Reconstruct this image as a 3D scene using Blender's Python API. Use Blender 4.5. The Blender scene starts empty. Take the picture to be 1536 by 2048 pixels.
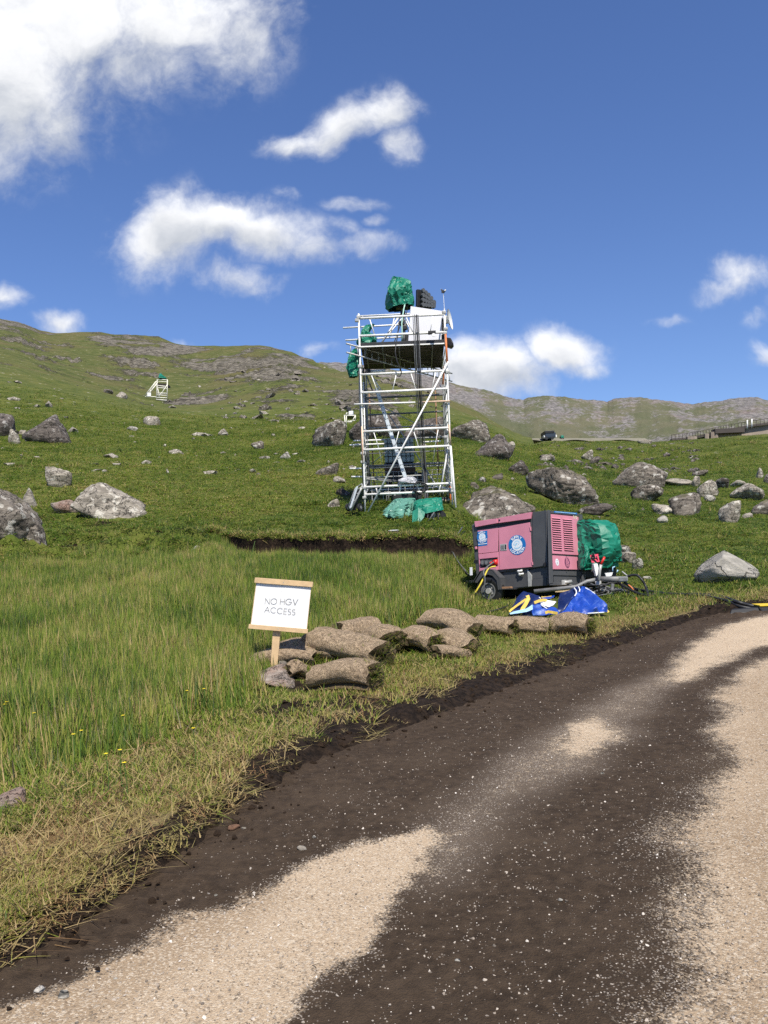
import bpy, bmesh, math, random
import numpy as np
from mathutils import Vector, Matrix, Quaternion

SC = bpy.context.scene
COL = SC.collection
R = math.radians

# ---------------------------------------------------------------- camera
FPX = 1640.0                       # focal length in pixels of the 1536x2048 photograph
PITCH = math.atan(56.0 / FPX)
ROLL = R(2.6)
EYE = np.array((0.0, 0.0, 1.6))
cam_data = bpy.data.cameras.new('camera')
cam = bpy.data.objects.new('camera', cam_data)
COL.objects.link(cam)
cam_data.sensor_fit = 'VERTICAL'
cam_data.sensor_height = 24.0
cam_data.sensor_width = 18.0
cam_data.lens = 24.0 * FPX / 2048.0
cam_data.clip_start = 0.05
cam_data.clip_end = 20000
_F = np.array((0, math.cos(PITCH), math.sin(PITCH)))
_R0 = np.array((1.0, 0, 0)); _U0 = np.array((0, -math.sin(PITCH), math.cos(PITCH)))
_R = _R0 * math.cos(ROLL) - _U0 * math.sin(ROLL)
_U = _U0 * math.cos(ROLL) + _R0 * math.sin(ROLL)
M = Matrix(((_R[0], _U[0], -_F[0], EYE[0]), (_R[1], _U[1], -_F[1], EYE[1]), (_R[2], _U[2], -_F[2], EYE[2]), (0, 0, 0, 1)))
cam.matrix_world = M
SC.camera = cam

def ray(u, v):
    return _F + (u - 768.0) / FPX * _R - (v - 1024.0) / FPX * _U

def P(u, v, d):
    """the place that the photograph's pixel (u, v) shows, d metres ahead"""
    r = ray(u, v)
    return Vector(EYE + r * (d / r[1]))

# ---------------------------------------------------------------- sun and sky
SUN_EL = R(54.0)
SUN_AZ = R(180.0 - 17.0)           # clockwise from +Y; the sun stands behind the camera, a little to the right
sun_dir = Vector((math.sin(SUN_AZ) * math.cos(SUN_EL), math.cos(SUN_AZ) * math.cos(SUN_EL), math.sin(SUN_EL)))
sun_data = bpy.data.lights.new('sun', 'SUN')
sun_data.energy = 5.0
sun_data.angle = R(0.55)
sun_data.color = (1.0, 0.94, 0.83)
sun = bpy.data.objects.new('sun', sun_data)
COL.objects.link(sun)
sun.location = (20, -30, 60)
sun.rotation_euler = sun_dir.to_track_quat('Z', 'Y').to_euler()

vs = SC.view_settings
vs.view_transform = 'Standard'
vs.look = 'None'
vs.exposure = 0.32
vs.gamma = 1.0
vs.use_curve_mapping = False
SC.cycles.use_denoising = False
SC.cycles.max_bounces = 6
SC.cycles.diffuse_bounces = 3
SC.cycles.glossy_bounces = 3
SC.cycles.transmission_bounces = 4
SC.cycles.transparent_max_bounces = 6
SC.cycles.caustics_reflective = False
SC.cycles.caustics_refractive = False

class NT:
    """small helper for building node trees"""
    def __init__(s, tree):
        s.t = tree
        s.t.nodes.clear()
    def n(s, kind, ins=None, **props):
        nd = s.t.nodes.new(kind)
        for k, v in props.items():
            setattr(nd, k, v)
        if ins:
            for k, v in ins.items():
                sock = nd.inputs[k]
                if isinstance(v, bpy.types.NodeSocket):
                    s.t.links.new(v, sock)
                elif isinstance(v, bpy.types.Node):
                    s.t.links.new(v.outputs[0], sock)
                else:
                    sock.default_value = v
        return nd
    def link(s, a, b):
        s.t.links.new(a, b)
    def m(s, op, a, b=None, c=None, clamp=False):
        ins = {0: a}
        if b is not None: ins[1] = b
        if c is not None: ins[2] = c
        return s.n('ShaderNodeMath', ins, operation=op, use_clamp=clamp).outputs[0]
    def vm(s, op, a, b=None):
        ins = {0: a}
        if b is not None: ins[1] = b
        nd = s.n('ShaderNodeVectorMath', ins, operation=op)
        return nd.outputs[1] if op in ('LENGTH', 'DOT_PRODUCT', 'DISTANCE') else nd.outputs[0]
    def noise(s, vec, scale, detail=4.0, rough=0.55, dist=0.0, out=0, lac=2.0):
        nd = s.n('ShaderNodeTexNoise', {'Scale': scale, 'Detail': detail, 'Roughness': rough, 'Distortion': dist, 'Lacunarity': lac})
        if vec is not None: s.link(vec, nd.inputs['Vector'])
        return nd.outputs[out]
    def ramp(s, fac, stops, interp='LINEAR'):
        nd = s.n('ShaderNodeValToRGB', {0: fac})
        cr = nd.color_ramp
        cr.interpolation = interp
        while len(cr.elements) < len(stops):
            cr.elements.new(0.5)
        for e, (p, c) in zip(cr.elements, stops):
            e.position = p
            e.color = (c[0], c[1], c[2], 1) if not isinstance(c, (int, float)) else (c, c, c, 1)
        return nd.outputs[0]
    def mix(s, fac, a, b, mode='MIX'):
        nd = s.n('ShaderNodeMix', data_type='RGBA', blend_type=mode)
        for sock, v in ((nd.inputs[0], fac), (nd.inputs[6], a), (nd.inputs[7], b)):
            if isinstance(v, bpy.types.NodeSocket): s.link(v, sock)
            elif isinstance(v, (int, float)): sock.default_value = v
            else: sock.default_value = (v[0], v[1], v[2], 1)
        return nd.outputs[2]
    def smooth(s, x, a, b):
        nd = s.n('ShaderNodeMapRange', {0: x, 1: a, 2: b, 3: 0.0, 4: 1.0}, interpolation_type='SMOOTHSTEP')
        return nd.outputs[0]
    def attr(s, name, kind='GEOMETRY'):
        return s.n('ShaderNodeAttribute', attribute_name=name, attribute_type=kind)

world = bpy.data.worlds.new('World')
SC.world = world
world.use_nodes = True
w = NT(world.node_tree)
sky = w.n('ShaderNodeTexSky', sky_type='NISHITA')
sky.sun_disc = False
sky.sun_elevation = SUN_EL
sky.sun_rotation = SUN_AZ
sky.altitude = 600
sky.air_density = 1.0
sky.dust_density = 0.15
sky.ozone_density = 3.0
tc = w.n('ShaderNodeTexCoord')
D = tc.outputs['Generated']
# the clear mountain air keeps its blue almost down to the skyline: look the sky up a little above each direction
_dz = w.n('ShaderNodeSeparateXYZ', {0: D}).outputs
_skyv = w.n('ShaderNodeCombineXYZ', {0: _dz[0], 1: _dz[1], 2: w.m('ADD', w.m('MULTIPLY', w.m('MAXIMUM', _dz[2], 0.0), 0.95), 0.075)})
w.link(w.vm('NORMALIZE', _skyv.outputs[0]), sky.inputs['Vector'])
sep = w.n('ShaderNodeSeparateXYZ', {0: D})
dx, dy, dz = sep.outputs
ysafe = w.m('MAXIMUM', dy, 0.05)
gx = w.m('DIVIDE', dx, ysafe)
gz = w.m('DIVIDE', dz, ysafe)
# domain warp so that the cloud edges curl
comb = w.n('ShaderNodeCombineXYZ', {0: gx, 1: gz, 2: 0.37}).outputs[0]
warpv = w.noise(comb, 7.0, 4.0, 0.55, out=1)
warp = w.vm('SCALE', w.vm('SUBTRACT', warpv, (0.5, 0.5, 0.5)))
warp.node.inputs['Scale'].default_value = 0.085
pw = w.vm('ADD', comb, warp)
sp = w.n('ShaderNodeSeparateXYZ', {0: pw})
px_, pz_ = sp.outputs[0], sp.outputs[1]

def sky_xy(u, v):
    r = ray(u, v)
    return r[0] / r[1], r[2] / r[1]

# every cloud in view: pixel of its middle, half axes in pixels, tilt in degrees (counter-clockwise), weight
BLOBS = [
    (60, 60, 330, 210, 20, 1.25), (-40, 230, 230, 150, 0, 1.15), (330, 30, 240, 130, 8, 1.0), (470, 60, 130, 110, 30, .8), (250, 110, 200, 90, 0, .85), (110, 250, 110, 90, 60, .75),
    (-300, 100, 300, 320, 0, 1.2), (560, -30, 90, 60, 30, .75),
    (590, 275, 75, 36, -12, .95), (690, 255, 105, 46, 14, 1.1), (765, 232, 70, 48, 5, 1.15), (790, 290, 46, 56, 60, .8),
    (340, 470, 100, 76, 20, 1.25), (420, 448, 150, 60, -5, 1.2), (525, 472, 120, 52, -14, 1.15), (300, 425, 55, 50, 80, .6), (610, 500, 70, 34, -20, .7),
    (490, 562, 92, 36, -12, .78), (520, 545, 50, 34, 0, .5), (735, 512, 85, 27, -4, .56), (715, 432, 55, 18, -16, .5), (735, 470, 26, 16, 10, .48), (690, 480, 50, 20, -40, .35),
    (118, 642, 58, 28, 3, .95), (5, 605, 46, 34, -12, .8), (645, 702, 50, 26, 10, .62), (365, 680, 40, 16, 0, .55), (590, 392, 40, 22, -30, .35),
    (950, 745, 120, 66, -6, 1.5), (930, 700, 60, 40, 0, .9), (1035, 745, 60, 34, -6, .9), (1118, 706, 74, 46, -4, 1.45), (1160, 735, 60, 26, 0, .8), (870, 700, 60, 46, 0, .7),
    (1490, 548, 72, 40, 5, .82), (1440, 575, 60, 26, 10, .55), (1330, 632, 46, 18, 0, .42), (1522, 625, 36, 24, 30, .45), (1535, 700, 34, 26, 0, .8), (1700, 560, 120, 60, 0, .9),
]
total = None
under = None
for (bu, bv, ra, rb, tilt, wt) in BLOBS:
    cx, cz = sky_xy(bu, bv)
    ca, sa = math.cos(R(tilt) + ROLL), math.sin(R(tilt) + ROLL)
    x = w.m('SUBTRACT', px_, cx)
    z = w.m('SUBTRACT', pz_, cz)
    k1 = FPX / ra; k2 = FPX / rb
    a = w.m('ADD', w.m('MULTIPLY', x, ca * k1), w.m('MULTIPLY', z, sa * k1))
    b = w.m('ADD', w.m('MULTIPLY', x, -sa * k2), w.m('MULTIPLY', z, ca * k2))
    q = w.m('ADD', w.m('MULTIPLY', a, a), w.m('MULTIPLY', b, b))
    g = w.m('MULTIPLY', w.m('POWER', math.e, w.m('MULTIPLY', q, -1.0)), wt)
    total = g if total is None else w.m('MAXIMUM', w.m('MULTIPLY', w.m('ADD', total, g), 0.5), w.m('MAXIMUM', total, g))
    # how far below the middle of its cloud: the underside is greyer
    ub = w.m('MULTIPLY', g, b)
    under = ub if under is None else w.m('ADD', under, ub)
# the sky goes on outside the picture with the same scattered clouds
outside = w.smooth(dy, 0.62, 0.42)
elsewhere = w.smooth(w.noise(D, 3.1, 3.0, 0.5), 0.54, 0.68)
total = w.m('ADD', w.m('MULTIPLY', total, w.smooth(dy, 0.2, 0.4)), w.m('MULTIPLY', elsewhere, outside))
n1 = w.noise(w.vm('MULTIPLY', pw, (1.0, 1.0, 1.0)), 11.0, 10.0, 0.63)
n2 = w.noise(comb, 42.0, 6.0, 0.62)
fb = w.m('ADD', w.m('MULTIPLY', n1, 0.82), w.m('MULTIPLY', n2, 0.18))
dens = w.m('ADD', total, w.m('MULTIPLY', w.m('SUBTRACT', fb, 0.5), 1.95))
alpha = w.m('MULTIPLY', w.smooth(dens, 0.12, 1.12), 0.98)
alpha = w.m('MULTIPLY', alpha, w.smooth(total, 0.05, 0.30))
# lit tops: compare the density with the density a little higher up
up = w.n('ShaderNodeCombineXYZ', {0: gx, 1: w.m('ADD', gz, 0.030), 2: 0.37}).outputs[0]
n_up = w.noise(w.vm('ADD', up, warp), 11.0, 7.0, 0.6)
lit = w.m('SUBTRACT', n1, n_up)
core = w.smooth(dens, 0.75, 1.7)
shade = w.m('ADD', w.m('MULTIPLY', lit, 0.42), w.m('MULTIPLY', under, 0.16))
shade = w.m('SUBTRACT', shade, w.m('MULTIPLY', core, 0.06))
bright = w.m('ADD', 0.86, shade, clamp=False)
bright = w.m('MINIMUM', w.m('MAXIMUM', bright, 0.66), 1.02)
ccol = w.mix(w.smooth(bright, 0.6, 0.9), (0.72, 0.77, 0.86), (0.97, 0.98, 1.0))
cloud_bg = w.n('ShaderNodeBackground', {0: ccol, 1: w.m('MULTIPLY', bright, 0.93)})
hsv = w.n('ShaderNodeHueSaturation', {'Hue': 0.512, 'Saturation': 1.15, 'Value': 1.0, 'Color': sky.outputs[0]})
sky_bg = w.n('ShaderNodeBackground', {0: hsv.outputs[0], 1: 0.127})
mixs = w.n('ShaderNodeMixShader', {0: alpha, 1: sky_bg.outputs[0], 2: cloud_bg.outputs[0]})
wout = w.n('ShaderNodeOutputWorld')
w.link(mixs.outputs[0], wout.inputs[0])

# ---------------------------------------------------------------- naming and linking
def tag(o, label=None, cat=None, group=None, kind=None):
    if label: o['label'] = label
    if cat: o['category'] = cat
    if group: o['group'] = group
    if kind: o['kind'] = kind
    return o

def thing(name, label, cat, loc=(0, 0, 0), group=None):
    o = bpy.data.objects.new(name, None)
    o.empty_display_size = 0.2
    COL.objects.link(o)
    o.location = loc
    return tag(o, label, cat, group)

def mesh_obj(name, verts, faces, mat=None, parent=None, smooth=False, world_space=True, loc=None):
    """one mesh object; verts are world coordinates, moved into the parent's space"""
    me = bpy.data.meshes.new(name)
    if loc is not None:
        off = Vector(loc)
        verts = [Vector(v) - off for v in verts]
    elif parent is not None and world_space:
        off = root_loc(parent)
        verts = [Vector(v) - off for v in verts]
    me.from_pydata([tuple(v) for v in verts], [], faces)
    if smooth:
        me.polygons.foreach_set('use_smooth', [True] * len(me.polygons))
    me.update()
    o = bpy.data.objects.new(name, me)
    COL.objects.link(o)
    if loc is not None: o.location = loc
    if mat: me.materials.append(mat)
    if parent is not None: o.parent = parent
    return o

def root_loc(p):
    v = Vector((0, 0, 0))
    while p is not None:
        v += p.location
        p = p.parent
    return v

def np_mesh(name, co, quads, mat=None, smooth=True, attrs=None, tris=False):
    """large meshes straight from numpy arrays"""
    me = bpy.data.meshes.new(name)
    k = quads.shape[1]
    me.vertices.add(len(co)); me.vertices.foreach_set('co', co.astype(np.float32).ravel())
    me.loops.add(quads.size); me.loops.foreach_set('vertex_index', quads.astype(np.int32).ravel())
    me.polygons.add(len(quads))
    me.polygons.foreach_set('loop_start', np.arange(0, quads.size, k, dtype=np.int32))
    me.polygons.foreach_set('loop_total', np.full(len(quads), k, dtype=np.int32))
    me.polygons.foreach_set('use_smooth', np.full(len(quads), smooth))
    me.update(calc_edges=True)
    for nm, arr in (attrs or {}).items():
        at = me.attributes.new(nm, 'FLOAT', 'POINT')
        at.data.foreach_set('value', arr.astype(np.float32).ravel())
    o = bpy.data.objects.new(name, me)
    COL.objects.link(o)
    if mat: me.materials.append(mat)
    return o

# ---------------------------------------------------------------- small geometry kit
def tube_geo(pts, r, n=8, closed_caps=True, r_end=None):
    """verts, faces of a round tube through pts"""
    pts = [Vector(p) for p in pts]
    V, F = [], []
    prev = None
    m = len(pts)
    for i, p in enumerate(pts):
        t = (pts[min(i + 1, m - 1)] - pts[max(i - 1, 0)])
        if t.length < 1e-9: t = Vector((0, 0, 1))
        t.normalize()
        if prev is None:
            a = Vector((0, 0, 1)) if abs(t.z) < 0.9 else Vector((1, 0, 0))
            s = t.cross(a).normalized()
        else:
            s = (prev - t * prev.dot(t))
            s = s.normalized() if s.length > 1e-6 else t.orthogonal().normalized()
        prev = s
        b = t.cross(s)
        rr = r if r_end is None else r + (r_end - r) * i / max(1, m - 1)
        for k in range(n):
            an = 2 * math.pi * k / n
            V.append(p + (s * math.cos(an) + b * math.sin(an)) * rr)
    for i in range(m - 1):
        for k in range(n):
            k2 = (k + 1) % n
            F.append((i * n + k, i * n + k2, (i + 1) * n + k2, (i + 1) * n + k))
    if closed_caps:
        F.append(tuple(range(n - 1, -1, -1)))
        F.append(tuple(range((m - 1) * n, m * n)))
    return V, F

def tube(name, pts, r, mat, parent=None, n=8, r_end=None):
    V, F = tube_geo(pts, r, n, True, r_end)
    o = mesh_obj(name, V, F, mat, parent)
    for p in o.data.polygons[:-2]: p.use_smooth = True
    return o

class MB:
    """collects shapes for one mesh"""
    def __init__(s): s.V = []; s.F = []
    def add(s, V, F):
        b = len(s.V)
        s.V += [Vector(v) for v in V]
        s.F += [tuple(i + b for i in f) for f in F]
        return s
    def tube(s, pts, r, n=8, r_end=None): return s.add(*tube_geo(pts, r, n, True, r_end))
    def box(s, o, ex, ey, ez):
        """box spanned from corner o by three edge vectors"""
        o = Vector(o); ex = Vector(ex); ey = Vector(ey); ez = Vector(ez)
        V = [o, o + ex, o + ex + ey, o + ey, o + ez, o + ex + ez, o + ex + ey + ez, o + ey + ez]
        F = [(0, 3, 2, 1), (4, 5, 6, 7), (0, 1, 5, 4), (1, 2, 6, 5), (2, 3, 7, 6), (3, 0, 4, 7)]
        if ex.cross(ey).dot(ez) < 0: F = [f[::-1] for f in F]
        return s.add(V, F)
    def cbox(s, c, ex, ey, ez):
        ex = Vector(ex); ey = Vector(ey); ez = Vector(ez)
        return s.box(Vector(c) - (ex + ey + ez) / 2, ex, ey, ez)
    def prism(s, poly, ext):
        """poly: list of points, extruded by ext"""
        n = len(poly); ext = Vector(ext)
        V = [Vector(p) for p in poly] + [Vector(p) + ext for p in poly]
        F = [tuple(range(n - 1, -1, -1)), tuple(range(n, 2 * n))] + [(i, (i + 1) % n, n + (i + 1) % n, n + i) for i in range(n)]
        return s.add(V, F)
    def disc(s, c, a, b, n=24, ext=None, r0=0.0):
        """disc (or ring when r0) spanned by the radius vectors a, b"""
        c = Vector(c); a = Vector(a); b = Vector(b)
        o = [c + a * math.cos(2 * math.pi * k / n) + b * math.sin(2 * math.pi * k / n) for k in range(n)]
        if r0 > 0:
            i_ = [c + (p - c) * r0 for p in o]
            return s.add(o + i_, [(k, (k + 1) % n, n + (k + 1) % n, n + k) for k in range(n)])
        if ext is not None: return s.prism(o, ext)
        return s.add(o, [tuple(range(n))])
    def build(s, name, mat, parent=None, smooth=False, bevel=0.0, loc=None):
        o = mesh_obj(name, s.V, s.F, mat, parent, smooth, loc=loc)
        bm = bmesh.new(); bm.from_mesh(o.data)
        bmesh.ops.recalc_face_normals(bm, faces=bm.faces)
        if bevel > 0:
            bmesh.ops.bevel(bm, geom=[e for e in bm.edges if e.is_manifold and e.calc_face_angle(0) > 0.5], offset=bevel, segments=2, profile=0.6, affect='EDGES', clamp_overlap=True)
        bm.to_mesh(o.data); bm.free()
        return o

# ---------------------------------------------------------------- numpy noise
_rs = np.random.RandomState(11)
_perm = _rs.permutation(512).astype(np.int64)
_perm = np.concatenate([_perm, _perm])
_grad = _rs.normal(size=(512, 3)); _grad /= np.linalg.norm(_grad, axis=1)[:, None]

def pnoise(x, y, z=0.0):
    x, y, z = np.broadcast_arrays(np.asarray(x, float), np.asarray(y, float), np.asarray(z, float))
    xi = np.floor(x).astype(np.int64); yi = np.floor(y).astype(np.int64); zi = np.floor(z).astype(np.int64)
    xf = x - xi; yf = y - yi; zf = z - zi
    f = lambda t: t * t * t * (t * (t * 6 - 15) + 10)
    u, v, q = f(xf), f(yf), f(zf)
    def g(i, j, k):
        h = _perm[(_perm[(_perm[(xi + i) & 511] + yi + j) & 511] + zi + k) & 511]
        gr = _grad[h]
        return gr[..., 0] * (xf - i) + gr[..., 1] * (yf - j) + gr[..., 2] * (zf - k)
    l = lambda a, b, t: a + (b - a) * t
    return l(l(l(g(0, 0, 0), g(1, 0, 0), u), l(g(0, 1, 0), g(1, 1, 0), u), v), l(l(g(0, 0, 1), g(1, 0, 1), u), l(g(0, 1, 1), g(1, 1, 1), u), v), q)

def fbm(x, y, z=0.0, octv=4, gain=0.5, lac=2.03):
    s = 0.0; a = 1.0
    for i in range(octv):
        s = s + a * pnoise(x, y, z + 7.3 * i)
        x = x * lac; y = y * lac; z = z * lac if not np.isscalar(z) or z else z
        a *= gain
    return s

def sstep(x, a, b):
    t = np.clip((x - a) / (b - a), 0, 1)
    return t * t * (3 - 2 * t)

# ================================================================ TERRAIN
# ground heights known along lines of sight: (u, v) in the photograph and metres ahead
CTRL = []
for u in (-700, -300, 0, 300, 560, 768, 950, 1150, 1350, 1536, 1850, 2300):
    for d in (2.2, 3.5, 5.5):
        CTRL.append((u, None, d, 0.0))
CTRL += [
    # u, v, d, (height when v is None)
    (-300, 1350, 9.0), (-300, 1100, 20), (-300, 960, 33), (-300, 820, 75), (-300, 720, 170), (-300, 600, 380),
    (0, 1360, 9.0), (0, 1200, 14.5), (0, 1105, 20), (0, 1000, 28), (0, 905, 45), (0, 835, 68), (0, 750, 135), (0, 700, 220), (0, 636, 380),
    (300, 1370, 8.6), (300, 1200, 13.5), (300, 1105, 20), (300, 1045, 24), (300, 950, 36), (300, 880, 62), (300, 803, 185), (300, 740, 265), (300, 668, 370),
    (545, 1350, 9.5), (600, 1250, 11.5), (600, 1165, 14.5), (560, 1105, 18.8), (560, 1055, 21.5), (560, 960, 33), (560, 890, 58), (560, 800, 160), (560, 740, 260), (560, 694, 340),
    (730, 1030, 23.4), (903, 1012, 23.4), (740, 1006, 26.5), (890, 992, 26.5), (770, 1110, 18.6), (770, 1085, 19.6), (800, 1250, 12.2), (820, 1160, 14.8),
    (815, 950, 33), (815, 880, 50), (815, 840, 85), (815, 800, 160), (800, 755, 240),
    (985, 1195, 16.6), (1130, 1185, 16.4), (950, 1100, 20), (980, 1020, 25), (960, 950, 33), (960, 885, 56), (960, 858, 110), (950, 824, 210),
    (1240, 1195, 16.2), (1200, 1120, 20.5), (1150, 1010, 30), (1150, 950, 44), (1150, 885, 105), (1080, 872, 190), (1150, 905, 80),
    (1350, 1215, 14.2), (1350, 1120, 19.5), (1350, 1010, 32), (1350, 955, 46), (1350, 910, 80), (1350, 882, 112),
    (1536, 1215, 13.0), (1536, 1130, 18.0), (1536, 1010, 31), (1536, 950, 46), (1536, 905, 75), (1536, 870, 108),
    (1850, 1200, 13), (1850, 1100, 20), (1850, 980, 35), (1850, 880, 70), (1850, 840, 108),
]
_pts = []
for c in CTRL:
    if len(c) == 4 and c[1] is None:
        x = ray(c[0], 1150)[0] / ray(c[0], 1150)[1] * c[2]
        _pts.append((x, c[2], c[3]))
    else:
        p = P(*c[:3]); _pts.append((p.x, p.y, p.z))
cx = np.array([(math.atan2(x, y), math.log(math.hypot(x, y)), z / math.hypot(x, y)) for x, y, z in _pts])
extra = []
for th in (-180, -150, -120, -90, 90, 120, 150, 180):          # behind and beside the viewer
    for rr in (1.0, 3.0, 10.0, 40.0, 150.0, 520.0):
        extra.append((R(th), math.log(rr), 0.0 if rr < 12 else 0.03))
for th in (-60, -48, 48, 60):
    for rr, wv in ((2.0, 0.0), (6.0, 0.0), (14.0, 0.03), (40.0, 0.11), (150.0, 0.15), (400.0, 0.17)):
        extra.append((R(th), math.log(rr), wv))
for th in (-180, -140, -100, -60, -25, 0, 25, 60, 100, 140, 180):
    extra.append((R(th), math.log(0.7), 0.0))
cx = np.vstack([cx, np.array(extra)])

def _rb(r2):
    return 0.5 * r2 * np.log(r2 + 1e-9)
_KT = 3.2
_A = np.stack([cx[:, 0] * _KT, cx[:, 1]], 1)
_r2 = ((_A[:, None] - _A[None]) ** 2).sum(-1)
_n = len(cx)
_Kmat = np.zeros((_n + 3, _n + 3))
_Kmat[:_n, :_n] = _rb(_r2) + np.eye(_n) * 0.006
_Q = np.hstack([np.ones((_n, 1)), _A])
_Kmat[:_n, _n:] = _Q; _Kmat[_n:, :_n] = _Q.T
_sol = np.linalg.solve(_Kmat, np.concatenate([cx[:, 2], np.zeros(3)]))

def _rbf(th, lr):
    sh = th.shape
    q = np.stack([th.ravel() * _KT, lr.ravel()], 1)
    out = np.empty(len(q))
    for i in range(0, len(q), 20000):
        b = q[i:i + 20000]
        r2 = ((b[:, None] - _A[None]) ** 2).sum(-1)
        out[i:i + 20000] = _rb(r2) @ _sol[:_n] + _sol[_n] + b @ _sol[_n + 1:]
    return out.reshape(sh)

# the skyline of the near hill: pixel, metres ahead
RIDGE = [(-700, 560, 360), (-300, 592, 370), (-60, 622, 380), (0, 634, 380), (35, 641, 380), (62, 652, 380), (85, 662, 380), (165, 661, 376), (215, 664, 372), (260, 665, 370), (300, 669, 366), (330, 676, 362), (365, 685, 358), (405, 690, 355), (450, 688, 350),
         (500, 687, 345), (545, 690, 340), (575, 697, 335), (605, 709, 325), (640, 724, 310), (675, 737, 290), (720, 745, 270), (760, 749, 250), (800, 753, 240), (850, 773, 230), (900, 797, 220), (950, 822, 212), (1000, 848, 205), (1040, 866, 195), (1065, 876, 170),
         (1090, 880, 120), (1200, 881, 112), (1300, 882, 112), (1380, 878, 110), (1450, 872, 108), (1536, 866, 108), (1700, 850, 108), (1850, 838, 108), (2300, 800, 108)]
_rd = []
for u, v, d in RIDGE:
    p = P(u, v, d); _rd.append((math.atan2(p.x, p.y), math.hypot(p.x, p.y), (p.z - EYE[2]) / math.hypot(p.x, p.y)))
_rd = np.array(_rd)

# grid of base heights in (azimuth, ln r): fast look-up for everything that stands on the ground
TH_N = np.concatenate([np.radians(np.arange(-180, -36, 3.0)), np.radians(np.arange(-36, -29, 0.5)), np.radians(np.arange(-29, 29.01, 0.115)), np.radians(np.arange(29.5, 36.1, 0.5)), np.radians(np.arange(39, 180.1, 3.0))])
LR0, LR1, NR = math.log(0.8), math.log(560.0), 560
LR_N = np.linspace(LR0, LR1, NR)
_thc = np.concatenate([np.radians(np.arange(-180, -36, 4.0)), np.radians(np.arange(-36, 36.01, 0.75)), np.radians(np.arange(40, 180.1, 4.0))])
_lrc = np.linspace(LR0, LR1, 150)
_TH, _LR = np.meshgrid(_thc, _lrc, indexing='ij')
BASE = _rbf(_TH, _LR)
# hold the skyline exactly: lift or lower the far part of each bearing until its highest sight line meets the ridge
for i, th in enumerate(_thc):
    rr = float(np.interp(th, _rd[:, 0], _rd[:, 1])); el = float(np.interp(th, _rd[:, 0], _rd[:, 2]))
    if abs(th) > R(40): continue
    rad = np.exp(_lrc)
    e = BASE[i] - EYE[2] / rad
    lim = math.log(rr)
    wgt = sstep(_lrc, lim - 0.9, lim)
    # elevation at the ridge distance, then falling behind it
    k = float(np.interp(lim, _lrc, e))
    e = e + (el - k) * wgt
    over = np.maximum(0, e - (el - 0.004 * np.maximum(0, (lim - _lrc)) * 6))
    e = e - over
    back = np.maximum(0, _lrc - lim)
    e = np.where(_lrc > lim, el - back * 0.25 - back * back * 0.2, e)
    BASE[i] = e + EYE[2] / rad

def _bilin(grid, ga, gb, a, b):
    ia = np.clip(np.searchsorted(ga, a) - 1, 0, len(ga) - 2)
    ib = np.clip(np.searchsorted(gb, b) - 1, 0, len(gb) - 2)
    fa = np.clip((a - ga[ia]) / (ga[ia + 1] - ga[ia]), 0, 1)
    fb_ = np.clip((b - gb[ib]) / (gb[ib + 1] - gb[ib]), 0, 1)
    return (grid[ia, ib] * (1 - fa) * (1 - fb_) + grid[ia + 1, ib] * fa * (1 - fb_) + grid[ia, ib + 1] * (1 - fa) * fb_ + grid[ia + 1, ib + 1] * fa * fb_)

def z_base(x, y):
    x = np.asarray(x, float); y = np.asarray(y, float)
    r = np.hypot(x, y) + 1e-6
    return _bilin(BASE, _thc, _lrc, np.arctan2(x, y), np.log(r)) * r

def hit(u, v, zf=None):
    """where the sight line of a pixel meets the bare ground"""
    r = ray(u, v)
    t = np.exp(np.linspace(math.log(1.2), math.log(520), 4000)) / r[1]
    q = EYE[None] + r[None] * t[:, None]
    below = q[:, 2] <= (zf or z_base)(q[:, 0], q[:, 1])
    i = int(np.argmax(below)) if below.any() else len(t) - 1
    return Vector(q[i])

# ---- the road: its left edge as the photograph shows it
def flat(u, v):
    return hit(u, v)
EDGE_PX = [(-520, 2150), (-260, 2060), (0, 1962), (90, 1905), (190, 1842), (300, 1762), (400, 1692), (500, 1612), (600, 1540), (700, 1498), (800, 1462), (900, 1425), (1000, 1386), (1100, 1345), (1200, 1308), (1300, 1272), (1390, 1240), (1440, 1228), (1500, 1222), (1560, 1213), (1800, 1196), (2300, 1170)]
EDGE = np.array([tuple(flat(u, v))[:2] for u, v in EDGE_PX])
_ext0 = EDGE[0] + (EDGE[0] - EDGE[1]) / np.linalg.norm(EDGE[0] - EDGE[1]) * 12
_ext1 = EDGE[-1] + (EDGE[-1] - EDGE[-2]) / np.linalg.norm(EDGE[-1] - EDGE[-2]) * 40
EDGE = np.vstack([_ext0, EDGE, _ext1])

def poly_sd(x, y, line):
    """signed distance to an open line: positive on its right-hand side"""
    x = np.asarray(x, float); y = np.asarray(y, float)
    best = np.full(x.shape, 1e18); sgn = np.ones(x.shape)
    for (ax, ay), (bx, by) in zip(line[:-1], line[1:]):
        ex, ey = bx - ax, by - ay
        L2 = ex * ex + ey * ey
        t = np.clip(((x - ax) * ex + (y - ay) * ey) / L2, 0, 1)
        ddx = x - (ax + t * ex); ddy = y - (ay + t * ey)
        d2 = ddx * ddx + ddy * ddy
        cr = ex * (y - ay) - ey * (x - ax)
        m = d2 < best
        best = np.where(m, d2, best); sgn = np.where(m, np.where(cr < 0, 1.0, -1.0), sgn)
    return np.sqrt(best) * sgn

def road_sd(x, y):
    return poly_sd(x, y, EDGE)

ROAD_W = 6.2
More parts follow.
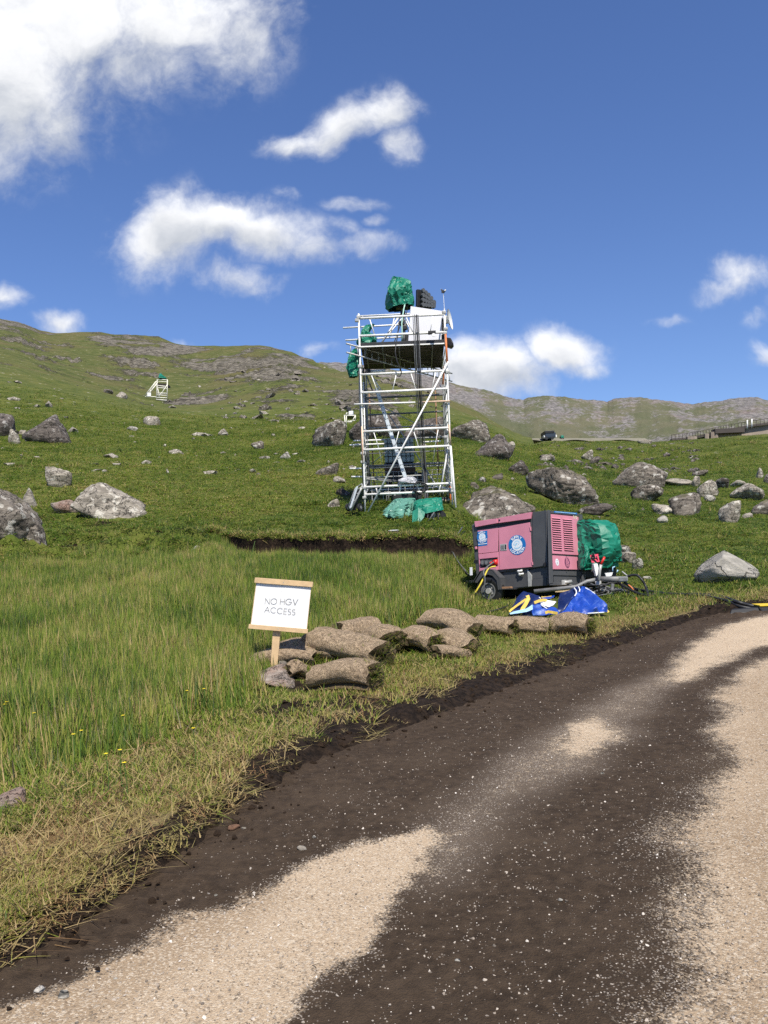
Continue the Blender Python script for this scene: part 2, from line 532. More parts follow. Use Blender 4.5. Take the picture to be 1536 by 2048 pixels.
# ---- the peat hag: a low black bank under an overhanging lip of turf
HAG_PX = [(395, 1072), (440, 1075), (480, 1082), (520, 1087), (560, 1084), (600, 1088), (650, 1090), (690, 1092), (740, 1084), (800, 1086), (850, 1087), (900, 1091), (940, 1098), (965, 1106)]
_hp = [hit(u, v) for u, v in HAG_PX]
_hagth = np.array([math.atan2(p.x, p.y) for p in _hp]); _hagr = np.array([math.hypot(p.x, p.y) for p in _hp])

def hag(x, y):
    """(depth of the cut, metres beyond the lip)"""
    th = np.arctan2(x, y); r = np.hypot(x, y)
    rl = np.interp(th, _hagth, _hagr) + 0.30 * pnoise(th * 38, 3.1) + 0.10 * pnoise(th * 95, 9.7)
    env = sstep(th, _hagth[0] - .004, _hagth[3]) * (1 - sstep(th, _hagth[-3], _hagth[-1] + .004))
    return env * (0.35 + 0.16 * pnoise(th * 40, 5.0)), r - rl

def hummock(x, y):
    """broken peaty mounds on the left, in line with the bank: (where, height -1..1)"""
    th = np.arctan2(x, y); r = np.hypot(x, y)
    where = np.exp(-((r - 21.3 - 1.2 * pnoise(th * 9, 4.4)) / 2.0) ** 2) * (1 - sstep(th, _hagth[0] - .02, _hagth[0] + .03))
    return where, np.clip(1.7 * fbm(x * .75, y * 1.05, 12.0, 3), -1, 1)

def z_ground(x, y, fine=True):
    x = np.asarray(x, float); y = np.asarray(y, float)
    r = np.hypot(x, y)
    z = z_base(x, y)
    sd = road_sd(x, y)
    on = sstep(sd, -0.05, 0.12) * (1 - sstep(sd, ROAD_W - .1, ROAD_W + .3)) * (r < 60)
    near = 1 - sstep(r, 40, 60)
    # turf bank beside the road
    edge_n = 0.10 * pnoise(x * 2.1, y * 2.1, 4.0) + 0.05 * pnoise(x * 6.0, y * 6.0, 1.0)
    bank = (1 - sstep(sd + edge_n, -0.22, 0.02)) * (0.09 + 0.06 * pnoise(x * 1.1, y * 1.1, 8.0) + 0.035 * pnoise(x * 5.3, y * 5.3, 2.0))
    lump = fbm(x * 0.55, y * 0.55, 2.0, 4) * 0.085 * sstep(-sd, 0.1, 1.6)
    hum = fbm(x * 0.16, y * 0.16, 6.0, 3) * 0.20 * sstep(r, 15, 26)
    big = fbm(x * 0.035, y * 0.035, 1.0, 4) * 1.1 * sstep(r, 40, 90) * (1 - 0.4 * sstep(r, 200, 350))
    tus = (fbm(x * 1.7, y * 1.7, 3.0, 3) * 0.05) * sstep(-sd, 0.3, 1.5) * (1 - sstep(r, 30, 60))
    off = (1 - on)
    z = z + (bank * near + lump * near + tus + hum + big) * off
    hb, hv = hummock(x, y)
    z = z + hb * hv * .58
    d, s = hag(x, y)
    z = z - d * (1 - sstep(s, -0.10, 0.06)) * sstep(s, -3.2, -0.55) ** 0.7
    z = z + d * 0.25 * sstep(s, -0.3, 0.15) * (1 - sstep(s, 0.2, 2.2))
    z = z - on * 0.05
    # trampled level stand for the trailer
    q = np.hypot((x - 2.75) / 1.25, (y - 17.0) / 1.25)
    z = z + (np.minimum(z, 0.25 + 0.02 * pnoise(x * 2, y * 2, 3.3)) - z) * (1 - sstep(q, 1.0, 2.0))
    return z

def ground(x, y):
    return float(z_ground(np.array([x]), np.array([y]))[0])

def z_road(x, y):
    return z_base(x, y) + 0.012 * fbm(np.asarray(x) * 0.7, np.asarray(y) * 0.7, 9.0, 3)

def on_ground(u, v):
    """real ground point that shows at pixel (u, v)"""
    r = ray(u, v)
    t = np.exp(np.linspace(math.log(1.5), math.log(500), 2500)) / r[1]
    q = EYE[None] + r[None] * t[:, None]
    below = q[:, 2] <= z_ground(q[:, 0], q[:, 1])
    i = int(np.argmax(below)) if below.any() else len(t) - 1
    a = q[i]
    return Vector((a[0], a[1], ground(a[0], a[1])))

# ================================================================ MATERIALS
def new_mat(name):
    m = bpy.data.materials.new(name)
    m.use_nodes = True
    t = NT(m.node_tree)
    out = t.n('ShaderNodeOutputMaterial')
    return m, t, out

def principled(t, out, color, rough=0.6, metal=0.0, bump=None, bump_d=0.02, bump_s=0.6, spec=0.5, **kw):
    b = t.n('ShaderNodeBsdfPrincipled')
    def put(k, v):
        if isinstance(v, bpy.types.NodeSocket): t.link(v, b.inputs[k])
        elif isinstance(v, (tuple, list)) and len(v) == 3: b.inputs[k].default_value = (*v, 1)
        else: b.inputs[k].default_value = v
    put('Base Color', color); put('Roughness', rough); put('Metallic', metal)
    b.inputs['Specular IOR Level'].default_value = spec
    for k, v in kw.items(): put(k.replace('_', ' '), v)
    if bump is not None:
        bn = t.n('ShaderNodeBump', {'Height': bump, 'Distance': bump_d, 'Strength': bump_s})
        t.link(bn.outputs[0], b.inputs['Normal'])
    t.link(b.outputs[0], out.inputs[0])
    return b

def worn(name, col, rough=0.5, metal=0.0, var=0.18, scale=9.0, dirt=(0.10, 0.075, 0.05), dirt_amt=0.25, bump_d=0.0, spec=0.5):
    """painted or bare surface with uneven tone and some dirt"""
    m, t, out = new_mat(name)
    co = t.n('ShaderNodeTexCoord').outputs['Object']
    n = t.noise(co, scale, 6, 0.6)
    n2 = t.noise(co, scale * 0.31, 4, 0.6)
    c = t.mix(t.smooth(n, 0.3, 0.75), tuple(k * (1 - var) for k in col), tuple(min(1, k * (1 + var * .5)) for k in col))
    c = t.mix(t.m('MULTIPLY', t.smooth(n2, 0.52, 0.75), dirt_amt), c, dirt)
    rg = t.m('ADD', rough - 0.08, t.m('MULTIPLY', n, 0.2))
    principled(t, out, c, rg, metal, bump=n if bump_d else None, bump_d=bump_d or .01, spec=spec)
    return m

# ---- ground cover
def ground_mat():
    m, t, out = new_mat('hill_turf')
    geo = t.n('ShaderNodeNewGeometry')
    pos = geo.outputs['Position']
    nz = t.n('ShaderNodeSeparateXYZ', {0: geo.outputs['Normal']}).outputs[2]
    dist = t.vm('LENGTH', pos)
    far = t.smooth(dist, 40, 260)
    nA = t.noise(pos, 0.045, 5, 0.62)
    nB = t.noise(pos, 0.33, 5, 0.65)
    nC = t.noise(pos, 2.6, 6, 0.7)
    nD = t.noise(pos, 13.0, 5, 0.75)
    g1 = t.mix(t.smooth(nB, 0.36, 0.64), (0.046, 0.080, 0.010), (0.105, 0.125, 0.020))
    g1 = t.mix(t.smooth(nC, 0.42, 0.72), g1, (0.128, 0.122, 0.032))
    g1 = t.mix(t.m('MULTIPLY', t.smooth(nD, 0.52, 0.74), 0.55), g1, (0.20, 0.17, 0.07))
    g2 = t.mix(t.smooth(nB, 0.35, 0.66), (0.056, 0.074, 0.017), (0.112, 0.116, 0.036))
    g2 = t.mix(t.smooth(nA, 0.44, 0.66), g2, (0.112, 0.100, 0.038))
    g2 = t.mix(t.m('MULTIPLY', t.smooth(nC, 0.50, 0.72), 0.6), g2, (0.040, 0.046, 0.013))
    nE = t.noise(pos, 0.95, 8, 0.78)
    g2 = t.mix(t.m('MULTIPLY', t.smooth(nE, 0.56, 0.70), 0.65), g2, (0.235, 0.215, 0.135))
    g2 = t.mix(t.m('MULTIPLY', t.smooth(nE, 0.44, 0.32), 0.75), g2, (0.042, 0.044, 0.018))
    g = t.mix(far, g1, g2)
    # small pale stones and dark heather specks far up the slope
    vor = t.n('ShaderNodeTexVoronoi', {'Scale': 0.85, 'Randomness': 1.0}, feature='F1')
    t.link(pos, vor.inputs['Vector'])
    stone = t.m('MULTIPLY', t.m('MULTIPLY', t.m('SUBTRACT', 1.0, t.smooth(vor.outputs['Distance'], 0.10, 0.30)), t.smooth(nB, 0.53, 0.63)), t.smooth(dist, 40, 90))
    g = t.mix(stone, g, (0.34, 0.32, 0.26))
    # rock outcrops
    rk = t.attr('rock').outputs['Fac']
    rn = t.noise(pos, 0.9, 8, 0.72)
    st = t.n('ShaderNodeMapping', {'Scale': (0.6, 0.6, 3.2)})
    t.link(pos, st.inputs['Vector'])
    rs = t.noise(st.outputs[0], 0.75, 7, 0.74, 0.6)
    rm = t.smooth(t.m('ADD', rk, t.m('MULTIPLY', t.m('SUBTRACT', rn, 0.5), 1.1)), 0.46, 0.60)
    rc = t.mix(t.smooth(rs, 0.36, 0.66), (0.034, 0.030, 0.024), (0.285, 0.255, 0.205))  # dark tone paints the shadow of the crags' crevices into the rock
    rc = t.mix(t.m('MULTIPLY', t.smooth(rn, 0.5, 0.72), 0.55), rc, (0.12, 0.115, 0.05))
    g = t.mix(rm, g, rc)
    # bare peat: road edge and the cut bank, blackened to deepen the bank's shade
    pt = t.attr('peat').outputs['Fac']
    pm = t.smooth(t.m('ADD', pt, t.m('MULTIPLY', t.m('SUBTRACT', nC, 0.5), 0.9)), 0.40, 0.62)
    pc = t.mix(t.smooth(nD, 0.35, 0.7), (0.007, 0.0045, 0.003), (0.034, 0.022, 0.014))
    g = t.mix(pm, g, pc)
    # straw on the verge
    sw = t.attr('straw').outputs['Fac']
    sm = t.smooth(t.m('ADD', sw, t.m('MULTIPLY', t.m('SUBTRACT', nC, 0.5), 1.0)), 0.40, 0.75)
    sc = t.mix(nD, (0.12, 0.085, 0.04), (0.26, 0.20, 0.10))
    g = t.mix(t.m('MULTIPLY', sm, t.m('SUBTRACT', 1.0, pm)), g, sc)
    h = t.m('ADD', t.m('MULTIPLY', nC, 0.10), t.m('ADD', t.m('MULTIPLY', nD, 0.035), t.m('MULTIPLY', t.m('MULTIPLY', rs, rm), 1.2)))
    h = t.m('ADD', h, t.m('MULTIPLY', t.m('MULTIPLY', nB, far), 0.7))
    principled(t, out, g, 0.92, bump=h, bump_d=1.0, bump_s=0.8, spec=0.15)
    return m
MAT_GROUND = ground_mat()

def road_mat():
    m, t, out = new_mat('gravel_road')
    pos = t.n('ShaderNodeNewGeometry').outputs['Position']
    mud = t.attr('mud').outputs['Fac']
    damp = t.attr('damp').outputs['Fac']
    brown = t.attr('brown').outputs['Fac']
    n1 = t.noise(pos, 1.3, 5, 0.6)
    n2 = t.noise(pos, 14.0, 6, 0.72)
    n3 = t.noise(pos, 105.0, 5, 0.75)
    v = t.n('ShaderNodeTexVoronoi', {'Scale': 115.0}, feature='F1'); t.link(pos, v.inputs['Vector'])
    v2 = t.n('ShaderNodeTexVoronoi', {'Scale': 52.0}, feature='F1'); t.link(pos, v2.inputs['Vector'])
    rnd = t.n('ShaderNodeSeparateColor', {0: v.outputs['Color']}).outputs
    rnd2 = t.n('ShaderNodeSeparateColor', {0: v2.outputs['Color']}).outputs
    tan = t.mix(n3, (0.37, 0.272, 0.172), (0.62, 0.480, 0.330))
    tan = t.mix(brown, tan, t.mix(n3, (0.275, 0.190, 0.115), (0.43, 0.320, 0.205)))
    tan = t.mix(t.m('MULTIPLY', t.smooth(rnd[0], 0.55, 0.95), 0.6), tan, (0.70, 0.60, 0.46))
    tan = t.mix(t.m('MULTIPLY', t.smooth(rnd[1], 0.78, 0.98), 0.5), tan, (0.20, 0.15, 0.105))
    peat = t.mix(t.smooth(n2, 0.30, 0.72), (0.034, 0.022, 0.0130), (0.074, 0.050, 0.031))
    peat = t.mix(t.m('MULTIPLY', t.smooth(n1, 0.45, 0.7), 0.5), peat, (0.088, 0.061, 0.039))
    # grit showing through the trodden peat: more of it where the peat is thin
    k = t.m('ADD', mud, t.m('MULTIPLY', t.m('SUBTRACT', n2, 0.5), 0.9))
    k = t.m('ADD', k, t.m('MULTIPLY', t.m('SUBTRACT', n1, 0.5), 0.35))
    grit = t.m('SUBTRACT', 1.0, t.smooth(mud, 0.25, 1.0))
    thr = t.m('SUBTRACT', 0.993, t.m('MULTIPLY', grit, 0.55))
    speck = t.m('MULTIPLY', t.m('GREATER_THAN', rnd[2], thr), t.m('SUBTRACT', 1.0, t.smooth(v.outputs['Distance'], 0.3, 0.55)))
    thr2 = t.m('SUBTRACT', 0.996, t.m('MULTIPLY', grit, 0.10))
    speck2 = t.m('MULTIPLY', t.m('GREATER_THAN', rnd2[2], thr2), t.m('SUBTRACT', 1.0, t.smooth(v2.outputs['Distance'], 0.22, 0.45)))
    speck = t.m('MAXIMUM', speck, speck2)
    kk = t.m('ADD', k, t.m('MULTIPLY', t.m('SUBTRACT', rnd[1], 0.5), 0.42))
    kk = t.m('ADD', kk, t.m('MULTIPLY', t.m('SUBTRACT', n3, 0.5), 0.5))
    cover = t.smooth(kk, 0.20, 0.62)
    dusty = t.mix(n3, (0.105, 0.079, 0.057), (0.215, 0.168, 0.126))
    peat = t.mix(t.m('MULTIPLY', damp, 0.75), peat, dusty)
    peat = t.mix(t.m('MULTIPLY', speck, 0.75), peat, t.mix(rnd[0], (0.24, 0.20, 0.16), (0.56, 0.49, 0.41)))
    c = t.mix(cover, tan, peat)
    h = t.m('ADD', t.m('MULTIPLY', n3, 0.010), t.m('MULTIPLY', t.m('SUBTRACT', 1.0, v.outputs['Distance']), 0.005))
    h = t.m('ADD', h, t.m('MULTIPLY', t.m('MULTIPLY', n2, cover), 0.016))
    principled(t, out, c, 0.93, bump=h, bump_d=1.0, bump_s=0.85, spec=0.2)
    return m
MAT_ROAD = road_mat()

# ================================================================ GROUND SHEET
_th, _lr = np.meshgrid(TH_N, LR_N, indexing='ij')
_r = np.exp(_lr)
# crowd rows towards the peat lip so that its edge is sharp
_hd, _hs = hag(np.sin(_th) * _r, np.cos(_th) * _r)
_in = sstep(_hd, 0.0, 0.12) * (np.abs(_hs) < 2.0)
_r = _r + (np.sign(_hs) * 2.0 * (np.abs(_hs) / 2.0) ** 2.1 - _hs) * _in
gxx = np.sin(_th) * _r; gyy = np.cos(_th) * _r
gzz = np.empty_like(gxx)
rockw = np.zeros_like(gxx)
for i in range(0, len(TH_N), 60):
    gzz[i:i + 60] = z_ground(gxx[i:i + 60], gyy[i:i + 60])
# crags: broken bands of rock that step out of the slope (left hill and the far right knoll)
CRAGS = [  # u, v, half width px, half height px, strength
    (560, 742, 75, 40, 1.1), (470, 735, 90, 24, .8), (610, 745, 50, 26, .8), (255, 672, 80, 14, .8), (330, 700, 90, 20, .8), (420, 742, 110, 14, .75), (130, 718, 40, 7, .8), (275, 776, 40, 11, .9), (390, 798, 75, 8, 1.0), (300, 752, 45, 7, .7),
    (590, 830, 60, 14, .75), (700, 800, 70, 22, .7), (650, 790, 50, 12, .6), (480, 775, 60, 9, .6), (560, 806, 60, 9, .5), (40, 648, 60, 10, .8), (230, 690, 50, 8, .5), (760, 800, 60, 24, .7), (850, 810, 50, 22, .6), (820, 780, 40, 16, .6), (450, 832, 50, 9, .6), (510, 700, 60, 10, .5),
    (1180, 915, 90, 17, .55), (1430, 945, 70, 9, .4), (1330, 940, 60, 10, .4), (1480, 975, 60, 16, .5), (1400, 925, 60, 10, .3), (535, 850, 40, 8, .5)]
_pu = None
def to_px(x, y, z):
    q = np.stack([x - EYE[0], y - EYE[1], z - EYE[2]], -1)
    zc = q @ _F
    zc = np.where(zc > 0.05, zc, 0.05)
    return 768 + FPX * (q @ _R) / zc, 1024 - FPX * (q @ _U) / zc, zc
PU, PV, PD = to_px(gxx, gyy, gzz)
front = gyy > 25
for (cu, cv, ra, rb, s) in CRAGS:
    # a crag is a patch on the ground: found once from its place in the photograph, then laid out in metres
    hp = hit(cu, cv)
    hp2 = hit(cu, cv - rb)
    d0 = math.hypot(hp.x, hp.y)
    wid = ra / FPX * d0
    dep = max(1.5, abs(math.hypot(hp2.x, hp2.y) - d0))
    th0 = math.atan2(hp.x, hp.y)
    qa = (np.arctan2(gxx, gyy) - th0) * d0 / wid
    qb = (np.hypot(gxx, gyy) - d0) / dep
    rockw = np.maximum(rockw, s * np.exp(-(qa ** 2 + qb ** 2) * 0.8) * front)
rad = np.hypot(gxx, gyy)
rn = fbm(gxx * 0.055, gyy * 0.055, gzz * 0.10, 5, 0.6)
rockw = rockw * (0.55 + 1.2 * np.clip(rn + 0.25, 0, 1)) + 0.30 * sstep(rn, 0.18, 0.5) * sstep(rad, 110, 200)
rk_m = sstep(rockw, 0.38, 0.62)
# terraced rock: ledges and risers
amp = np.clip(rad / 300.0, 0.08, 1.0)
led = fbm(gxx * 0.12, gyy * 0.12, gzz * 0.32, 5, 0.62)
step = np.abs(((gzz / (3.2 * amp + .4) + led * 1.4) % 1.0) - 0.5) * 2
_rl = np.log(np.interp(np.arctan2(gxx, gyy), _rd[:, 0], _rd[:, 1]))
crest = 1 - 0.85 * sstep(np.log(rad + 1e-6), _rl - 0.30, _rl - 0.06)
gzz = gzz + rk_m * amp * (2.0 * led + 1.5 * (step - 0.5)) * crest
# peat cut: pull the lip out over the bank
hd, hs = hag(gxx, gyy)
pull = hd * np.exp(-((hs - 0.10) / 0.20) ** 2) * 0.55
gxx = gxx - np.sin(_th) * pull; gyy = gyy - np.cos(_th) * pull
peat_hag = np.where((hs < 0.03) & (hs > -1.0), sstep(hd, 0.05, 0.2) * (1 - sstep(-hs, 0.15 + 0.30 * np.clip(pnoise(_th * 50, 2.2) + .2, 0, 1), 0.55)), 0)
sdg = road_sd(gxx, gyy)
straw = np.clip(1 - np.abs(-sdg - 0.5) / 0.9, 0, 1) * (rad < 40) * (gyy > -3)
_ew = .34 + (.30 + .9 * fbm(gxx * 1.2, gyy * 1.2, 23.0, 3)).clip(0, .6) * sstep(rad, 5, 7)
peat_edge = sstep(sdg, -_ew, -_ew * .4) * (rad < 60)
peat = np.clip(np.maximum(peat_hag * 1.2, peat_edge * 1.05), 0, 1)
# trodden, half-bare verge beside the turf rolls and some dark seams in the far bog
VERGE = [(470, 1402, .9, .55), (590, 1440, .8, .60), (545, 1378, .45, .75), (700, 1392, .6, .6), (640, 1475, .6, .6), (760, 1430, .7, .65), (860, 1400, .7, .55), (350, 1560, .6, .45), (1010, 1350, .7, .5), (930, 1375, .5, .6), (1120, 1312, .6, .5), (480, 1520, .5, .5), (250, 1640, .5, .4), (800, 1312, .5, .5), (965, 1300, .5, .55), (1090, 1282, .5, .5), (1180, 1290, .5, .5), (600, 1385, .5, .6), (705, 1425, .7, .55), (820, 1420, .7, .6), (940, 1385, .6, .55), (1060, 1345, .6, .5), (560, 1472, .6, .5)]
for (cu, cv, rr, s) in VERGE:
    hp = hit(cu, cv)
    peat = np.maximum(peat, 1.25 * s * np.exp(-(((gxx - hp.x) ** 2 + (gyy - hp.y) ** 2) / (rr * rr * .5))))
for (cu, cv, wd, s) in [(230, 1060, 1.3, .72), (60, 1045, 1.0, .7), (330, 1072, 1.4, .6), (120, 1070, 1.2, .55), (395, 1075, .5, .9), (20, 985, .8, .6)]:
    hp = hit(cu, cv)
    peat = np.maximum(peat, s * np.exp(-(((gxx - hp.x) / wd) ** 2 + ((gyy - hp.y) / 0.55) ** 2)))
_hb, _hv = hummock(gxx, gyy)
peat = np.clip(np.maximum(peat, _hb * 1.25 * sstep(-_hv, .08, .40)), 0, 1)
na, nb = gxx.shape
idx = np.arange(na * nb).reshape(na, nb)
quads = np.stack([idx[:-1, :-1], idx[1:, :-1], idx[1:, 1:], idx[:-1, 1:]], -1).reshape(-1, 4)[:, ::-1]
co = np.stack([gxx, gyy, gzz], -1).reshape(-1, 3)
# close the small hole round the viewer's feet
c_id = len(co)
co = np.vstack([co, [[0, 0, float(gzz[:, 0].mean())]]])
attr_pad = lambda a: np.concatenate([a.ravel(), [0.0]])
ground_o = np_mesh('ground', co, quads, MAT_GROUND, True, {'rock': attr_pad(rockw), 'peat': attr_pad(peat), 'straw': attr_pad(straw)})
tag(ground_o, kind='structure')

# ================================================================ ROAD
sel = rad < 60
rs_step = 1
rx = np.sin(_th) * _r; ry = np.cos(_th) * _r
sdr = road_sd(rx, ry)
rz = z_road(rx, ry) + 0.004
# crumbled peat heaped along the edge
rz = rz + 0.03 * np.clip(fbm(rx * 7, ry * 7, 1.0, 3) + .2, 0, 1) * (1 - sstep(sdr, 0.05, 0.55))
ok = (sdr > -0.30) & (sdr < ROAD_W + 0.2) & (rad < 60)
rz = np.where(sdr < 0, rz - 0.10 * sstep(-sdr, 0.0, 0.30), rz)
okq = ok[:-1, :-1] & ok[1:, :-1] & ok[1:, 1:] & ok[:-1, 1:]
qs = np.stack([idx[:-1, :-1], idx[1:, :-1], idx[1:, 1:], idx[:-1, 1:]], -1)[okq][:, ::-1]
used = np.unique(qs)
remap = np.zeros(na * nb, dtype=np.int64); remap[used] = np.arange(len(used))

def in_poly(x, y, poly):
    ins = np.zeros(x.shape, bool)
    n = len(poly)
    for i in range(n):
        x1, y1 = poly[i]; x2, y2 = poly[(i + 1) % n]
        c = ((y1 > y) != (y2 > y)) & (x < (x2 - x1) * (y - y1) / ((y2 - y1) if abs(y2 - y1) > 1e-9 else 1e-9) + x1)
        ins ^= c
    return ins

def closed_sd(x, y, px_poly):
    poly = [tuple(hit(u, v))[:2] for u, v in px_poly]
    d = np.full(x.shape, 1e18)
    n = len(poly)
    for i in range(n):
        ax, ay = poly[i]; bx, by = poly[(i + 1) % n]
        ex, ey = bx - ax, by - ay
        t = np.clip(((x - ax) * ex + (y - ay) * ey) / (ex * ex + ey * ey + 1e-12), 0, 1)
        d = np.minimum(d, (x - ax - t * ex) ** 2 + (y - ay - t * ey) ** 2)
    d = np.sqrt(d)
    return np.where(in_poly(x, y, poly), d, -d)           # positive inside

X = rx.ravel()[used]; Y = ry.ravel()[used]
DRY = [
    ([(-300, 2110), (0, 2005), (60, 1998), (150, 1962), (230, 1900), (300, 1832), (330, 1808), (420, 1812), (470, 1790), (520, 1762), (560, 1738), (650, 1700), (760, 1672), (845, 1650), (880, 1650), (880, 1690), (868, 1740), (830, 1785), (790, 1850), (740, 1920), (680, 1990), (606, 2060), (480, 2200), (-300, 2300)], 0.07),
    ([(1108, 1482), (1140, 1450), (1195, 1432), (1232, 1447), (1230, 1482), (1190, 1512), (1145, 1516), (1114, 1504)], 0.12),
    ([(1320, 1358), (1345, 1320), (1362, 1300), (1400, 1275), (1440, 1250), (1500, 1236), (1560, 1224), (1800, 1205), (2300, 1180), (2300, 1260), (1560, 1290), (1490, 1310), (1440, 1336), (1390, 1366), (1340, 1372)], 0.16),
    ([(1290, 2060), (1320, 1960), (1375, 1850), (1365, 1790), (1372, 1720), (1325, 1690), (1328, 1655), (1385, 1605), (1420, 1560), (1425, 1500), (1400, 1470), (1440, 1430), (1405, 1395), (1440, 1365), (1490, 1330), (1560, 1300), (2300, 1230), (2600, 1500), (2600, 2600), (1200, 2300)], 0.16),
]
dry = np.full(X.shape, 0.0)
rug = 0.16 * fbm(X * 1.9, Y * 1.9, 3.0, 4, 0.6) + 0.05 * pnoise(X * 11, Y * 11, 5.0)
for poly, soft in DRY:
    s = closed_sd(X, Y, poly)
    dry = np.maximum(dry, sstep(s + rug - .05, -soft * 1.6, soft * 1.6))
mud = 1 - dry
# thin dusty peat in the wheel track between the dry patches
track = closed_sd(X, Y, [(880, 1640), (930, 1590), (1000, 1545), (1060, 1490), (1150, 1430), (1240, 1380), (1330, 1340), (1340, 1372), (1290, 1420), (1240, 1490), (1190, 1520), (1100, 1570), (1010, 1625), (950, 1690), (900, 1760), (860, 1760)])
damp = sstep(track + 0.18 * fbm(X * 1.5, Y * 1.5, 8.0, 3), -0.30, 0.25)
mud = mud * (1 - 0.42 * damp)
rim = closed_sd(X, Y, [(1060, 2060), (1180, 1900), (1230, 1800), (1240, 1700), (1290, 1600), (1350, 1520), (1430, 1500), (1370, 1610), (1380, 1700), (1400, 1840), (1320, 1980), (1290, 2060)])
mud = mud * (1 - 0.30 * sstep(rim + 0.2 * fbm(X * 2, Y * 2, 1.5, 3), -0.2, 0.3))
right = closed_sd(X, Y, DRY[3][0])
brown = np.maximum(sstep(right, -0.1, 0.4) * 0.95, sstep(X * 0 + closed_sd(X, Y, [(-300, 2110), (0, 2005), (150, 1962), (330, 1808), (520, 1762), (560, 1790), (430, 1880), (300, 1960), (150, 2060), (-200, 2200)]), -0.2, 0.1) * 0.9)
brown = np.clip(brown + 0.35 * fbm(X * 0.8, Y * 0.8, 4.0, 3), 0, 1)
rco = np.stack([X, Y, rz.ravel()[used]], -1)
rco[:, 2] += 0.010 * mud * (fbm(X * 9, Y * 9, 2.0, 3) + 0.3) * sstep(mud, .2, .6)
road_o = np_mesh('road', rco, remap[qs], MAT_ROAD, True, {'mud': mud, 'damp': damp, 'brown': brown})
tag(road_o, kind='structure')

# ================================================================ FAR MOUNTAIN
MTN = [(-900, 640), (500, 724), (620, 724), (660, 724), (700, 726), (740, 732), (800, 740), (850, 749), (885, 758), (905, 765), (925, 771), (950, 776), (975, 780), (1000, 788), (1025, 796), (1045, 799), (1060, 794), (1085, 791), (1120, 792), (1150, 797), (1185, 799), (1215, 802), (1228, 797), (1250, 794), (1285, 794), (1310, 799), (1340, 802), (1370, 806), (1388, 808), (1410, 803), (1440, 801), (1465, 796), (1495, 793), (1515, 793), (1536, 801), (1600, 796), (1800, 770), (2300, 740), (2900, 780)]
mth = []
for u, v in MTN:
    r_ = ray(u, v); mth.append((math.atan2(r_[0], r_[1]), r_[2] / math.hypot(r_[0], r_[1])))
mth = np.array(mth)
mt = np.radians(np.arange(-24, 48, 0.07))
mr = np.exp(np.linspace(math.log(560), math.log(1900), 150))
MT, MR = np.meshgrid(mt, mr, indexing='ij')
eltop = np.interp(MT, mth[:, 0], mth[:, 1])
RT = 1500.0
base_e = -0.02
s_ = np.clip((np.log(MR) - math.log(560)) / (math.log(RT) - math.log(560)), 0, 1.3)
prof = np.where(s_ <= 1, s_ ** 1.35, 1 - (s_ - 1) * 2.2)
MX = np.sin(MT) * MR; MY = np.cos(MT) * MR
ridg = 1 - np.abs(fbm(MX * 0.0042, MY * 0.0042, 2.0, 5, 0.55)) * 1.6
gul = fbm(MT * 22 + np.log(MR) * 2.2, np.log(MR) * 7.0 + MT * 6, 5.0, 5, 0.6)
_ker = np.exp(-(np.arange(-60, 61) / 24.0) ** 2); _ker /= _ker.sum()
_e1 = np.interp(mt, mth[:, 0], mth[:, 1])
_sm = np.convolve(np.pad(_e1, 60, mode='edge'), _ker, mode='valid')[:, None]
_wt = np.clip(s_, 0, 1) ** 7
ee = base_e + ((eltop * _wt + _sm * (1 - _wt)) - base_e) * prof
mz = EYE[2] + ee * MR
fall = np.sin(np.clip(s_, 0, 1) * math.pi) ** 0.7
mz = mz + fall * (gul * 7 + (ridg - 0.6) * 24) + (fbm(MX * 0.02, MY * 0.02, 1.0, 5, 0.6) * 9 * fall)
rough_top = fbm(MT * 150, 1.7, 0.3, 4) * 2.2
mz = mz + rough_top * sstep(s_, .8, 1.0)
mrock = 0.30 + 0.55 * fbm(MX * 0.010, MY * 0.010, 7.0, 5, 0.6) + 0.55 * sstep(s_, 0.72, 0.98) * (1 - sstep(s_, 1.0, 1.1)) * (0.6 + fbm(MT * 40, 2.2, 3.3, 3))
def mtn_mat():
    m, t, out = new_mat('mountain_slope')
    pos = t.n('ShaderNodeNewGeometry').outputs['Position']
    rk = t.attr('rock').outputs['Fac']
    n1 = t.noise(pos, 0.012, 6, 0.65); n2 = t.noise(pos, 0.06, 7, 0.72); n3 = t.noise(pos, 0.15, 7, 0.80)
    g = t.mix(t.smooth(n1, 0.38, 0.62), (0.086, 0.094, 0.036), (0.128, 0.118, 0.060))
    g = t.mix(t.m('MULTIPLY', t.smooth(n2, 0.48, 0.72), 0.6), g, (0.10, 0.10, 0.055))
    rc = t.mix(t.smooth(n3, 0.36, 0.66), (0.085, 0.076, 0.070), (0.275, 0.25, 0.23))
    rc = t.mix(t.m('MULTIPLY', t.smooth(n1, 0.5, 0.65), 0.35), rc, (0.24, 0.16, 0.13))
    rm = t.smooth(t.m('ADD', rk, t.m('ADD', t.m('MULTIPLY', t.m('SUBTRACT', n2, 0.5), 1.3), t.m('MULTIPLY', t.m('SUBTRACT', n3, 0.5), 1.2))), 0.42, 0.66)
    c = t.mix(rm, g, rc)
    c = t.mix(0.10, c, (0.20, 0.22, 0.25))  # distance haze painted in as a thin bluish grey over the slope colour
    principled(t, out, c, 0.95, bump=t.m('ADD', t.m('MULTIPLY', n2, 9.0), t.m('MULTIPLY', n3, 4.0)), bump_d=1.0, bump_s=0.6, spec=0.1)
    return m
ma, mb_ = MX.shape
mi = np.arange(ma * mb_).reshape(ma, mb_)
mq = np.stack([mi[:-1, :-1], mi[1:, :-1], mi[1:, 1:], mi[:-1, 1:]], -1).reshape(-1, 4)[:, ::-1]
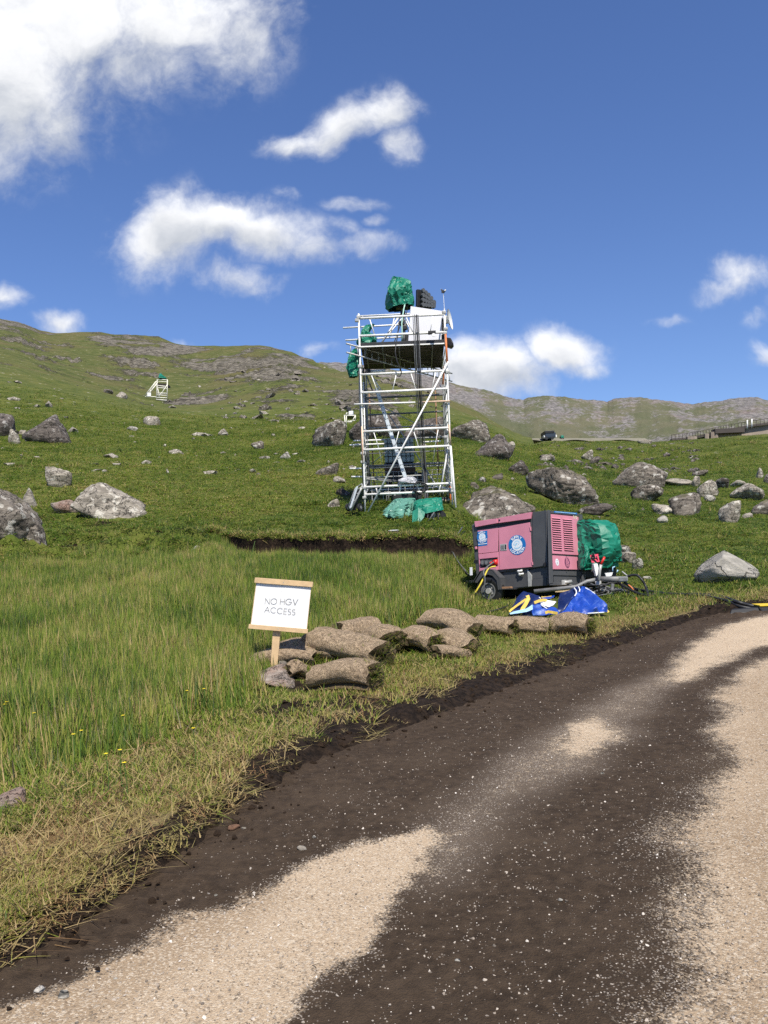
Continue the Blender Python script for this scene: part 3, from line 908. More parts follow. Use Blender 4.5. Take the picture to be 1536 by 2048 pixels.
mtn = np_mesh('mountain', np.stack([MX, MY, mz], -1).reshape(-1, 3), mq, mtn_mat(), True, {'rock': mrock.ravel()})
tag(mtn, kind='structure')
# lowland that closes the ground sheet out to the horizon
def plain():
    n = 72
    V = [(math.sin(2 * math.pi * k / n) * 540, math.cos(2 * math.pi * k / n) * 540, -22) for k in range(n)] + [(math.sin(2 * math.pi * k / n) * 9000, math.cos(2 * math.pi * k / n) * 9000, -60) for k in range(n)]
    F_ = [(k, n + k, n + (k + 1) % n, (k + 1) % n) for k in range(n)]
    m, t, out = new_mat('moorland')
    pos = t.n('ShaderNodeNewGeometry').outputs['Position']
    c = t.mix(t.noise(pos, 0.01, 6, 0.6), (0.08, 0.09, 0.03), (0.15, 0.14, 0.06))
    principled(t, out, c, 0.95, spec=0.1)
    o = mesh_obj('moorland', V, F_, m)
    tag(o, kind='structure')
plain()

# ================================================================ BOULDERS
_icos = {}
def ico(sub):
    if sub not in _icos:
        bm = bmesh.new()
        bmesh.ops.create_icosphere(bm, subdivisions=sub, radius=1.0)
        bm.verts.ensure_lookup_table()
        V = np.array([v.co[:] for v in bm.verts]); F_ = np.array([[v.index for v in f.verts] for f in bm.faces])
        bm.free(); _icos[sub] = (V / np.linalg.norm(V, axis=1)[:, None], F_)
    return _icos[sub]

def rock_mat(name, dark, mid, lichen, lichen_amt=0.35, moss=0.5, scale=1.0, rust=0.0):
    m, t, out = new_mat(name)
    tcn = t.n('ShaderNodeTexCoord')
    rndv = t.n('ShaderNodeObjectInfo').outputs['Random']
    sh = t.n('ShaderNodeCombineXYZ', {0: t.m('MULTIPLY', rndv, 31.0), 1: t.m('MULTIPLY', rndv, 17.0), 2: 0.0}).outputs[0]
    co = t.vm('ADD', tcn.outputs['Object'], sh)
    nz = t.n('ShaderNodeSeparateXYZ', {0: t.n('ShaderNodeNewGeometry').outputs['Normal']}).outputs[2]
    a = t.noise(co, 1.3 * scale, 7, 0.65)
    b = t.noise(co, 5.5 * scale, 7, 0.72)
    mp = t.n('ShaderNodeMapping', {'Rotation': (0.5, 0.35, 0.4), 'Scale': (1.0, 1.0, 4.5)}); t.link(co, mp.inputs['Vector'])
    st = t.noise(mp.outputs[0], 1.4 * scale, 7, 0.7, 0.7)
    c = t.mix(t.smooth(st, 0.33, 0.66), dark, mid)
    c = t.mix(t.m('MULTIPLY', t.smooth(b, 0.46, 0.70), 0.55), c, tuple(k * 1.45 for k in mid))
    # fine cracks
    v = t.n('ShaderNodeTexVoronoi', {'Scale': 1.7 * scale}, feature='DISTANCE_TO_EDGE')
    t.link(t.vm('ADD', co, t.vm('SCALE', t.vm('SUBTRACT', t.noise(co, 3.0 * scale, 4, 0.6, out=1), (0.5, 0.5, 0.5)))), v.inputs['Vector'])
    crack = t.m('SUBTRACT', 1.0, t.smooth(v.outputs['Distance'], 0.0, 0.035))
    c = t.mix(t.m('MULTIPLY', crack, 0.7), c, tuple(k * 0.35 for k in dark))
    # lichen blotches
    lv = t.noise(co, 3.4 * scale, 5, 0.6, 0.4)
    lm = t.smooth(lv, 0.62 - 0.10 * lichen_amt, 0.66 - 0.06 * lichen_amt)
    c = t.mix(t.m('MULTIPLY', lm, lichen_amt + .35), c, lichen)
    spot = t.n('ShaderNodeTexVoronoi', {'Scale': 4.3 * scale}); t.link(co, spot.inputs['Vector'])
    sr = t.n('ShaderNodeSeparateColor', {0: spot.outputs['Color']}).outputs[0]
    sm = t.m('MULTIPLY', t.m('GREATER_THAN', sr, 0.80), t.m('SUBTRACT', 1.0, t.smooth(spot.outputs['Distance'], 0.26, 0.40)))
    c = t.mix(t.m('MULTIPLY', sm, lichen_amt * 1.2), c, tuple(min(.75, k * 1.25) for k in lichen))
    if rust: c = t.mix(t.m('MULTIPLY', t.smooth(a, 0.46, 0.62), rust), c, (0.27, 0.13, 0.085))
    # moss and heather on the upper ledges
    mm = t.smooth(t.m('ADD', t.m('MULTIPLY', nz, 0.55), t.m('MULTIPLY', a, 0.9)), 0.98 - 0.1 * moss, 1.10 - 0.1 * moss)
    c = t.mix(t.m('MULTIPLY', mm, moss), c, t.mix(b, (0.045, 0.038, 0.014), (0.115, 0.115, 0.035)))
    h = t.m('ADD', t.m('MULTIPLY', st, 0.10), t.m('ADD', t.m('MULTIPLY', b, 0.045), t.m('MULTIPLY', crack, -0.05)))
    principled(t, out, c, 0.9, bump=h, bump_d=1.0, bump_s=0.9, spec=0.2)
    return m
ROCK = rock_mat('grey_rock', (0.066, 0.057, 0.048), (0.225, 0.195, 0.160), (0.50, 0.475, 0.42), 0.45, 0.6)
ROCK_DARK = rock_mat('dark_rock', (0.044, 0.037, 0.032), (0.150, 0.128, 0.112), (0.42, 0.40, 0.37), 0.32, 0.45)
ROCK_PALE = rock_mat('pale_rock', (0.15, 0.132, 0.108), (0.36, 0.32, 0.265), (0.60, 0.56, 0.48), 0.45, 0.3)
ROCK_SMOOTH = rock_mat('smooth_pale_rock', (0.26, 0.245, 0.21), (0.37, 0.345, 0.30), (0.47, 0.44, 0.39), 0.2, 0.1, 0.7)
ROCK_RED = rock_mat('reddish_slab', (0.17, 0.145, 0.125), (0.33, 0.275, 0.235), (0.42, 0.37, 0.32), 0.2, 0.05, 1.6, rust=0.5)

def rock_shape(seed, sub, planes=(), nplanes=13, sharp=9.0, rough=0.07, strata=0.03):
    rs = np.random.RandomState(seed)
    Vd, F_ = ico(sub)
    nrm = rs.normal(size=(nplanes, 3)); nrm /= np.linalg.norm(nrm, axis=1)[:, None]
    off = rs.uniform(0.72, 1.02, nplanes)
    if planes:
        pn = np.array([p[:3] for p in planes], float); pn /= np.linalg.norm(pn, axis=1)[:, None]
        nrm = np.vstack([nrm, pn]); off = np.concatenate([off, [p[3] for p in planes]])
    dt = np.maximum(Vd @ nrm.T, 0) / off
    r = np.power((dt ** sharp).sum(1) + 0.55 ** sharp, -1.0 / sharp)
    V = Vd * r[:, None]
    o = seed * 3.17
    n = fbm(V[:, 0] * 1.6 + o, V[:, 1] * 1.6, V[:, 2] * 1.6 + o, 4, 0.55)
    n2 = fbm(V[:, 0] * 5 + o, V[:, 1] * 5, V[:, 2] * 5, 3, 0.6)
    lay = np.abs(((V @ np.array([0.35, 0.2, 0.9]) * 3.2 + 0.8 * n + o) % 1.0) - 0.5)
    V = V * (1 + rough * n + rough * 0.45 * n2 + strata * (lay - .25))[:, None]
    # fill the unit box across the view
    V[:, 0] = (V[:, 0] - V[:, 0].min()) / (V[:, 0].max() - V[:, 0].min()) - 0.5
    V[:, 1] = (V[:, 1] - V[:, 1].min()) / (V[:, 1].max() - V[:, 1].min()) - 0.5
    V[:, 2] = (V[:, 2] - V[:, 2].min()) / (V[:, 2].max() - V[:, 2].min())
    return V, F_

def boulder(label, box, seed, mat=ROCK, planes=(), depth=0.8, sub=4, name='boulder', group=None, bury=0.22, cat='boulder', rugged=.10, **kw):
    u0, v0, u1, v1 = box
    b = on_ground((u0 + u1) / 2, v1 - (v1 - v0) * 0.06)
    d = b.y
    wid = 1.08 * (u1 - u0) / FPX * d; hgt = 1.10 * (v1 - v0) / FPX * d
    V, F_ = rock_shape(seed, sub, planes, **kw)
    dep = wid * depth
    tot = hgt / (1 - bury)
    n_r = fbm(V[:, 0] * 4 + seed, V[:, 1] * 4, V[:, 2] * 4, 4, 0.65)
    V = V + (V - np.array([0, 0, .4])) * (n_r * rugged)[:, None]
    V = V * np.array([wid, dep, tot])
    V[:, 2] -= tot * bury
    # square to the sight line, so that the shape seen is the one in the photograph
    th = math.atan2(b.x, b.y)
    ca, sa = math.cos(-th), math.sin(-th)
    cy = V[:, 1] + dep * 0.42
    x = V[:, 0] * ca - cy * sa; y = V[:, 0] * sa + cy * ca
    V = np.stack([x, y, V[:, 2]], 1)
    o = np_mesh(name, V, F_, mat, False if sub >= 4 else True)
    o.data.polygons.foreach_set('use_smooth', [True] * len(o.data.polygons))
    o.location = b
    tag(o, label, cat, group)
    return o

BG = 'boulders on the hillside'
# left hand slope
boulder('dark pointed boulder with a steep triangular face on the left slope', (50, 832, 140, 890), 3, ROCK_DARK, [(-.62, -.15, .75, .30), (.80, -.25, .45, .42), (.0, -1, .15, .5)], group=BG, nplanes=6, bury=.25)
boulder('dark blocky boulder cut off by the left edge of the picture', (-40, 828, 26, 876), 8, ROCK_DARK, group=BG)
boulder('low pale stone beside the dark blocky boulder at the left edge', (18, 862, 40, 890), 12, ROCK_PALE, group=BG, sub=3)
boulder('small pale rounded rock with a flat mossy top above the outcrops', (94, 936, 142, 978), 15, ROCK_PALE, [(.1, -.2, 1, .62)], group=BG)
boulder('broad pale outcrop with slanting streaks and a steep right shoulder', (152, 971, 286, 1042), 21, ROCK_PALE, [(.65, -.2, .75, .5), (-.5, -.4, .75, .62), (0, -1, .35, .5)], group=BG, depth=.6, strata=.06, sub=5)
boulder('reddish brown peat covered stone at the foot of the pale outcrop', (106, 1003, 158, 1030), 27, ROCK_RED, group=BG, sub=3)
boulder('large grey outcrop with a turf cap at the left edge of the picture', (-50, 985, 78, 1062), 30, ROCK, [(.55, -.3, .75, .55), (0, -1, .4, .55)], group=BG, sub=5, moss_cap=None) if False else boulder('large grey outcrop sloping down to the grass at the left edge of the picture', (-50, 983, 78, 1070), 30, ROCK, [(.55, -.3, .75, .55), (0, -1, .4, .55)], group=BG, sub=5)
boulder('upright pale slab leaning on the large grey outcrop', (46, 982, 74, 1020), 33, ROCK_PALE, [(.8, -.2, .5, .4)], group=BG, sub=3)
boulder('narrow tongue of grey rock running down into the grass below the large outcrop', (56, 1058, 98, 1090), 36, ROCK, [(.8, -.3, .5, .4)], group=BG, sub=4, bury=.7)
boulder('long pale stone lying in the grass below the far scaffold', (288, 834, 320, 852), 40, ROCK_PALE, group=BG, sub=3)
boulder('flat whitish stone in the grass right of the dark pointed boulder', (255, 853, 275, 862), 41, ROCK_SMOOTH, group=BG, sub=3)
boulder('pale stone on the slope left of the far scaffold', (233, 783, 254, 797), 42, ROCK_PALE, group=BG, sub=3)
boulder('grey stone up the slope, left of the pale stone by the far scaffold', (208, 778, 226, 788), 43, ROCK, group=BG, sub=3)
boulder('low grey mossy stone alone in the grass midway to the big tower', (503, 883, 527, 900), 44, ROCK, group=BG, sub=3)
boulder('small whitish slanting stone in the grass left of the big tower', (561, 905, 581, 919), 45, ROCK_SMOOTH, [(-.6, 0, .8, .4)], group=BG, sub=3)
boulder('mossy stone with white lichen in the grass left of the tower', (633, 929, 677, 954), 46, ROCK, [(-.5, -.1, .85, .5)], group=BG)
boulder('small rounded grey stone below the mossy lichen stone', (667, 955, 691, 968), 47, ROCK_PALE, group=BG, sub=3)
boulder('brown half buried stone beside the folded trolley', (672, 978, 700, 992), 48, ROCK_DARK, group=BG, sub=3, bury=.4)
boulder('flat pale stone sunk in the turf below the brown half buried stone', (652, 1000, 679, 1017), 49, ROCK_PALE, group=BG, sub=3, bury=.45)
boulder('pale stone of a close pair far up the slope', (437, 858, 456, 872), 50, ROCK_PALE, group=BG, sub=3)
boulder('tiny white stone lying right below the far scaffold', (444, 866, 455, 872), 51, ROCK_SMOOTH, group=BG, sub=3)
boulder('grey stone at the brink of the black peat bank', (384, 1093, 404, 1104), 52, ROCK_SMOOTH, group=BG, sub=3)
# round the tower
boulder('big slab sided boulder leaning by the small far scaffold, left of the tower', (625, 845, 693, 897), 60, ROCK, [(-.75, -.45, .15, .42), (-.35, -.1, .9, .5), (.45, -.75, -.1, .6)], group=BG, nplanes=7, depth=.9)
boulder('dark boulder behind the left legs of the tower', (700, 838, 752, 884), 61, ROCK_DARK, group=BG)
boulder('wide dark boulder behind the water tank', (742, 832, 808, 878), 62, ROCK_DARK, [(0, -.6, 1, .6)], group=BG)
boulder('rugged grey boulder behind the right legs of the tower', (806, 838, 888, 882), 63, ROCK_DARK, group=BG)
boulder('tall grey boulder on the knoll just right of the tower', (903, 842, 979, 884), 64, ROCK, [(-.4, -.1, .9, .55), (.75, -.3, .4, .55)], group=BG)
boulder('dark pitted boulder with a white lichen foot, below the knoll boulder', (946, 873, 1024, 922), 65, ROCK_DARK, [(-.7, -.2, .5, .6)], group=BG, rough=.10)
boulder('small pale stone touching the right side of the pitted boulder', (1008, 884, 1030, 897), 66, ROCK_PALE, group=BG, sub=3)
boulder('narrow tilted brown stone right of the pitted boulder', (1015, 924, 1056, 953), 67, ROCK_DARK, [(-.5, -.1, .85, .45), (.7, -.2, .6, .55)], group=BG)
boulder('very large two sided boulder with a smooth pale right face', (1055, 942, 1191, 1012), 68, ROCK, [(.55, -.55, .62, .50), (-.70, -.60, .10, .50), (.15, .2, 1, .72), (.1, -1, -.35, .62)], group=BG, nplanes=5, sub=5, depth=.8)
boulder('huge lichen spotted boulder behind the pink generator', (898, 979, 1068, 1052), 69, ROCK, [(-.55, -.3, .8, .58), (.5, -.3, .85, .62), (0, -.8, .6, .62)], group=BG, nplanes=7, sub=5, depth=.7, bury=.3)
boulder('flat dark mossy rock above the green cover', (1158, 1010, 1223, 1032), 70, ROCK_DARK, group=BG)
boulder('brown stone in the grass below the knoll, nearest the tower', (955, 955, 972, 965), 71, ROCK_DARK, group=BG, sub=3, bury=.4)
boulder('low brown stone beneath the narrow tilted stone', (978, 948, 1006, 961), 72, ROCK_DARK, group=BG, sub=3, bury=.35)
boulder('faint grey stone sunk in the grass left above the huge boulder', (942, 966, 958, 978), 73, ROCK, group=BG, sub=3, bury=.4)
# right hand field
boulder('wide grey brown boulder with a jagged top in the right hand field', (1230, 929, 1330, 977), 80, ROCK, [(-.6, -.2, .7, .58), (.55, -.2, .8, .6)], group=BG, rough=.1)
boulder('smooth oval grey boulder beneath the wide jagged boulder', (1266, 973, 1325, 1006), 81, ROCK, [(0, -.1, 1, .8)], group=BG, nplanes=9, sharp=4.5, rough=.04)
boulder('round boulder with a dark lower half and a pale crown', (1342, 991, 1401, 1033), 82, ROCK, group=BG, sharp=6)
boulder('flat speckled stone touching the left of the round boulder', (1306, 1010, 1346, 1031), 83, ROCK_PALE, group=BG)
boulder('little white stone below the flat speckled stone', (1315, 1033, 1335, 1047), 84, ROCK_SMOOTH, group=BG, sub=3)
boulder('pale egg shaped boulder with ribbed layers, alone in the lower field', (1440, 1007, 1481, 1048), 85, ROCK_PALE, group=BG, sharp=5, strata=.10)
boulder('thin flat stone right of the ribbed egg boulder', (1482, 1027, 1504, 1038), 86, ROCK_PALE, group=BG, sub=3)
boulder('long low slab running right from the wide jagged boulder', (1330, 957, 1388, 974), 87, ROCK_PALE, group=BG)
boulder('narrow pointed slab at the end of the long low slab', (1384, 955, 1400, 975), 88, ROCK_PALE, [(-.8, 0, .6, .4)], group=BG, sub=3)
boulder('pale rounded boulder with a white patch at its lower left', (1397, 965, 1435, 997), 89, ROCK_PALE, group=BG, sharp=6)
boulder('white stone at the foot of the rounded boulder with the white patch', (1410, 991, 1430, 1004), 90, ROCK_SMOOTH, group=BG, sub=3)
boulder('dark broken rock right of the pale rounded boulder', (1427, 959, 1457, 979), 91, ROCK_DARK, group=BG)
boulder('grey slab tilted up behind the dark broken rock', (1462, 962, 1492, 975), 92, ROCK_PALE, group=BG, sub=3)
boulder('broad pale outcrop rising to the right edge of the field', (1464, 970, 1524, 1002), 93, ROCK_PALE, [(.6, -.1, .8, .5), (-.5, -.3, .8, .5)], group=BG)
boulder('grey rock cut by the right edge, lower of two', (1506, 1004, 1545, 1031), 94, ROCK, group=BG)
boulder('upright pale rock near the right edge, above the outcrop', (1513, 938, 1526, 958), 95, ROCK_PALE, group=BG, sub=3)
boulder('grey rock cut by the right edge, upper of two', (1529, 950, 1552, 968), 96, ROCK, group=BG, sub=3)
boulder('mossy stone standing alone above the pale rounded boulder', (1386, 941, 1415, 953), 97, ROCK, group=BG, sub=3)
boulder('smooth pointed pale boulder by the roadside grass on the right', (1396, 1113, 1510, 1172), 98, ROCK_SMOOTH, [(-.62, -.2, .75, .40), (.55, -.25, .80, .42), (0, -1, .35, .55)], group=BG, nplanes=4, sharp=11, rough=.025, strata=0, bury=.2, sub=5, rugged=.02)
boulder('upper dark block of the two leaning blocks in the scree', (1163, 902, 1186, 922), 99, ROCK_PALE, [(-.6, 0, .8, .4)], group=BG, sub=3)
boulder('lower right block of the two leaning blocks in the scree', (1178, 915, 1200, 931), 100, ROCK_DARK, group=BG, sub=3)
boulder('thin pale slab lying at the left end of the scree', (1081, 910, 1109, 924), 101, ROCK_PALE, group=BG, sub=3)
boulder('white rounded rock at the corner of the green cover', (1265, 1120, 1286, 1140), 102, ROCK_SMOOTH, group=BG, sub=3)
boulder('dark rough rock just right of the green cover', (1232, 1095, 1262, 1122), 103, ROCK, group=BG)
boulder('small flat stone between the dark rough rock and the white one', (1244, 1108, 1272, 1130), 104, ROCK_PALE, group=BG, sub=3)
boulder('flat pale stone on the grass right of the drawbar', (1286, 1154, 1304, 1160), 105, ROCK_SMOOTH, group=BG, sub=3)
boulder('pale slab on the skyline left of the dam', (1276, 880, 1302, 888), 106, ROCK_PALE, group=BG, sub=3)

# loose stones nobody could count
def stone_field(name, label, n, area, size, mat, seed, cond=None):
    rs = np.random.RandomState(seed)
    Vs, Fs = [], []
    V0, F0 = ico(1)
    b = 0
    for k in range(n):
        for _ in range(30):
            u = rs.uniform(area[0], area[2]); v = rs.uniform(area[1], area[3])
            p = hit(u, v)
            if p.y < 400 and (cond is None or cond(p)): break
        s = size[0] * (size[1] / size[0]) ** (rs.rand() ** 2.2) * (1 if p.y < 100 else 1.2)
        s *= max(0.35, min(1.6, p.y / 60.0)) ** 0.6
        z = ground(p.x, p.y)
        sc = s * np.array([rs.uniform(.7, 1.6), rs.uniform(.6, 1.1), rs.uniform(.35, .8)])
        jit = V0 * (1 + 0.3 * rs.normal(size=(len(V0), 1)))
        a = rs.uniform(0, 6.28)
        q = jit * sc
        q = np.stack([q[:, 0] * math.cos(a) - q[:, 1] * math.sin(a), q[:, 0] * math.sin(a) + q[:, 1] * math.cos(a), q[:, 2]], 1)
        Vs.append(q + np.array([p.x, p.y, z + sc[2] * 0.15])); Fs.append(F0 + b); b += len(V0)
    o = np_mesh(name, np.vstack(Vs), np.vstack(Fs), mat, False)
    tag(o, label, 'stones', kind='stuff')
    return o
stone_field('hillside_stones', 'countless small pale stones strewn over the grassy hillside', 300, (-100, 690, 900, 1000), (0.07, 0.5), ROCK_PALE, 5, lambda p: p.y > 34)
stone_field('scree', 'brown and grey scree scattered over the right hand field', 330, (1075, 888, 1400, 945), (0.06, 0.38), ROCK_DARK, 6)
stone_field('field_stones', 'small pale stones in the grass of the right hand field', 130, (930, 900, 1600, 1060), (0.04, 0.2), ROCK_PALE, 7, lambda p: p.y > 26)
stone_field('slope_rubble', 'rubble of grey rock below the crags and behind the tower', 200, (450, 740, 900, 840), (0.12, 0.8), ROCK, 8, lambda p: p.y > 80)

# ================================================================ SCAFFOLD TOWER
def Z1(X, Y): return 660 + X * 280 / 1536, 530 + Y * 280 / 1536        # enlargements the tubes were measured in
def Z2(X, Y): return 670 + X * 280 / 1536, 780 + Y * 280 / 1536
FR, BK = 23.4, 26.6
def t1(X, Y, d=FR): return P(*Z1(X, Y), d)
def t2(X, Y, d=FR): return P(*Z2(X, Y), d)

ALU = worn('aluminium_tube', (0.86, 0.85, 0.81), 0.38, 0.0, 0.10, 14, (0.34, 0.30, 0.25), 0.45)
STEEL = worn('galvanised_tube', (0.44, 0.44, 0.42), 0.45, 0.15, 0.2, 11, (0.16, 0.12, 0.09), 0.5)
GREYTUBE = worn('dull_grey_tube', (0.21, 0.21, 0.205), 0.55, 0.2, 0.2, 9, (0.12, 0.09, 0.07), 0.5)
RUSTY = worn('rusty_tube', (0.30, 0.17, 0.09), 0.75, 0.0, 0.3, 14, (0.12, 0.07, 0.04), 0.5)
ORANGE = worn('orange_paint', (0.72, 0.20, 0.05), 0.5, 0.0, 0.15, 12, (0.30, 0.18, 0.10), 0.4)
PEACH = worn('faded_orange_tube', (0.72, 0.50, 0.36), 0.5, 0.0, 0.2, 12, (0.5, 0.3, 0.18), 0.5)
BLACK = worn('black_plastic', (0.014, 0.014, 0.015), 0.5, 0.0, 0.3, 12, (0.05, 0.045, 0.04), 0.3)
RUBBER = worn('cable_rubber', (0.016, 0.016, 0.017), 0.5, 0.0, 0.3, 20, (0.06, 0.05, 0.04), 0.3)
CABLEGREY = worn('grey_cable', (0.10, 0.105, 0.11), 0.55, 0.0, 0.25, 20, (0.2, 0.18, 0.15), 0.3)
WHITE = worn('white_paint', (0.80, 0.80, 0.78), 0.5, 0.0, 0.06, 5, (0.5, 0.48, 0.44), 0.2)
DECK = worn('shade_dark_deck_wood', (0.040, 0.031, 0.025), 0.85, 0.0, 0.35, 5, (0.018, 0.015, 0.013), 0.5)  # wood darkened so its colour carries the shade on the platform's underside
WOODPALE = worn('pale_timber', (0.62, 0.46, 0.25), 0.7, 0.0, 0.15, 7, (0.35, 0.24, 0.12), 0.3)

def tarp_mat(name, col, rough=0.36, weave=True, dull=0.25, worn_to=None):
    m, t, out = new_mat(name)
    co = t.n('ShaderNodeTexCoord').outputs['Object']
    n = t.noise(co, 3.0, 5, 0.6); n2 = t.noise(co, 14.0, 5, 0.65)
    c = t.mix(t.smooth(n, 0.35, 0.7), tuple(k * .82 for k in col), col)
    c = t.mix(t.m('MULTIPLY', t.smooth(n2, 0.55, 0.8), dull), c, tuple(k * .6 + .10 for k in col))
    if worn_to:
        sv = t.n('ShaderNodeMapping', {'Rotation': (0.3, 0.5, 0.8), 'Scale': (1.0, 3.5, 1.0)}); t.link(co, sv.inputs['Vector'])
        c = t.mix(t.m('MULTIPLY', t.smooth(t.noise(sv.outputs[0], 5.0, 6, 0.7), 0.50, 0.72), 0.75), c, worn_to)
    wv = t.n('ShaderNodeTexWave', {'Scale': 55.0, 'Distortion': 1.0}); t.link(co, wv.inputs['Vector'])
    h = t.m('ADD', t.m('MULTIPLY', n2, 0.02), t.m('MULTIPLY', t.noise(co, 6.0, 3, 0.5), 0.05))
    b = principled(t, out, c, rough, 0.0, bump=h, bump_d=1.0, bump_s=0.22, spec=0.45)
    return m
TARP_GREEN = tarp_mat('green_tarpaulin', (0.007, 0.195, 0.120), 0.48)
TARP_PALE = tarp_mat('shiny_light_green_sheet', (0.12, 0.30, 0.23), 0.36, dull=0.5)
TARP_BLUE = tarp_mat('blue_tarpaulin', (0.012, 0.060, 0.37), 0.42, worn_to=(0.13, 0.24, 0.56))
TARP_BLUE_SHADE = tarp_mat('shaded_blue_tarpaulin', (0.006, 0.016, 0.085), 0.4)  # darker copy of the blue cloth, shade of the folds put into its colour

tow = thing('scaffold_tower', 'tall aluminium scaffold tower with a dark boarded platform, loaded with lamps and green covers', 'scaffold tower', P(815, 1012, 24.5))
def tt(name, pts, r, mat=ALU, n=8, parent=tow): return tube(name, pts, r, mat, parent, n)
TR = 0.0255
# standards
tt('standard', [t1(314, 535), t1(345, 1500), t2(325, 1080), t2(332, 1365)], TR)
tt('standard', [t1(1252, 505), t1(1300, 1500), t2(1275, 900), t2(1290, 1290)], TR)
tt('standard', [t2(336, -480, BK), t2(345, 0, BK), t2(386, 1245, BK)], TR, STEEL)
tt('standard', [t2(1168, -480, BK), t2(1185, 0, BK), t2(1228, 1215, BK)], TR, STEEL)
tt('standard', [t1(322, 900, FR + .12), t2(270, 60, FR + .12), t2(325, 1350, FR + .12)], TR, GREYTUBE)
tt('standard', [t1(365, 1130, 25), t2(345, 300, 25), t2(380, 1240, 25)], TR, GREYTUBE)
tt('standard', [t1(1235, 1150, 25.2), t2(1205, 0, 25.2), t2(1240, 1250, 25.2)], TR, STEEL)
tt('standard', [t2(1100, 0, BK + .9), t2(1135, 900, BK + .9)], 0.024, RUSTY)
tt('standard', [t2(375, 40, BK + .9), t2(405, 580, BK + .9), t2(430, 1040, BK + .9)], 0.022, RUSTY)
tt('painted_standard', [t1(1268, 760, FR - .05), t1(1287, 1090, FR - .05)], 0.030, ORANGE)
tt('painted_standard', [t1(1250, 1120, 25.0), t1(1240, 1310, 25.0)], 0.026, ORANGE)
tt('painted_standard', [t2(296, 400, FR - .03), t2(306, 800, FR - .03)], 0.026, PEACH)
tt('painted_standard', [t2(1252, 380, FR - .03), t2(1266, 600, FR - .03)], 0.026, PEACH)
tt('painted_standard', [t2(1262, 1045, 24.4), t2(1268, 1235, 24.4)], 0.034, ORANGE)

def ladder_beam(a0, a1, b0, b1, lac, mat=ALU, r=0.026, lr=0.013):
    """upper chord a0-a1, lower chord b0-b1, lacing bars"""
    m = MB().tube([a0, a1], r).tube([b0, b1], r)
    o = m.build('ladder_beam', mat, tow, True)
    for p, q in lac:
        V, F_ = tube_geo([p, q], lr, 6)
        mesh_obj('lacing', V, F_, mat, o, True)
    return o
ladder_beam(t1(318, 586), t1(1258, 541), t1(322, 780), t1(1262, 737), [(t1(435, 592), t1(490, 770)), (t1(705, 582), t1(665, 760)), (t1(835, 570), t1(915, 752)), (t1(1130, 556), t1(1098, 742))], r=0.036, lr=.017)
ladder_beam(t1(335, 1203), t1(1285, 1158), t1(340, 1402), t1(1292, 1356), [(t1(455, 1208), t1(520, 1390)), (t1(728, 1195), t1(685, 1382)), (t1(888, 1188), t1(943, 1370)), (t1(1160, 1175), t1(1116, 1362))], r=0.034, lr=.015)
ladder_beam(t2(298, 457), t2(1255, 413), t2(305, 657), t2(1268, 612), [(t2(424, 460), t2(482, 645)), (t2(702, 447), t2(655, 632)), (t2(860, 440), t2(916, 622)), (t2(1132, 432), t2(1098, 618))], r=0.033, lr=.014)
ladder_beam(t2(318, 1067), t2(1280, 1022), t2(325, 1148), t2(1288, 1106), [(t2(448, 1065), t2(468, 1140)), (t2(724, 1050), t2(706, 1128)), (t2(905, 1042), t2(930, 1120)), (t2(1160, 1030), t2(1140, 1112))], r=0.032, lr=.015)
tt('lacing', [t2(480, 650), t2(520, 818, 24)], 0.012)
tt('lacing', [t2(1100, 605), t2(1074, 795, 24)], 0.012)
# rear frame
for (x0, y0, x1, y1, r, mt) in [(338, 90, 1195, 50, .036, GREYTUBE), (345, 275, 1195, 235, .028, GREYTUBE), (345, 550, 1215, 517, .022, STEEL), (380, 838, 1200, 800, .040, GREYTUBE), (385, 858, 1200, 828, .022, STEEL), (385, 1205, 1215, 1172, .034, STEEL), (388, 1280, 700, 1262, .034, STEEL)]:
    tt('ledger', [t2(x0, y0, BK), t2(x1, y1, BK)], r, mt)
tt('ledger', [t1(330, 560, BK), t1(1180, 520, BK)], .026, ALU)
tt('ledger', [t2(210, 157, FR - .07), t2(880, 136, FR - .07)], .024)
tt('ledger', [t2(960, 132, FR - .07), t2(1262, 120, FR - .07)], .024, PEACH)
# long tubes that stick out on the left
tt('transom', [t1(143, 690, 25), t1(882, 648, 25)], .026)
tt('transom', [t1(170, 826, 24.7), t1(785, 790, 24.7)], .026)
tt('transom', [t2(203, 558, 25), t2(545, 547, 25)], .024)
tt('transom', [t2(160, 605, 24.6), t2(540, 590, 24.6)], .024)
tt('transom', [t2(160, 862, 24.2), t2(320, 861, 24.2)], .024)
tt('transom', [t2(180, 952, 24.2), t2(320, 951, 24.2)], .024)
tt('transom', [t2(880, 527, 25), t2(1230, 514, 25)], .020, STEEL)
tt('transom', [t2(965, 571, 25), t2(1160, 560, 25)], .024)
tt('transom', [t2(330, 958, 24), t2(690, 1000, 25)], .026, GREYTUBE)
tt('transom', [t2(345, 975, 24), t2(690, 1010, 25)], .014, STEEL)
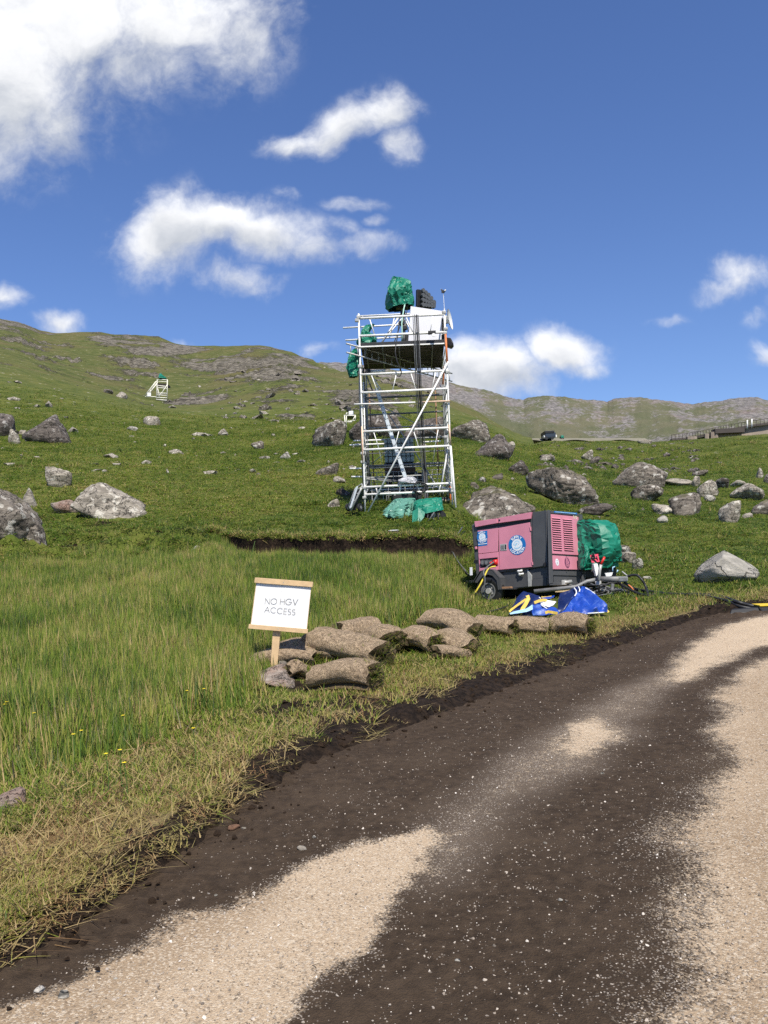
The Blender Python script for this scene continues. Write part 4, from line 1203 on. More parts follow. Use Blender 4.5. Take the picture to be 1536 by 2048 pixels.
# braces
tt('brace', [t1(1296, 1062, FR - .09), t2(336, 1387, FR - .09)], .025)
tt('brace', [t2(596, 280, BK - .3), t2(880, 690, BK - .3), t2(1195, 1175, BK - .3)], .017, STEEL)
tt('brace', [t2(1268, 615, FR - .14), t2(1325, 1292, FR - .55)], .030)
tt('brace', [t2(1242, 625, FR + .1), t2(1150, 1155, FR + .3)], .024)
tt('brace', [t2(1256, 640, FR + .4), t2(1196, 880, FR + .8), t2(1170, 1000, FR + 1.0)], .030, GREYTUBE)
tt('brace', [t2(315, 680, FR + .2), t2(385, 960, BK - .2)], .040, GREYTUBE)
tt('brace', [t2(310, 480, FR + .25), t2(380, 900, BK - .2)], .022, STEEL)
tt('brace', [t1(425, 1160, 24.4), t2(520, 30, 24.4)], .024, ALU)
tt('brace', [t1(385, 1170, 24.9), t1(470, 1390, 24.9)], .022, GREYTUBE)
tt('brace', [t1(750, 575, 23.7), t1(556, 872, 23.7)], .026)
tt('brace', [t2(1010, 890, BK - .4), t2(1185, 1165, BK - .6)], .022, STEEL)
tt('brace', [t2(1000, 1040, BK - .3), t2(1230, 1085, FR + .2)], .022, ALU)
# side frames: rails and rungs from front to back
def zrow(pl, pr): return pl, pr
for side in (0, 1):
    for (fy, by, r) in [(590, 560, .024), (785, 735, .024), (1205, 1120, .024), (1400, 1320, .022)]:
        fx = 330 + 12 * (fy - 590) / 400 if side == 0 else 1258 + 20 * (fy - 590) / 400
        bx = 370 if side == 0 else 1205
        tt('side_rail', [t1(fx, fy), t1(bx, by, BK)], r, STEEL)
    for (fy, by) in [(160, 130), (460, 420), (655, 590), (870, 780), (1067, 960), (1148, 1040)]:
        fx = 293 + fy * .034 if side == 0 else 1245 + fy * .034
        bx = 352 + by * .03 if side == 0 else 1188 + by * .03
        tt('side_rail', [t2(fx, fy), t2(bx, by, BK)], .022, STEEL)
    # short rungs of the end frames
    for k in range(15):
        f = (k + .6) / 15.6
        fx0, fy0 = ((322, 900), (1262, 850))[side]
        a_ = t1(fx0, fy0).lerp(t2(326 if side == 0 else 1280, 1250), f)
        b_ = t2(346 if side == 0 else 1187, 0, BK).lerp(t2(386 if side == 0 else 1226, 1180, BK), max(0, f * 1.25 - .25)) if f > .2 else t1(362 if side == 0 else 1225, 1150 + 300 * f, BK)
        tt('rung', [a_.lerp(b_, .02), a_.lerp(b_, .52 if k % 2 else .98)], .014 if k % 2 else .018, STEEL if k % 3 else ALU, 6)
    for f in (.33, .62):
        a_ = t1((335, 1270)[side], 1180).lerp(t2((365, 1215)[side], 100, BK), f)
        b_ = t2((326, 1278)[side], 1200).lerp(t2((386, 1226)[side], 1180, BK), f)
        tt('standard', [a_, b_], .021, ALU if f < .5 else GREYTUBE)
tt('brace', [t2(350, 100, BK), t2(1190, 520, BK)], .014, STEEL)
tt('brace', [t2(380, 830, BK), t2(700, 560, BK)], .014, STEEL)
tt('ledger', [t2(350, 420, BK - .1), t2(1200, 385, BK - .1)], .020, STEEL)
tt('ledger', [t2(335, 700, 25), t2(1230, 665, 25)], .018, GREYTUBE)
tt('ledger', [t2(375, 960, 25.8), t2(1205, 925, 25.8)], .022, STEEL)
tt('ledger', [t2(385, 1100, BK), t2(1215, 1065, BK)], .020, ALU)
# couplers
for (X, Y) in [(296, 608), (314, 572), (1250, 520), (328, 1112), (1262, 745), (300, 905), (1268, 700), (1290, 1172)]:
    p = t1(X, Y)
    MB().cbox(p, (.12, 0, 0), (0, .10, 0), (0, 0, .085)).build('coupler', STEEL, tow, bevel=.015)
for (X, Y) in [(318, 1072), (322, 1180), (1262, 648), (1266, 740), (1268, 1085), (300, 695), (850, 433), (302, 790), (1215, 515), (1282, 1110)]:
    p = t2(X, Y)
    MB().cbox(p, (.11, 0, 0), (0, .10, 0), (0, 0, .07)).build('coupler', STEEL, tow, bevel=.015)
# platform boards, seen from below: they run from left to right
zl, zr = t1(338, 905), t1(1252, 868)
bl, br = t1(378, 1150, BK), t1(1232, 1132, BK)
NB = 10
for k in range(NB):
    f0, f1 = (k + .03) / NB, (k + .94) / NB
    a = zl.lerp(bl, f0); b = zr.lerp(br, f0); c = zr.lerp(br, f1); d_ = zl.lerp(bl, f1)
    jit = Vector((0, 0, 0.010 * math.sin(k * 5.1)))
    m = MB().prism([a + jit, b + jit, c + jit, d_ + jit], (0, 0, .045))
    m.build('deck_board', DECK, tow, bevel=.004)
for k in range(5):
    f = (k + .3) / 5
    tt('deck_bearer', [zl.lerp(zr, f) + Vector((0, 0, -.035)), bl.lerp(br, f) + Vector((0, 0, -.035))], .020, GREYTUBE, 6)
MB().box(t1(333, 903, FR - .05), t1(1255, 866, FR - .05) - t1(333, 903, FR - .05), (0, .03, 0), (0, 0, .035)).build('deck_edge', ALU, tow)
MB().box(t1(335, 892, FR - .02), t1(1250, 853, FR - .02) - t1(335, 892, FR - .02), (0, .03, 0), (0, 0, .10)).build('toe_board', BLACK, tow, bevel=.004)
MB().box(t1(375, 1135, BK), t1(1235, 1115, BK) - t1(375, 1135, BK), (0, .03, 0), (0, 0, .16)).build('toe_board', BLACK, tow, bevel=.004)
# lattice girder slung slantwise under the platform
ga0, ga1 = t1(180, 862, 22.9), t1(1338, 1190, 27.4)
gb0, gb1 = t1(184, 960, 22.9), t1(1338, 1276, 27.4)
gm = MB().tube([ga0, ga1], .024).tube([gb0, gb1], .024).build('girder', STEEL, tow, True)
for k in range(17):
    f = (k + .55) / 17
    V, F_ = tube_geo([ga0.lerp(ga1, f), gb0.lerp(gb1, f)], .015, 6)
    mesh_obj('lacing', V, F_, STEEL, gm, True)
# foot plates
for p in (t2(332, 1368), t2(1292, 1292), t2(388, 1245, BK), t2(1229, 1216, BK)):
    MB().cbox(p, (.16, 0, 0), (0, .16, 0), (0, 0, .012)).tube([p, p + Vector((0, 0, .3))], .019, 8).build('base_plate', STEEL, tow)

# ---- things on, in and under the tower
for (X, Y, d, lab) in [(332, 1380, 23.38, 'pale timber pad under the front left foot of the tower'), (1285, 1292, 23.4, 'pale timber pad under the front right foot of the tower'), (1262, 1215, 24.3, 'pale timber pad standing under the orange post of the tower')]:
    p = t2(X, Y, d)
    o = thing('timber_pad', lab, 'timber pad', p, 'timber pads under the tower feet')
    MB().cbox(p + Vector((-.10, 0, -.02)), (.14, .03, 0), (-.03, .30, 0), (0, 0, .10)).build('block', WOODPALE, o, bevel=.008)
    MB().cbox(p + Vector((.09, .02, -.04)), (.15, -.02, 0), (.02, .28, 0), (0, 0, .08)).build('block', WOODPALE, o, bevel=.008)

# leaning aluminium unit beam with holes
LADM = worn('bluish_aluminium', (0.62, 0.68, 0.72), 0.35, 0.05, 0.1, 6, (0.3, 0.3, 0.3), 0.3)
la = t2(455, -20, 24.6); lb = t2(785, 1000, 24.6)
lad = thing('ladder', 'blue grey aluminium ladder leaning steeply inside the tower', 'ladder', lb)
dirv = (lb - la).normalized(); side = Vector((dirv.z, 0, -dirv.x)).normalized()
for s_ in (0, .26):
    oy = Vector((0, s_, 0))
    MB().cbox((la + lb) / 2 + oy, lb - la, side * .105, (0, .035, 0)).build('stile', LADM, lad, bevel=.006)
for k in range(14):
    c = la.lerp(lb, (k + .7) / 14.2)
    mbh = MB()
    for q in (-.026, .026):
        mbh.tube([c + side * q + Vector((0, -.024, 0)), c + side * q + Vector((0, .28, 0))], .015, 8)
    mbh.build('rung', BLACK, lad, True)

# water tank in its cage
TANK = worn('translucent_tank_plastic', (0.44, 0.52, 0.47), 0.42, 0.0, 0.15, 3, (0.2, 0.22, 0.2), 0.3)
CAGE = worn('cage_steel', (0.055, 0.062, 0.062), 0.5, 0.3, 0.2, 12)
q0 = t2(538, 800, 27.2); q1 = t2(880, 788, 27.2)
ex = q1 - q0; wv_ = ex.length; exn = ex.normalized(); ezn = Vector((0, 0, 1)); eyn = Vector((0, 1, 0))
hgt = (t2(536, 520, 27.2) - q0).length
ibc = thing('water_tank', 'grey green square water tank in a black wire cage behind the leaning ladder', 'water tank', q0 + ex * .5 + Vector((0, .5, -.45)))
MB().box(q0 + eyn * .03 + exn * .03, exn * (wv_ - .06), eyn * .94, ezn * (hgt - .03)).build('tank', TANK, ibc, bevel=.06)
for k in range(8):
    x_ = q0 + exn * (wv_ * k / 7)
    V, F_ = tube_geo([x_, x_ + ezn * hgt], .011, 6); mesh_obj('cage_bar', V, F_, CAGE, ibc, True)
for k in range(5):
    z_ = q0 + ezn * (hgt * k / 4)
    V, F_ = tube_geo([z_, z_ + exn * wv_, z_ + exn * wv_ + eyn, z_ + eyn, z_], .011, 6); mesh_obj('cage_bar', V, F_, CAGE, ibc)
pm = MB()
PALW = worn('brown_pallet', (0.14, 0.08, 0.045), 0.8, 0, .3, 6)
MB().box(q0 + exn * .0 + ezn * -.16, exn * wv_, eyn * 1.0, ezn * .13).build('pallet', BLACK, ibc, bevel=.01)
sb = thing('wooden_stand', 'low brown plywood crate under the water tank', 'crate', q0 + ex * .5 + Vector((0, .5, -.7)))
MB().box(q0 + exn * .02 + ezn * -.50, exn * (wv_ - .02), eyn * .95, ezn * .33).build('crate_box', PALW, sb, bevel=.01)
for k in range(3):
    MB().box(q0 + exn * (.04 + k * (wv_ - .24) / 2) + ezn * -.95, exn * .2, eyn * .9, ezn * .44).build('crate_foot', DECK, sb, bevel=.01)

# crowd barriers at the back of the tower foot
def barrier(label, x0, y0, x1, y1, hpx, d, nb, mat=STEEL):
    a = t2(x0, y0, d); b = t2(x1, y1, d)
    h = hpx * 280 / 1536 / FPX * d
    o = thing('barrier', label, 'barrier', (a + b) / 2 - Vector((0, 0, h)), 'wire barriers at the foot of the tower')
    up = Vector((0, 0, h))
    V, F_ = tube_geo([a - up, a, b, b - up], .017, 6); mesh_obj('frame', V, F_, mat, o)
    for k in range(1, nb):
        p = a.lerp(b, k / nb)
        V, F_ = tube_geo([p, p - up], .009, 5); mesh_obj('upright', V, F_, mat, o)
    for f in (.33, .66, 1.0):
        V, F_ = tube_geo([a - up * f, b - up * f], .010, 5); mesh_obj('rail', V, F_, mat, o)
    return o
barrier('grey wire barrier at the left of the tower foot, below the crate', 395, 905, 760, 895, 330, 26.0, 6)
barrier('grey wire barrier at the right of the tower foot', 900, 888, 1175, 870, 300, 26.2, 5)
barrier('low dark wire barrier behind the bags in the middle of the tower foot', 560, 1045, 960, 1030, 170, 25.3, 6, GREYTUBE)

# dark flight cases stacked at the foot of the tower
for (x0, y0, x1, y1, d, dd, lab) in [(560, 890, 900, 1000, 27.0, .6, 'dark flight case right under the brown crate'), (640, 1095, 950, 1245, 24.9, .6, 'wide black flight case behind the two green covers'), (900, 900, 1010, 1000, 27.5, .5, 'small grey green case behind the right barrier'), (1180, 1175, 1250, 1290, 24.3, .4, 'narrow dark case beside the right foot of the tower')]:
    a = t2(x0, y1, d); b = t2(x1, y0, d)
    o = thing('flight_case', lab, 'flight case', Vector(((a.x + b.x) / 2, d + dd / 2, a.z)), 'dark cases at the tower foot')
    MB().box((a.x, d, a.z), (b.x - a.x, 0, 0), (0, dd, 0), (0, 0, (b.z - a.z) * .72)).build('case_body', BLACK, o, bevel=.02)
    MB().box((a.x, d, a.z + (b.z - a.z) * .74), (b.x - a.x, 0, 0), (0, dd, 0), (0, 0, (b.z - a.z) * .26)).build('case_lid', BLACK, o, bevel=.02)
    for f in (.06, .94):
        MB().cbox((a.x + (b.x - a.x) * f, d - .006, a.z + (b.z - a.z) * .73), (.05, 0, 0), (0, .02, 0), (0, 0, .07)).build('latch', STEEL, o)

# ---- crumpled cloth
def crease(V, seed, n=9, f=1.0):
    rs = np.random.RandomState(seed)
    out = np.zeros(len(V))
    for k in range(n):
        a = rs.normal(size=3); a /= np.linalg.norm(a)
        fr = f * (0.7 + 1.6 * rs.rand()); o = rs.rand() * 9
        ph = (V @ a) * fr + o + 0.35 * pnoise(V[:, 0] * f * .8 + seed, V[:, 1] * f * .8, V[:, 2] * f * .8)
        out += (np.abs((ph % 1.0) - 0.5) * 4 - 1) * (0.4 + rs.rand()) / (fr / f)
    return out / (n ** .5 * 1.35)

def cover(name, label, cat, rings, mat, seed, amp=.06, freq=1.4, n=30, m=15, group=None, closed_top=True, pleat=0.0, pleat_n=9, smooth=False, sub=None, parent=None):
    """sheet thrown over something: rings of (u_left, v_left, u_right, v_right, depth, thickness), top first"""
    K = len(rings)
    n = int(n * 1.6); m = int(m * 1.6); freq *= .58; amp *= 1.15
    ctr, ax, th = [], [], []
    for (ul, vl, ur, vr, d, tk) in rings:
        a, b = P(ul, vl, d), P(ur, vr, d)
        ctr.append((a + b) / 2); ax.append((b - a) / 2); th.append(tk)
    def samp(arr, t):
        i = min(int(t), K - 2); f = t - i
        f = f * f * (3 - 2 * f) * .5 + f * .5
        return arr[i] * (1 - f) + arr[i + 1] * f
    V = []
    for j in range(m):
        t = (K - 1) * j / (m - 1)
        c, a, k = samp(ctr, t), samp(ax, t), samp(th, t)
        for i in range(n):
            an = 2 * math.pi * i / n
            ca, sa = math.cos(an), math.sin(an)
            e = 0.72
            x = math.copysign(abs(ca) ** e, ca); y = math.copysign(abs(sa) ** e, sa)
            w_ = 1 + pleat * (j / (m - 1)) * (abs(((an * pleat_n / (2 * math.pi) + seed * .37 + .12 * math.sin(3 * an + seed)) % 1.0) - .5) * 4 - 1)
            V.append(c + (a * x + Vector((0, k * y, 0))) * w_)
    A = np.array([v[:] for v in V])
    cen = np.array([sum((c.x for c in ctr)) / K, ctr[0].y, sum((c.z for c in ctr)) / K])
    nrm = A - np.repeat(np.array([c[:] for c in [samp(ctr, (K - 1) * j / (m - 1)) for j in range(m)]]), n, axis=0)
    nrm /= (np.linalg.norm(nrm, axis=1)[:, None] + 1e-6)
    dsp = crease(A - cen, seed, 6, freq) * amp * 2.6 + fbm(A[:, 0] * 2.2 + seed, A[:, 1] * 2.2, A[:, 2] * 2.2, 3) * amp * .9
    A = A + nrm * dsp[:, None]
    rj = np.random.RandomState(seed)
    A = A + nrm * (rj.normal(size=len(A)) * amp * .10)[:, None] + rj.normal(size=A.shape) * amp * .07
    F_ = []
    for j in range(m - 1):
        for i in range(n):
            i2 = (i + 1) % n
            q = (j * n + i, (j + 1) * n + i, (j + 1) * n + i2, j * n + i2)
            if rj.rand() < .5: F_ += [(q[0], q[1], q[2]), (q[0], q[2], q[3])]
            else: F_ += [(q[0], q[1], q[3]), (q[1], q[2], q[3])]
    Vl = [Vector(a) for a in A]
    if closed_top:
        Vl.append(sum((Vl[i] for i in range(n)), Vector()) / n)
        for i in range(n): F_.append((len(Vl) - 1, i, (i + 1) % n))
    base = ctr[-1]
    o = mesh_obj(name, Vl, F_, mat, parent, smooth, loc=None if parent else base)
    bm = bmesh.new(); bm.from_mesh(o.data)
    bmesh.ops.recalc_face_normals(bm, faces=bm.faces)
    for e in bm.edges:
        e.smooth = e.calc_face_angle(0) < R(19)
    for f in bm.faces: f.smooth = True
    bm.to_mesh(o.data); bm.free()
    if label: tag(o, label, cat, group)
    return o
def A1(X, Y): return Z1(X, Y)
def ring1(xl, yl, xr, yr, d, tk): return (*Z1(xl, yl), *Z1(xr, yr), d, tk)
def ring2(xl, yl, xr, yr, d, tk): return (*Z2(xl, yl), *Z2(xr, yr), d, tk)
CG = 'green covers on and round the tower'
cover('tarpaulin', 'green tarpaulin hood tied over the head of the mast on top of the tower', 'tarpaulin',
      [ring1(676, 125, 716, 128, 25, .05), ring1(640, 165, 800, 150, 25, .25), ring1(622, 215, 872, 185, 25, .38), ring1(612, 300, 892, 260, 25, .42), ring1(632, 370, 900, 330, 25, .42), ring1(660, 420, 902, 385, 25, .38), ring1(692, 478, 884, 452, 25, .30)], TARP_GREEN, 4, .075, 1.5, group=CG, pleat=.14, pleat_n=9)
cover('tarpaulin', 'dark green tarpaulin bundled round the rail at the upper left of the platform', 'tarpaulin',
      [ring1(385, 660, 480, 648, 24.4, .10), ring1(352, 700, 462, 690, 24.4, .16), ring1(340, 760, 436, 752, 24.4, .18), ring1(335, 820, 505, 780, 24.4, .22), ring1(338, 850, 512, 822, 24.4, .24), ring1(345, 884, 455, 878, 24.4, .2)], TARP_GREEN, 9, .07, 2.0, group=CG, pleat=.2, pleat_n=7)
cover('tarpaulin', 'dark green tarpaulin hanging outside the tower below the left end of the platform', 'tarpaulin',
      [ring1(262, 910, 306, 908, 23.6, .06), ring1(225, 960, 308, 950, 23.6, .12), ring1(210, 1040, 312, 1040, 23.6, .16), ring1(192, 1130, 316, 1120, 23.6, .18), ring1(200, 1190, 312, 1170, 23.6, .16), ring1(232, 1232, 296, 1226, 23.6, .10)], TARP_GREEN, 14, .07, 2.0, group=CG, pleat=.22, pleat_n=7)
cover('tarpaulin', 'shiny pale green sheet draped at the tower foot, left of the deep green one', 'tarpaulin',
      [ring2(650, 1195, 860, 1190, 23.1, .25), ring2(632, 1215, 858, 1210, 23.05, .42), ring2(600, 1270, 862, 1270, 22.95, .5), ring2(560, 1330, 858, 1330, 22.85, .55), ring2(540, 1372, 850, 1395, 22.8, .6), ring2(600, 1405, 800, 1425, 22.7, .55)], TARP_PALE, 23, .085, 2.4, n=42, m=20, group=CG, pleat=.20, pleat_n=11)
cover('tarpaulin', 'deep green stiff tarpaulin draped over a cable drum at the foot of the tower', 'tarpaulin',
      [ring2(905, 1205, 1168, 1180, 22.6, .34), ring2(872, 1225, 1176, 1200, 22.55, .46), ring2(862, 1275, 1182, 1250, 22.45, .52), ring2(852, 1330, 1184, 1290, 22.4, .55), ring2(846, 1390, 1184, 1318, 22.35, .56)], TARP_GREEN, 31, .05, 1.1, n=34, m=14, group=CG, pleat=.10, pleat_n=6)
# front corner of that tarpaulin hanging to the ground
fl = [t2(850, 1330, 21.82), t2(845, 1505, 21.62), t2(905, 1485, 21.6), t2(975, 1400, 21.7), t2(990, 1345, 21.78), t2(915, 1290, 21.8)]
o = MB().add(fl + [p + Vector((0, .02, 0)) for p in fl], [(0, 1, 2), (0, 2, 5), (5, 2, 3), (5, 3, 4)] + [(8, 7, 6), (11, 8, 6), (9, 8, 11), (10, 9, 11)]).build('tarpaulin_corner', TARP_GREEN, bpy.data.objects['tarpaulin.004'] if 'tarpaulin.004' in bpy.data.objects else None)
# cable drum under it
dr = thing('cable_drum', 'black cable drum with loose leads showing under the deep green tarpaulin', 'cable drum', t2(1060, 1490, 22.3))
dc = t2(1070, 1405, 22.1)
MB().disc(dc + Vector((0, -.05, 0)), (.38, 0, 0), (0, 0, .27), 28, (0, .05, 0)).build('flange', BLACK, dr)
MB().disc(dc + Vector((0, .5, 0)), (.38, 0, 0), (0, 0, .27), 28, (0, .05, 0)).build('flange', BLACK, dr)
MB().disc(dc, (.24, 0, 0), (0, 0, .18), 24, (0, .5, 0)).build('barrel', RUBBER, dr)
MB().disc(dc + Vector((.02, -.07, .08)), (.06, 0, 0), (0, 0, .06), 18, (0, .02, 0), 0).build('hub', STEEL, dr)
MB().tube([t2(945, 1445, 22.0), t2(1125, 1450, 22.0)], .03).tube([t2(930, 1488, 21.9), t2(1010, 1492, 21.9)], .02).build('stand', RUSTY, dr)
for i, pts in enumerate([[(1090, 1340), (1050, 1400), (1000, 1470), (940, 1510)], [(1020, 1365), (1010, 1430), (975, 1490), (900, 1515)], [(1060, 1390), (1100, 1440), (1160, 1480), (1230, 1500)], [(1130, 1350), (1135, 1420), (1110, 1470), (1060, 1500), (980, 1515)], [(1020, 1430), (1040, 1480), (1090, 1510)]]):
    V, F_ = tube_geo([t2(x, y, 21.75 + .04 * i) for x, y in pts], .019, 6)
    mesh_obj('lead', V, F_, RUBBER if i % 2 else CABLEGREY, dr, True)

# mast with legs
mast = thing('mast', 'grey tripod mast carrying the green hooded head on the platform', 'mast', t1(815, 855, 25))
MB().tube([t1(812, 855, 25), t1(808, 640, 25)], .055).build('mast_tube', STEEL, mast, True)
MB().tube([t1(806, 640, 25), t1(800, 440, 25)], .034).build('mast_tube', ALU, mast, True)
for (x, y, d) in [(560, 858, 24.3), (700, 862, 26), (930, 800, 24.8), (905, 860, 25.8)]:
    V, F_ = tube_geo([t1(806, 565, 25), t1(x, y, d)], .018, 6); mesh_obj('leg', V, F_, ALU, mast, True)
for (x, y) in [(790, 640), (815, 690), (800, 530)]:
    MB().cbox(t1(x, y, 24.95), (.16, 0, 0), (0, .14, 0), (0, 0, .13)).build('clamp', BLACK, mast, bevel=.02)
MB().cbox(t1(790, 420, 25), (.38, 0, 0), (0, .35, 0), (0, 0, .34)).build('head', BLACK, mast, bevel=.05)
MB().cbox(t1(845, 800, 25), (.12, 0, 0), (0, .14, 0), (0, 0, .3)).build('ballast', BLACK, mast, bevel=.03)
MINT = worn('mint_webbing', (0.45, 0.72, 0.60), 0.6, 0, .1, 10)
tag(tube('ratchet_strap', [t1(830, 395, 24.75), t1(812, 470, 24.7), t1(797, 560, 24.65), t1(787, 640, 24.6), t1(792, 760, 24.6), t1(786, 840, 24.6)], .020, MINT), 'pale mint strap tied down from the green hood to the platform', 'strap')
tag(tube('cable', [t1(825, 470, 24.9), t1(845, 500, 24.8), t1(838, 540, 24.8), t1(800, 545, 24.8), t1(765, 560, 24.7), t1(752, 680, 24.5), t1(738, 800, 24.2), t1(722, 880, 23.25), t1(716, 960, 23.2), t1(735, 1060, 23.2), t1(770, 1120, 23.2), t1(785, 1190, 23.3), t1(765, 1222, 23.3), t1(730, 1215, 23.3)], .016, RUBBER), 'thin black cable looping down from the mast head past the platform edge', 'cable')

# white sheet of board
wb = [t1(888, 452, 24.2), t1(1240, 505, 24.75), t1(1222, 842, 24.75), t1(862, 832, 24.2)]
FOAM = worn('white_foam_board', (0.80, 0.80, 0.84), 0.6, 0, .04, 2, (0.6, .6, .65), .15)
wbn = (wb[1] - wb[0]).cross(wb[3] - wb[0]).normalized()
o = MB().prism(wb, wbn * .03).build('white_board', FOAM, loc=wb[3], bevel=.004)
tag(o, 'large white board standing slanted on the platform against the right rail', 'board')
# bank of black lamps above it
bank = thing('floodlight_bank', 'stepped bank of black floodlights rising behind the white board', 'floodlight', t1(1020, 480, 25.6))
tops = [(968, 255), (1005, 282), (1040, 310), (1075, 352), (1098, 400)]
for k, (x, y) in enumerate(tops):
    x0 = 955 + k * 30
    a, b_ = t1(x0, 470, 25.5 + .14 * k), t1(x0 + 4, y + 8, 25.5 + .14 * k)
    hd_ = MB()
    hd_.box(a, (.16, .10, 0), (-.05, .10, 0), b_ - a)
    h = hd_.build('lamp_housing', BLACK, bank, bevel=.02)
    for q in range(4):
        c = a.lerp(b_, (q + .5) / 4) + Vector((.16, -.02, 0))
        MB().disc(c, (.05, .05, 0), (0, 0, .07), 12, (.04, -.06, 0)).build('lens', CABLEGREY, bank)
MB().box(t1(945, 482, 25.4), t1(1098, 492, 25.9) - t1(945, 482, 25.4), (0, .1, 0), (0, 0, .1)).build('mounting_bar', BLACK, bank)
MB().tube([t1(1020, 500, 25.7), t1(1020, 850, 25.7)], .03).build('pole', STEEL, bank)
# instruments on the right post
ws = thing('wind_sensor', 'thin white pole with a little wind sensor on the right corner of the tower', 'wind sensor', t1(1255, 520, 23.5))
MB().tube([t1(1256, 560, 23.4), t1(1254, 480, 23.4)], .020).tube([t1(1254, 480, 23.4), t1(1243, 300, 23.4)], .008).build('pole', WHITE, ws)
MB().tube([t1(1218, 268, 23.4), t1(1266, 292, 23.4)], .014).cbox(t1(1240, 292, 23.4), (.09, 0, 0), (0, .06, 0), (0, 0, .07)).build('sensor_body', BLACK, ws)
MB().prism([t1(1212, 260, 23.4), t1(1232, 268, 23.4), t1(1218, 282, 23.4)], (0, .01, 0)).build('vane', STEEL, ws)
MB().disc(t1(1262, 285, 23.35), (.03, 0, .012), (0, .04, 0), 10, (0, 0, .03)).build('cup', WHITE, ws)
def dish(label, c, nrm, rad_, deep, parent_name='dish'):
    o = thing('satellite_dish', label, 'dish', c)
    n = Vector(nrm).normalized(); a = n.orthogonal().normalized(); b = n.cross(a)
    V, F_ = [], []
    nr, ns = 7, 26
    for s_ in (0, .012):
        for j in range(nr + 1):
            f = j / nr
            for k in range(ns):
                an = 2 * math.pi * k / ns
                V.append(Vector(c) + (a * math.cos(an) + b * math.sin(an)) * rad_ * f + n * (deep * (f * f) - s_))
    for s_ in range(2):
        b0 = s_ * (nr + 1) * ns
        for j in range(nr):
            for k in range(ns):
                q = (b0 + j * ns + k, b0 + j * ns + (k + 1) % ns, b0 + (j + 1) * ns + (k + 1) % ns, b0 + (j + 1) * ns + k)
                F_.append(q if s_ == 0 else q[::-1])
    mesh_obj('reflector', V, F_, WHITE, o, True)
    return o, n
dd_, dn = dish('small round white dish facing away on the right corner post', t1(1295, 600, 23.6), (1.0, -.28, .12), .30, .07)
MB().tube([t1(1262, 605, 23.5), t1(1292, 602, 23.58)], .03).build('bracket', STEEL, dd_)
MB().cbox(t1(1278, 600, 23.5), (.12, 0, 0), (0, .1, 0), (0, 0, .22)).build('radio_box', WHITE, dd_, bevel=.02)
bl_ = thing('floodlight', 'black floodlight pointing outwards at the right end of the platform', 'floodlight', t1(1290, 840, 23.6))
MB().prism([t1(1240, 785, 23.5), t1(1325, 798, 23.4), t1(1356, 858, 23.4), t1(1330, 890, 23.4), t1(1245, 862, 23.5)], (.05, .42, 0)).build('lamp_housing', BLACK, bl_, bevel=.03)
MB().tube([t1(1270, 790, 23.5), t1(1262, 720, 23.5)], .02).build('bracket', STEEL, bl_)
cl_ = thing('work_light', 'small black work light clipped to the lower guard rail before the white board', 'work light', t1(1120, 735, FR - .1))
MB().box(t1(1078, 755, FR - .2), t1(1162, 750, FR - .2) - t1(1078, 755, FR - .2), (0, .12, 0), (0, 0, .09)).build('lamp_housing', BLACK, cl_, bevel=.012)
MB().disc(t1(1138, 766, FR - .2), (.055, 0, 0), (0, 0, .05), 14, (0, .03, 0), 0).build('lens', WHITE, cl_)
MB().tube([t1(1095, 730, FR - .12), t1(1095, 765, FR - .12)], .012).build('clip', STEEL, cl_)
bb_ = thing('equipment_box', 'slim black equipment boxes strapped up the inside of the right front post', 'equipment box', t1(1240, 640, FR + .15))
for (y0, y1) in [(590, 640), (650, 735), (760, 845)]:
    MB().box(t1(1228, y1, FR + .1), (.13, 0, 0), (0, .15, 0), (0, 0, (y1 - y0) * 280 / 1536 / FPX * FR)).build('box_unit', BLACK, bb_, bevel=.012)
# tube light
tl = thing('tube_light', 'white tube light fixed beneath the platform near its left end', 'tube light', t1(520, 1165, 24.2))
MB().tube([t1(440, 1168, 24.1), t1(608, 1160, 24.1)], .045, 10).build('lamp_tube', WHITE, tl, True)
MB().cbox(t1(425, 1168, 24.1), (.10, 0, 0), (0, .12, 0), (0, 0, .15)).build('end_cap', BLACK, tl, bevel=.01)
# plastic bag and coil on the lowest rail
BAGM = worn('silvery_plastic_film', (0.50, 0.50, 0.52), 0.22, 0.1, 0.3, 8, (0.15, .15, .16), .5)
cover('plastic_bag', 'crumpled silvery plastic bag lying on the lowest front rail of the tower', 'plastic bag',
      [ring2(770, 955, 850, 950, 23.5, .12), ring2(720, 985, 885, 975, 23.5, .2), ring2(690, 1015, 905, 1005, 23.5, .24), ring2(680, 1032, 945, 1022, 23.5, .26)], BAGM, 41, .05, 4.0, n=26, m=10)
ccoil = thing('cable_coil', 'black cable coil hung over the lowest front rail of the tower', 'cable coil', t2(915, 1080, FR - .12))
for k in range(5):
    pts = []
    cc = t2(915 + 6 * k, 1078 - 2 * k, FR - .08 - .02 * k)
    for q in range(21):
        an = 2 * math.pi * q / 20
        pts.append(cc + Vector((math.cos(an) * (.13 + .02 * k), .03 * math.sin(2 * an + k), math.sin(an) * (.19 - .012 * k))))
    V, F_ = tube_geo(pts, .014, 6); mesh_obj('turn', V, F_, RUBBER, ccoil, True)
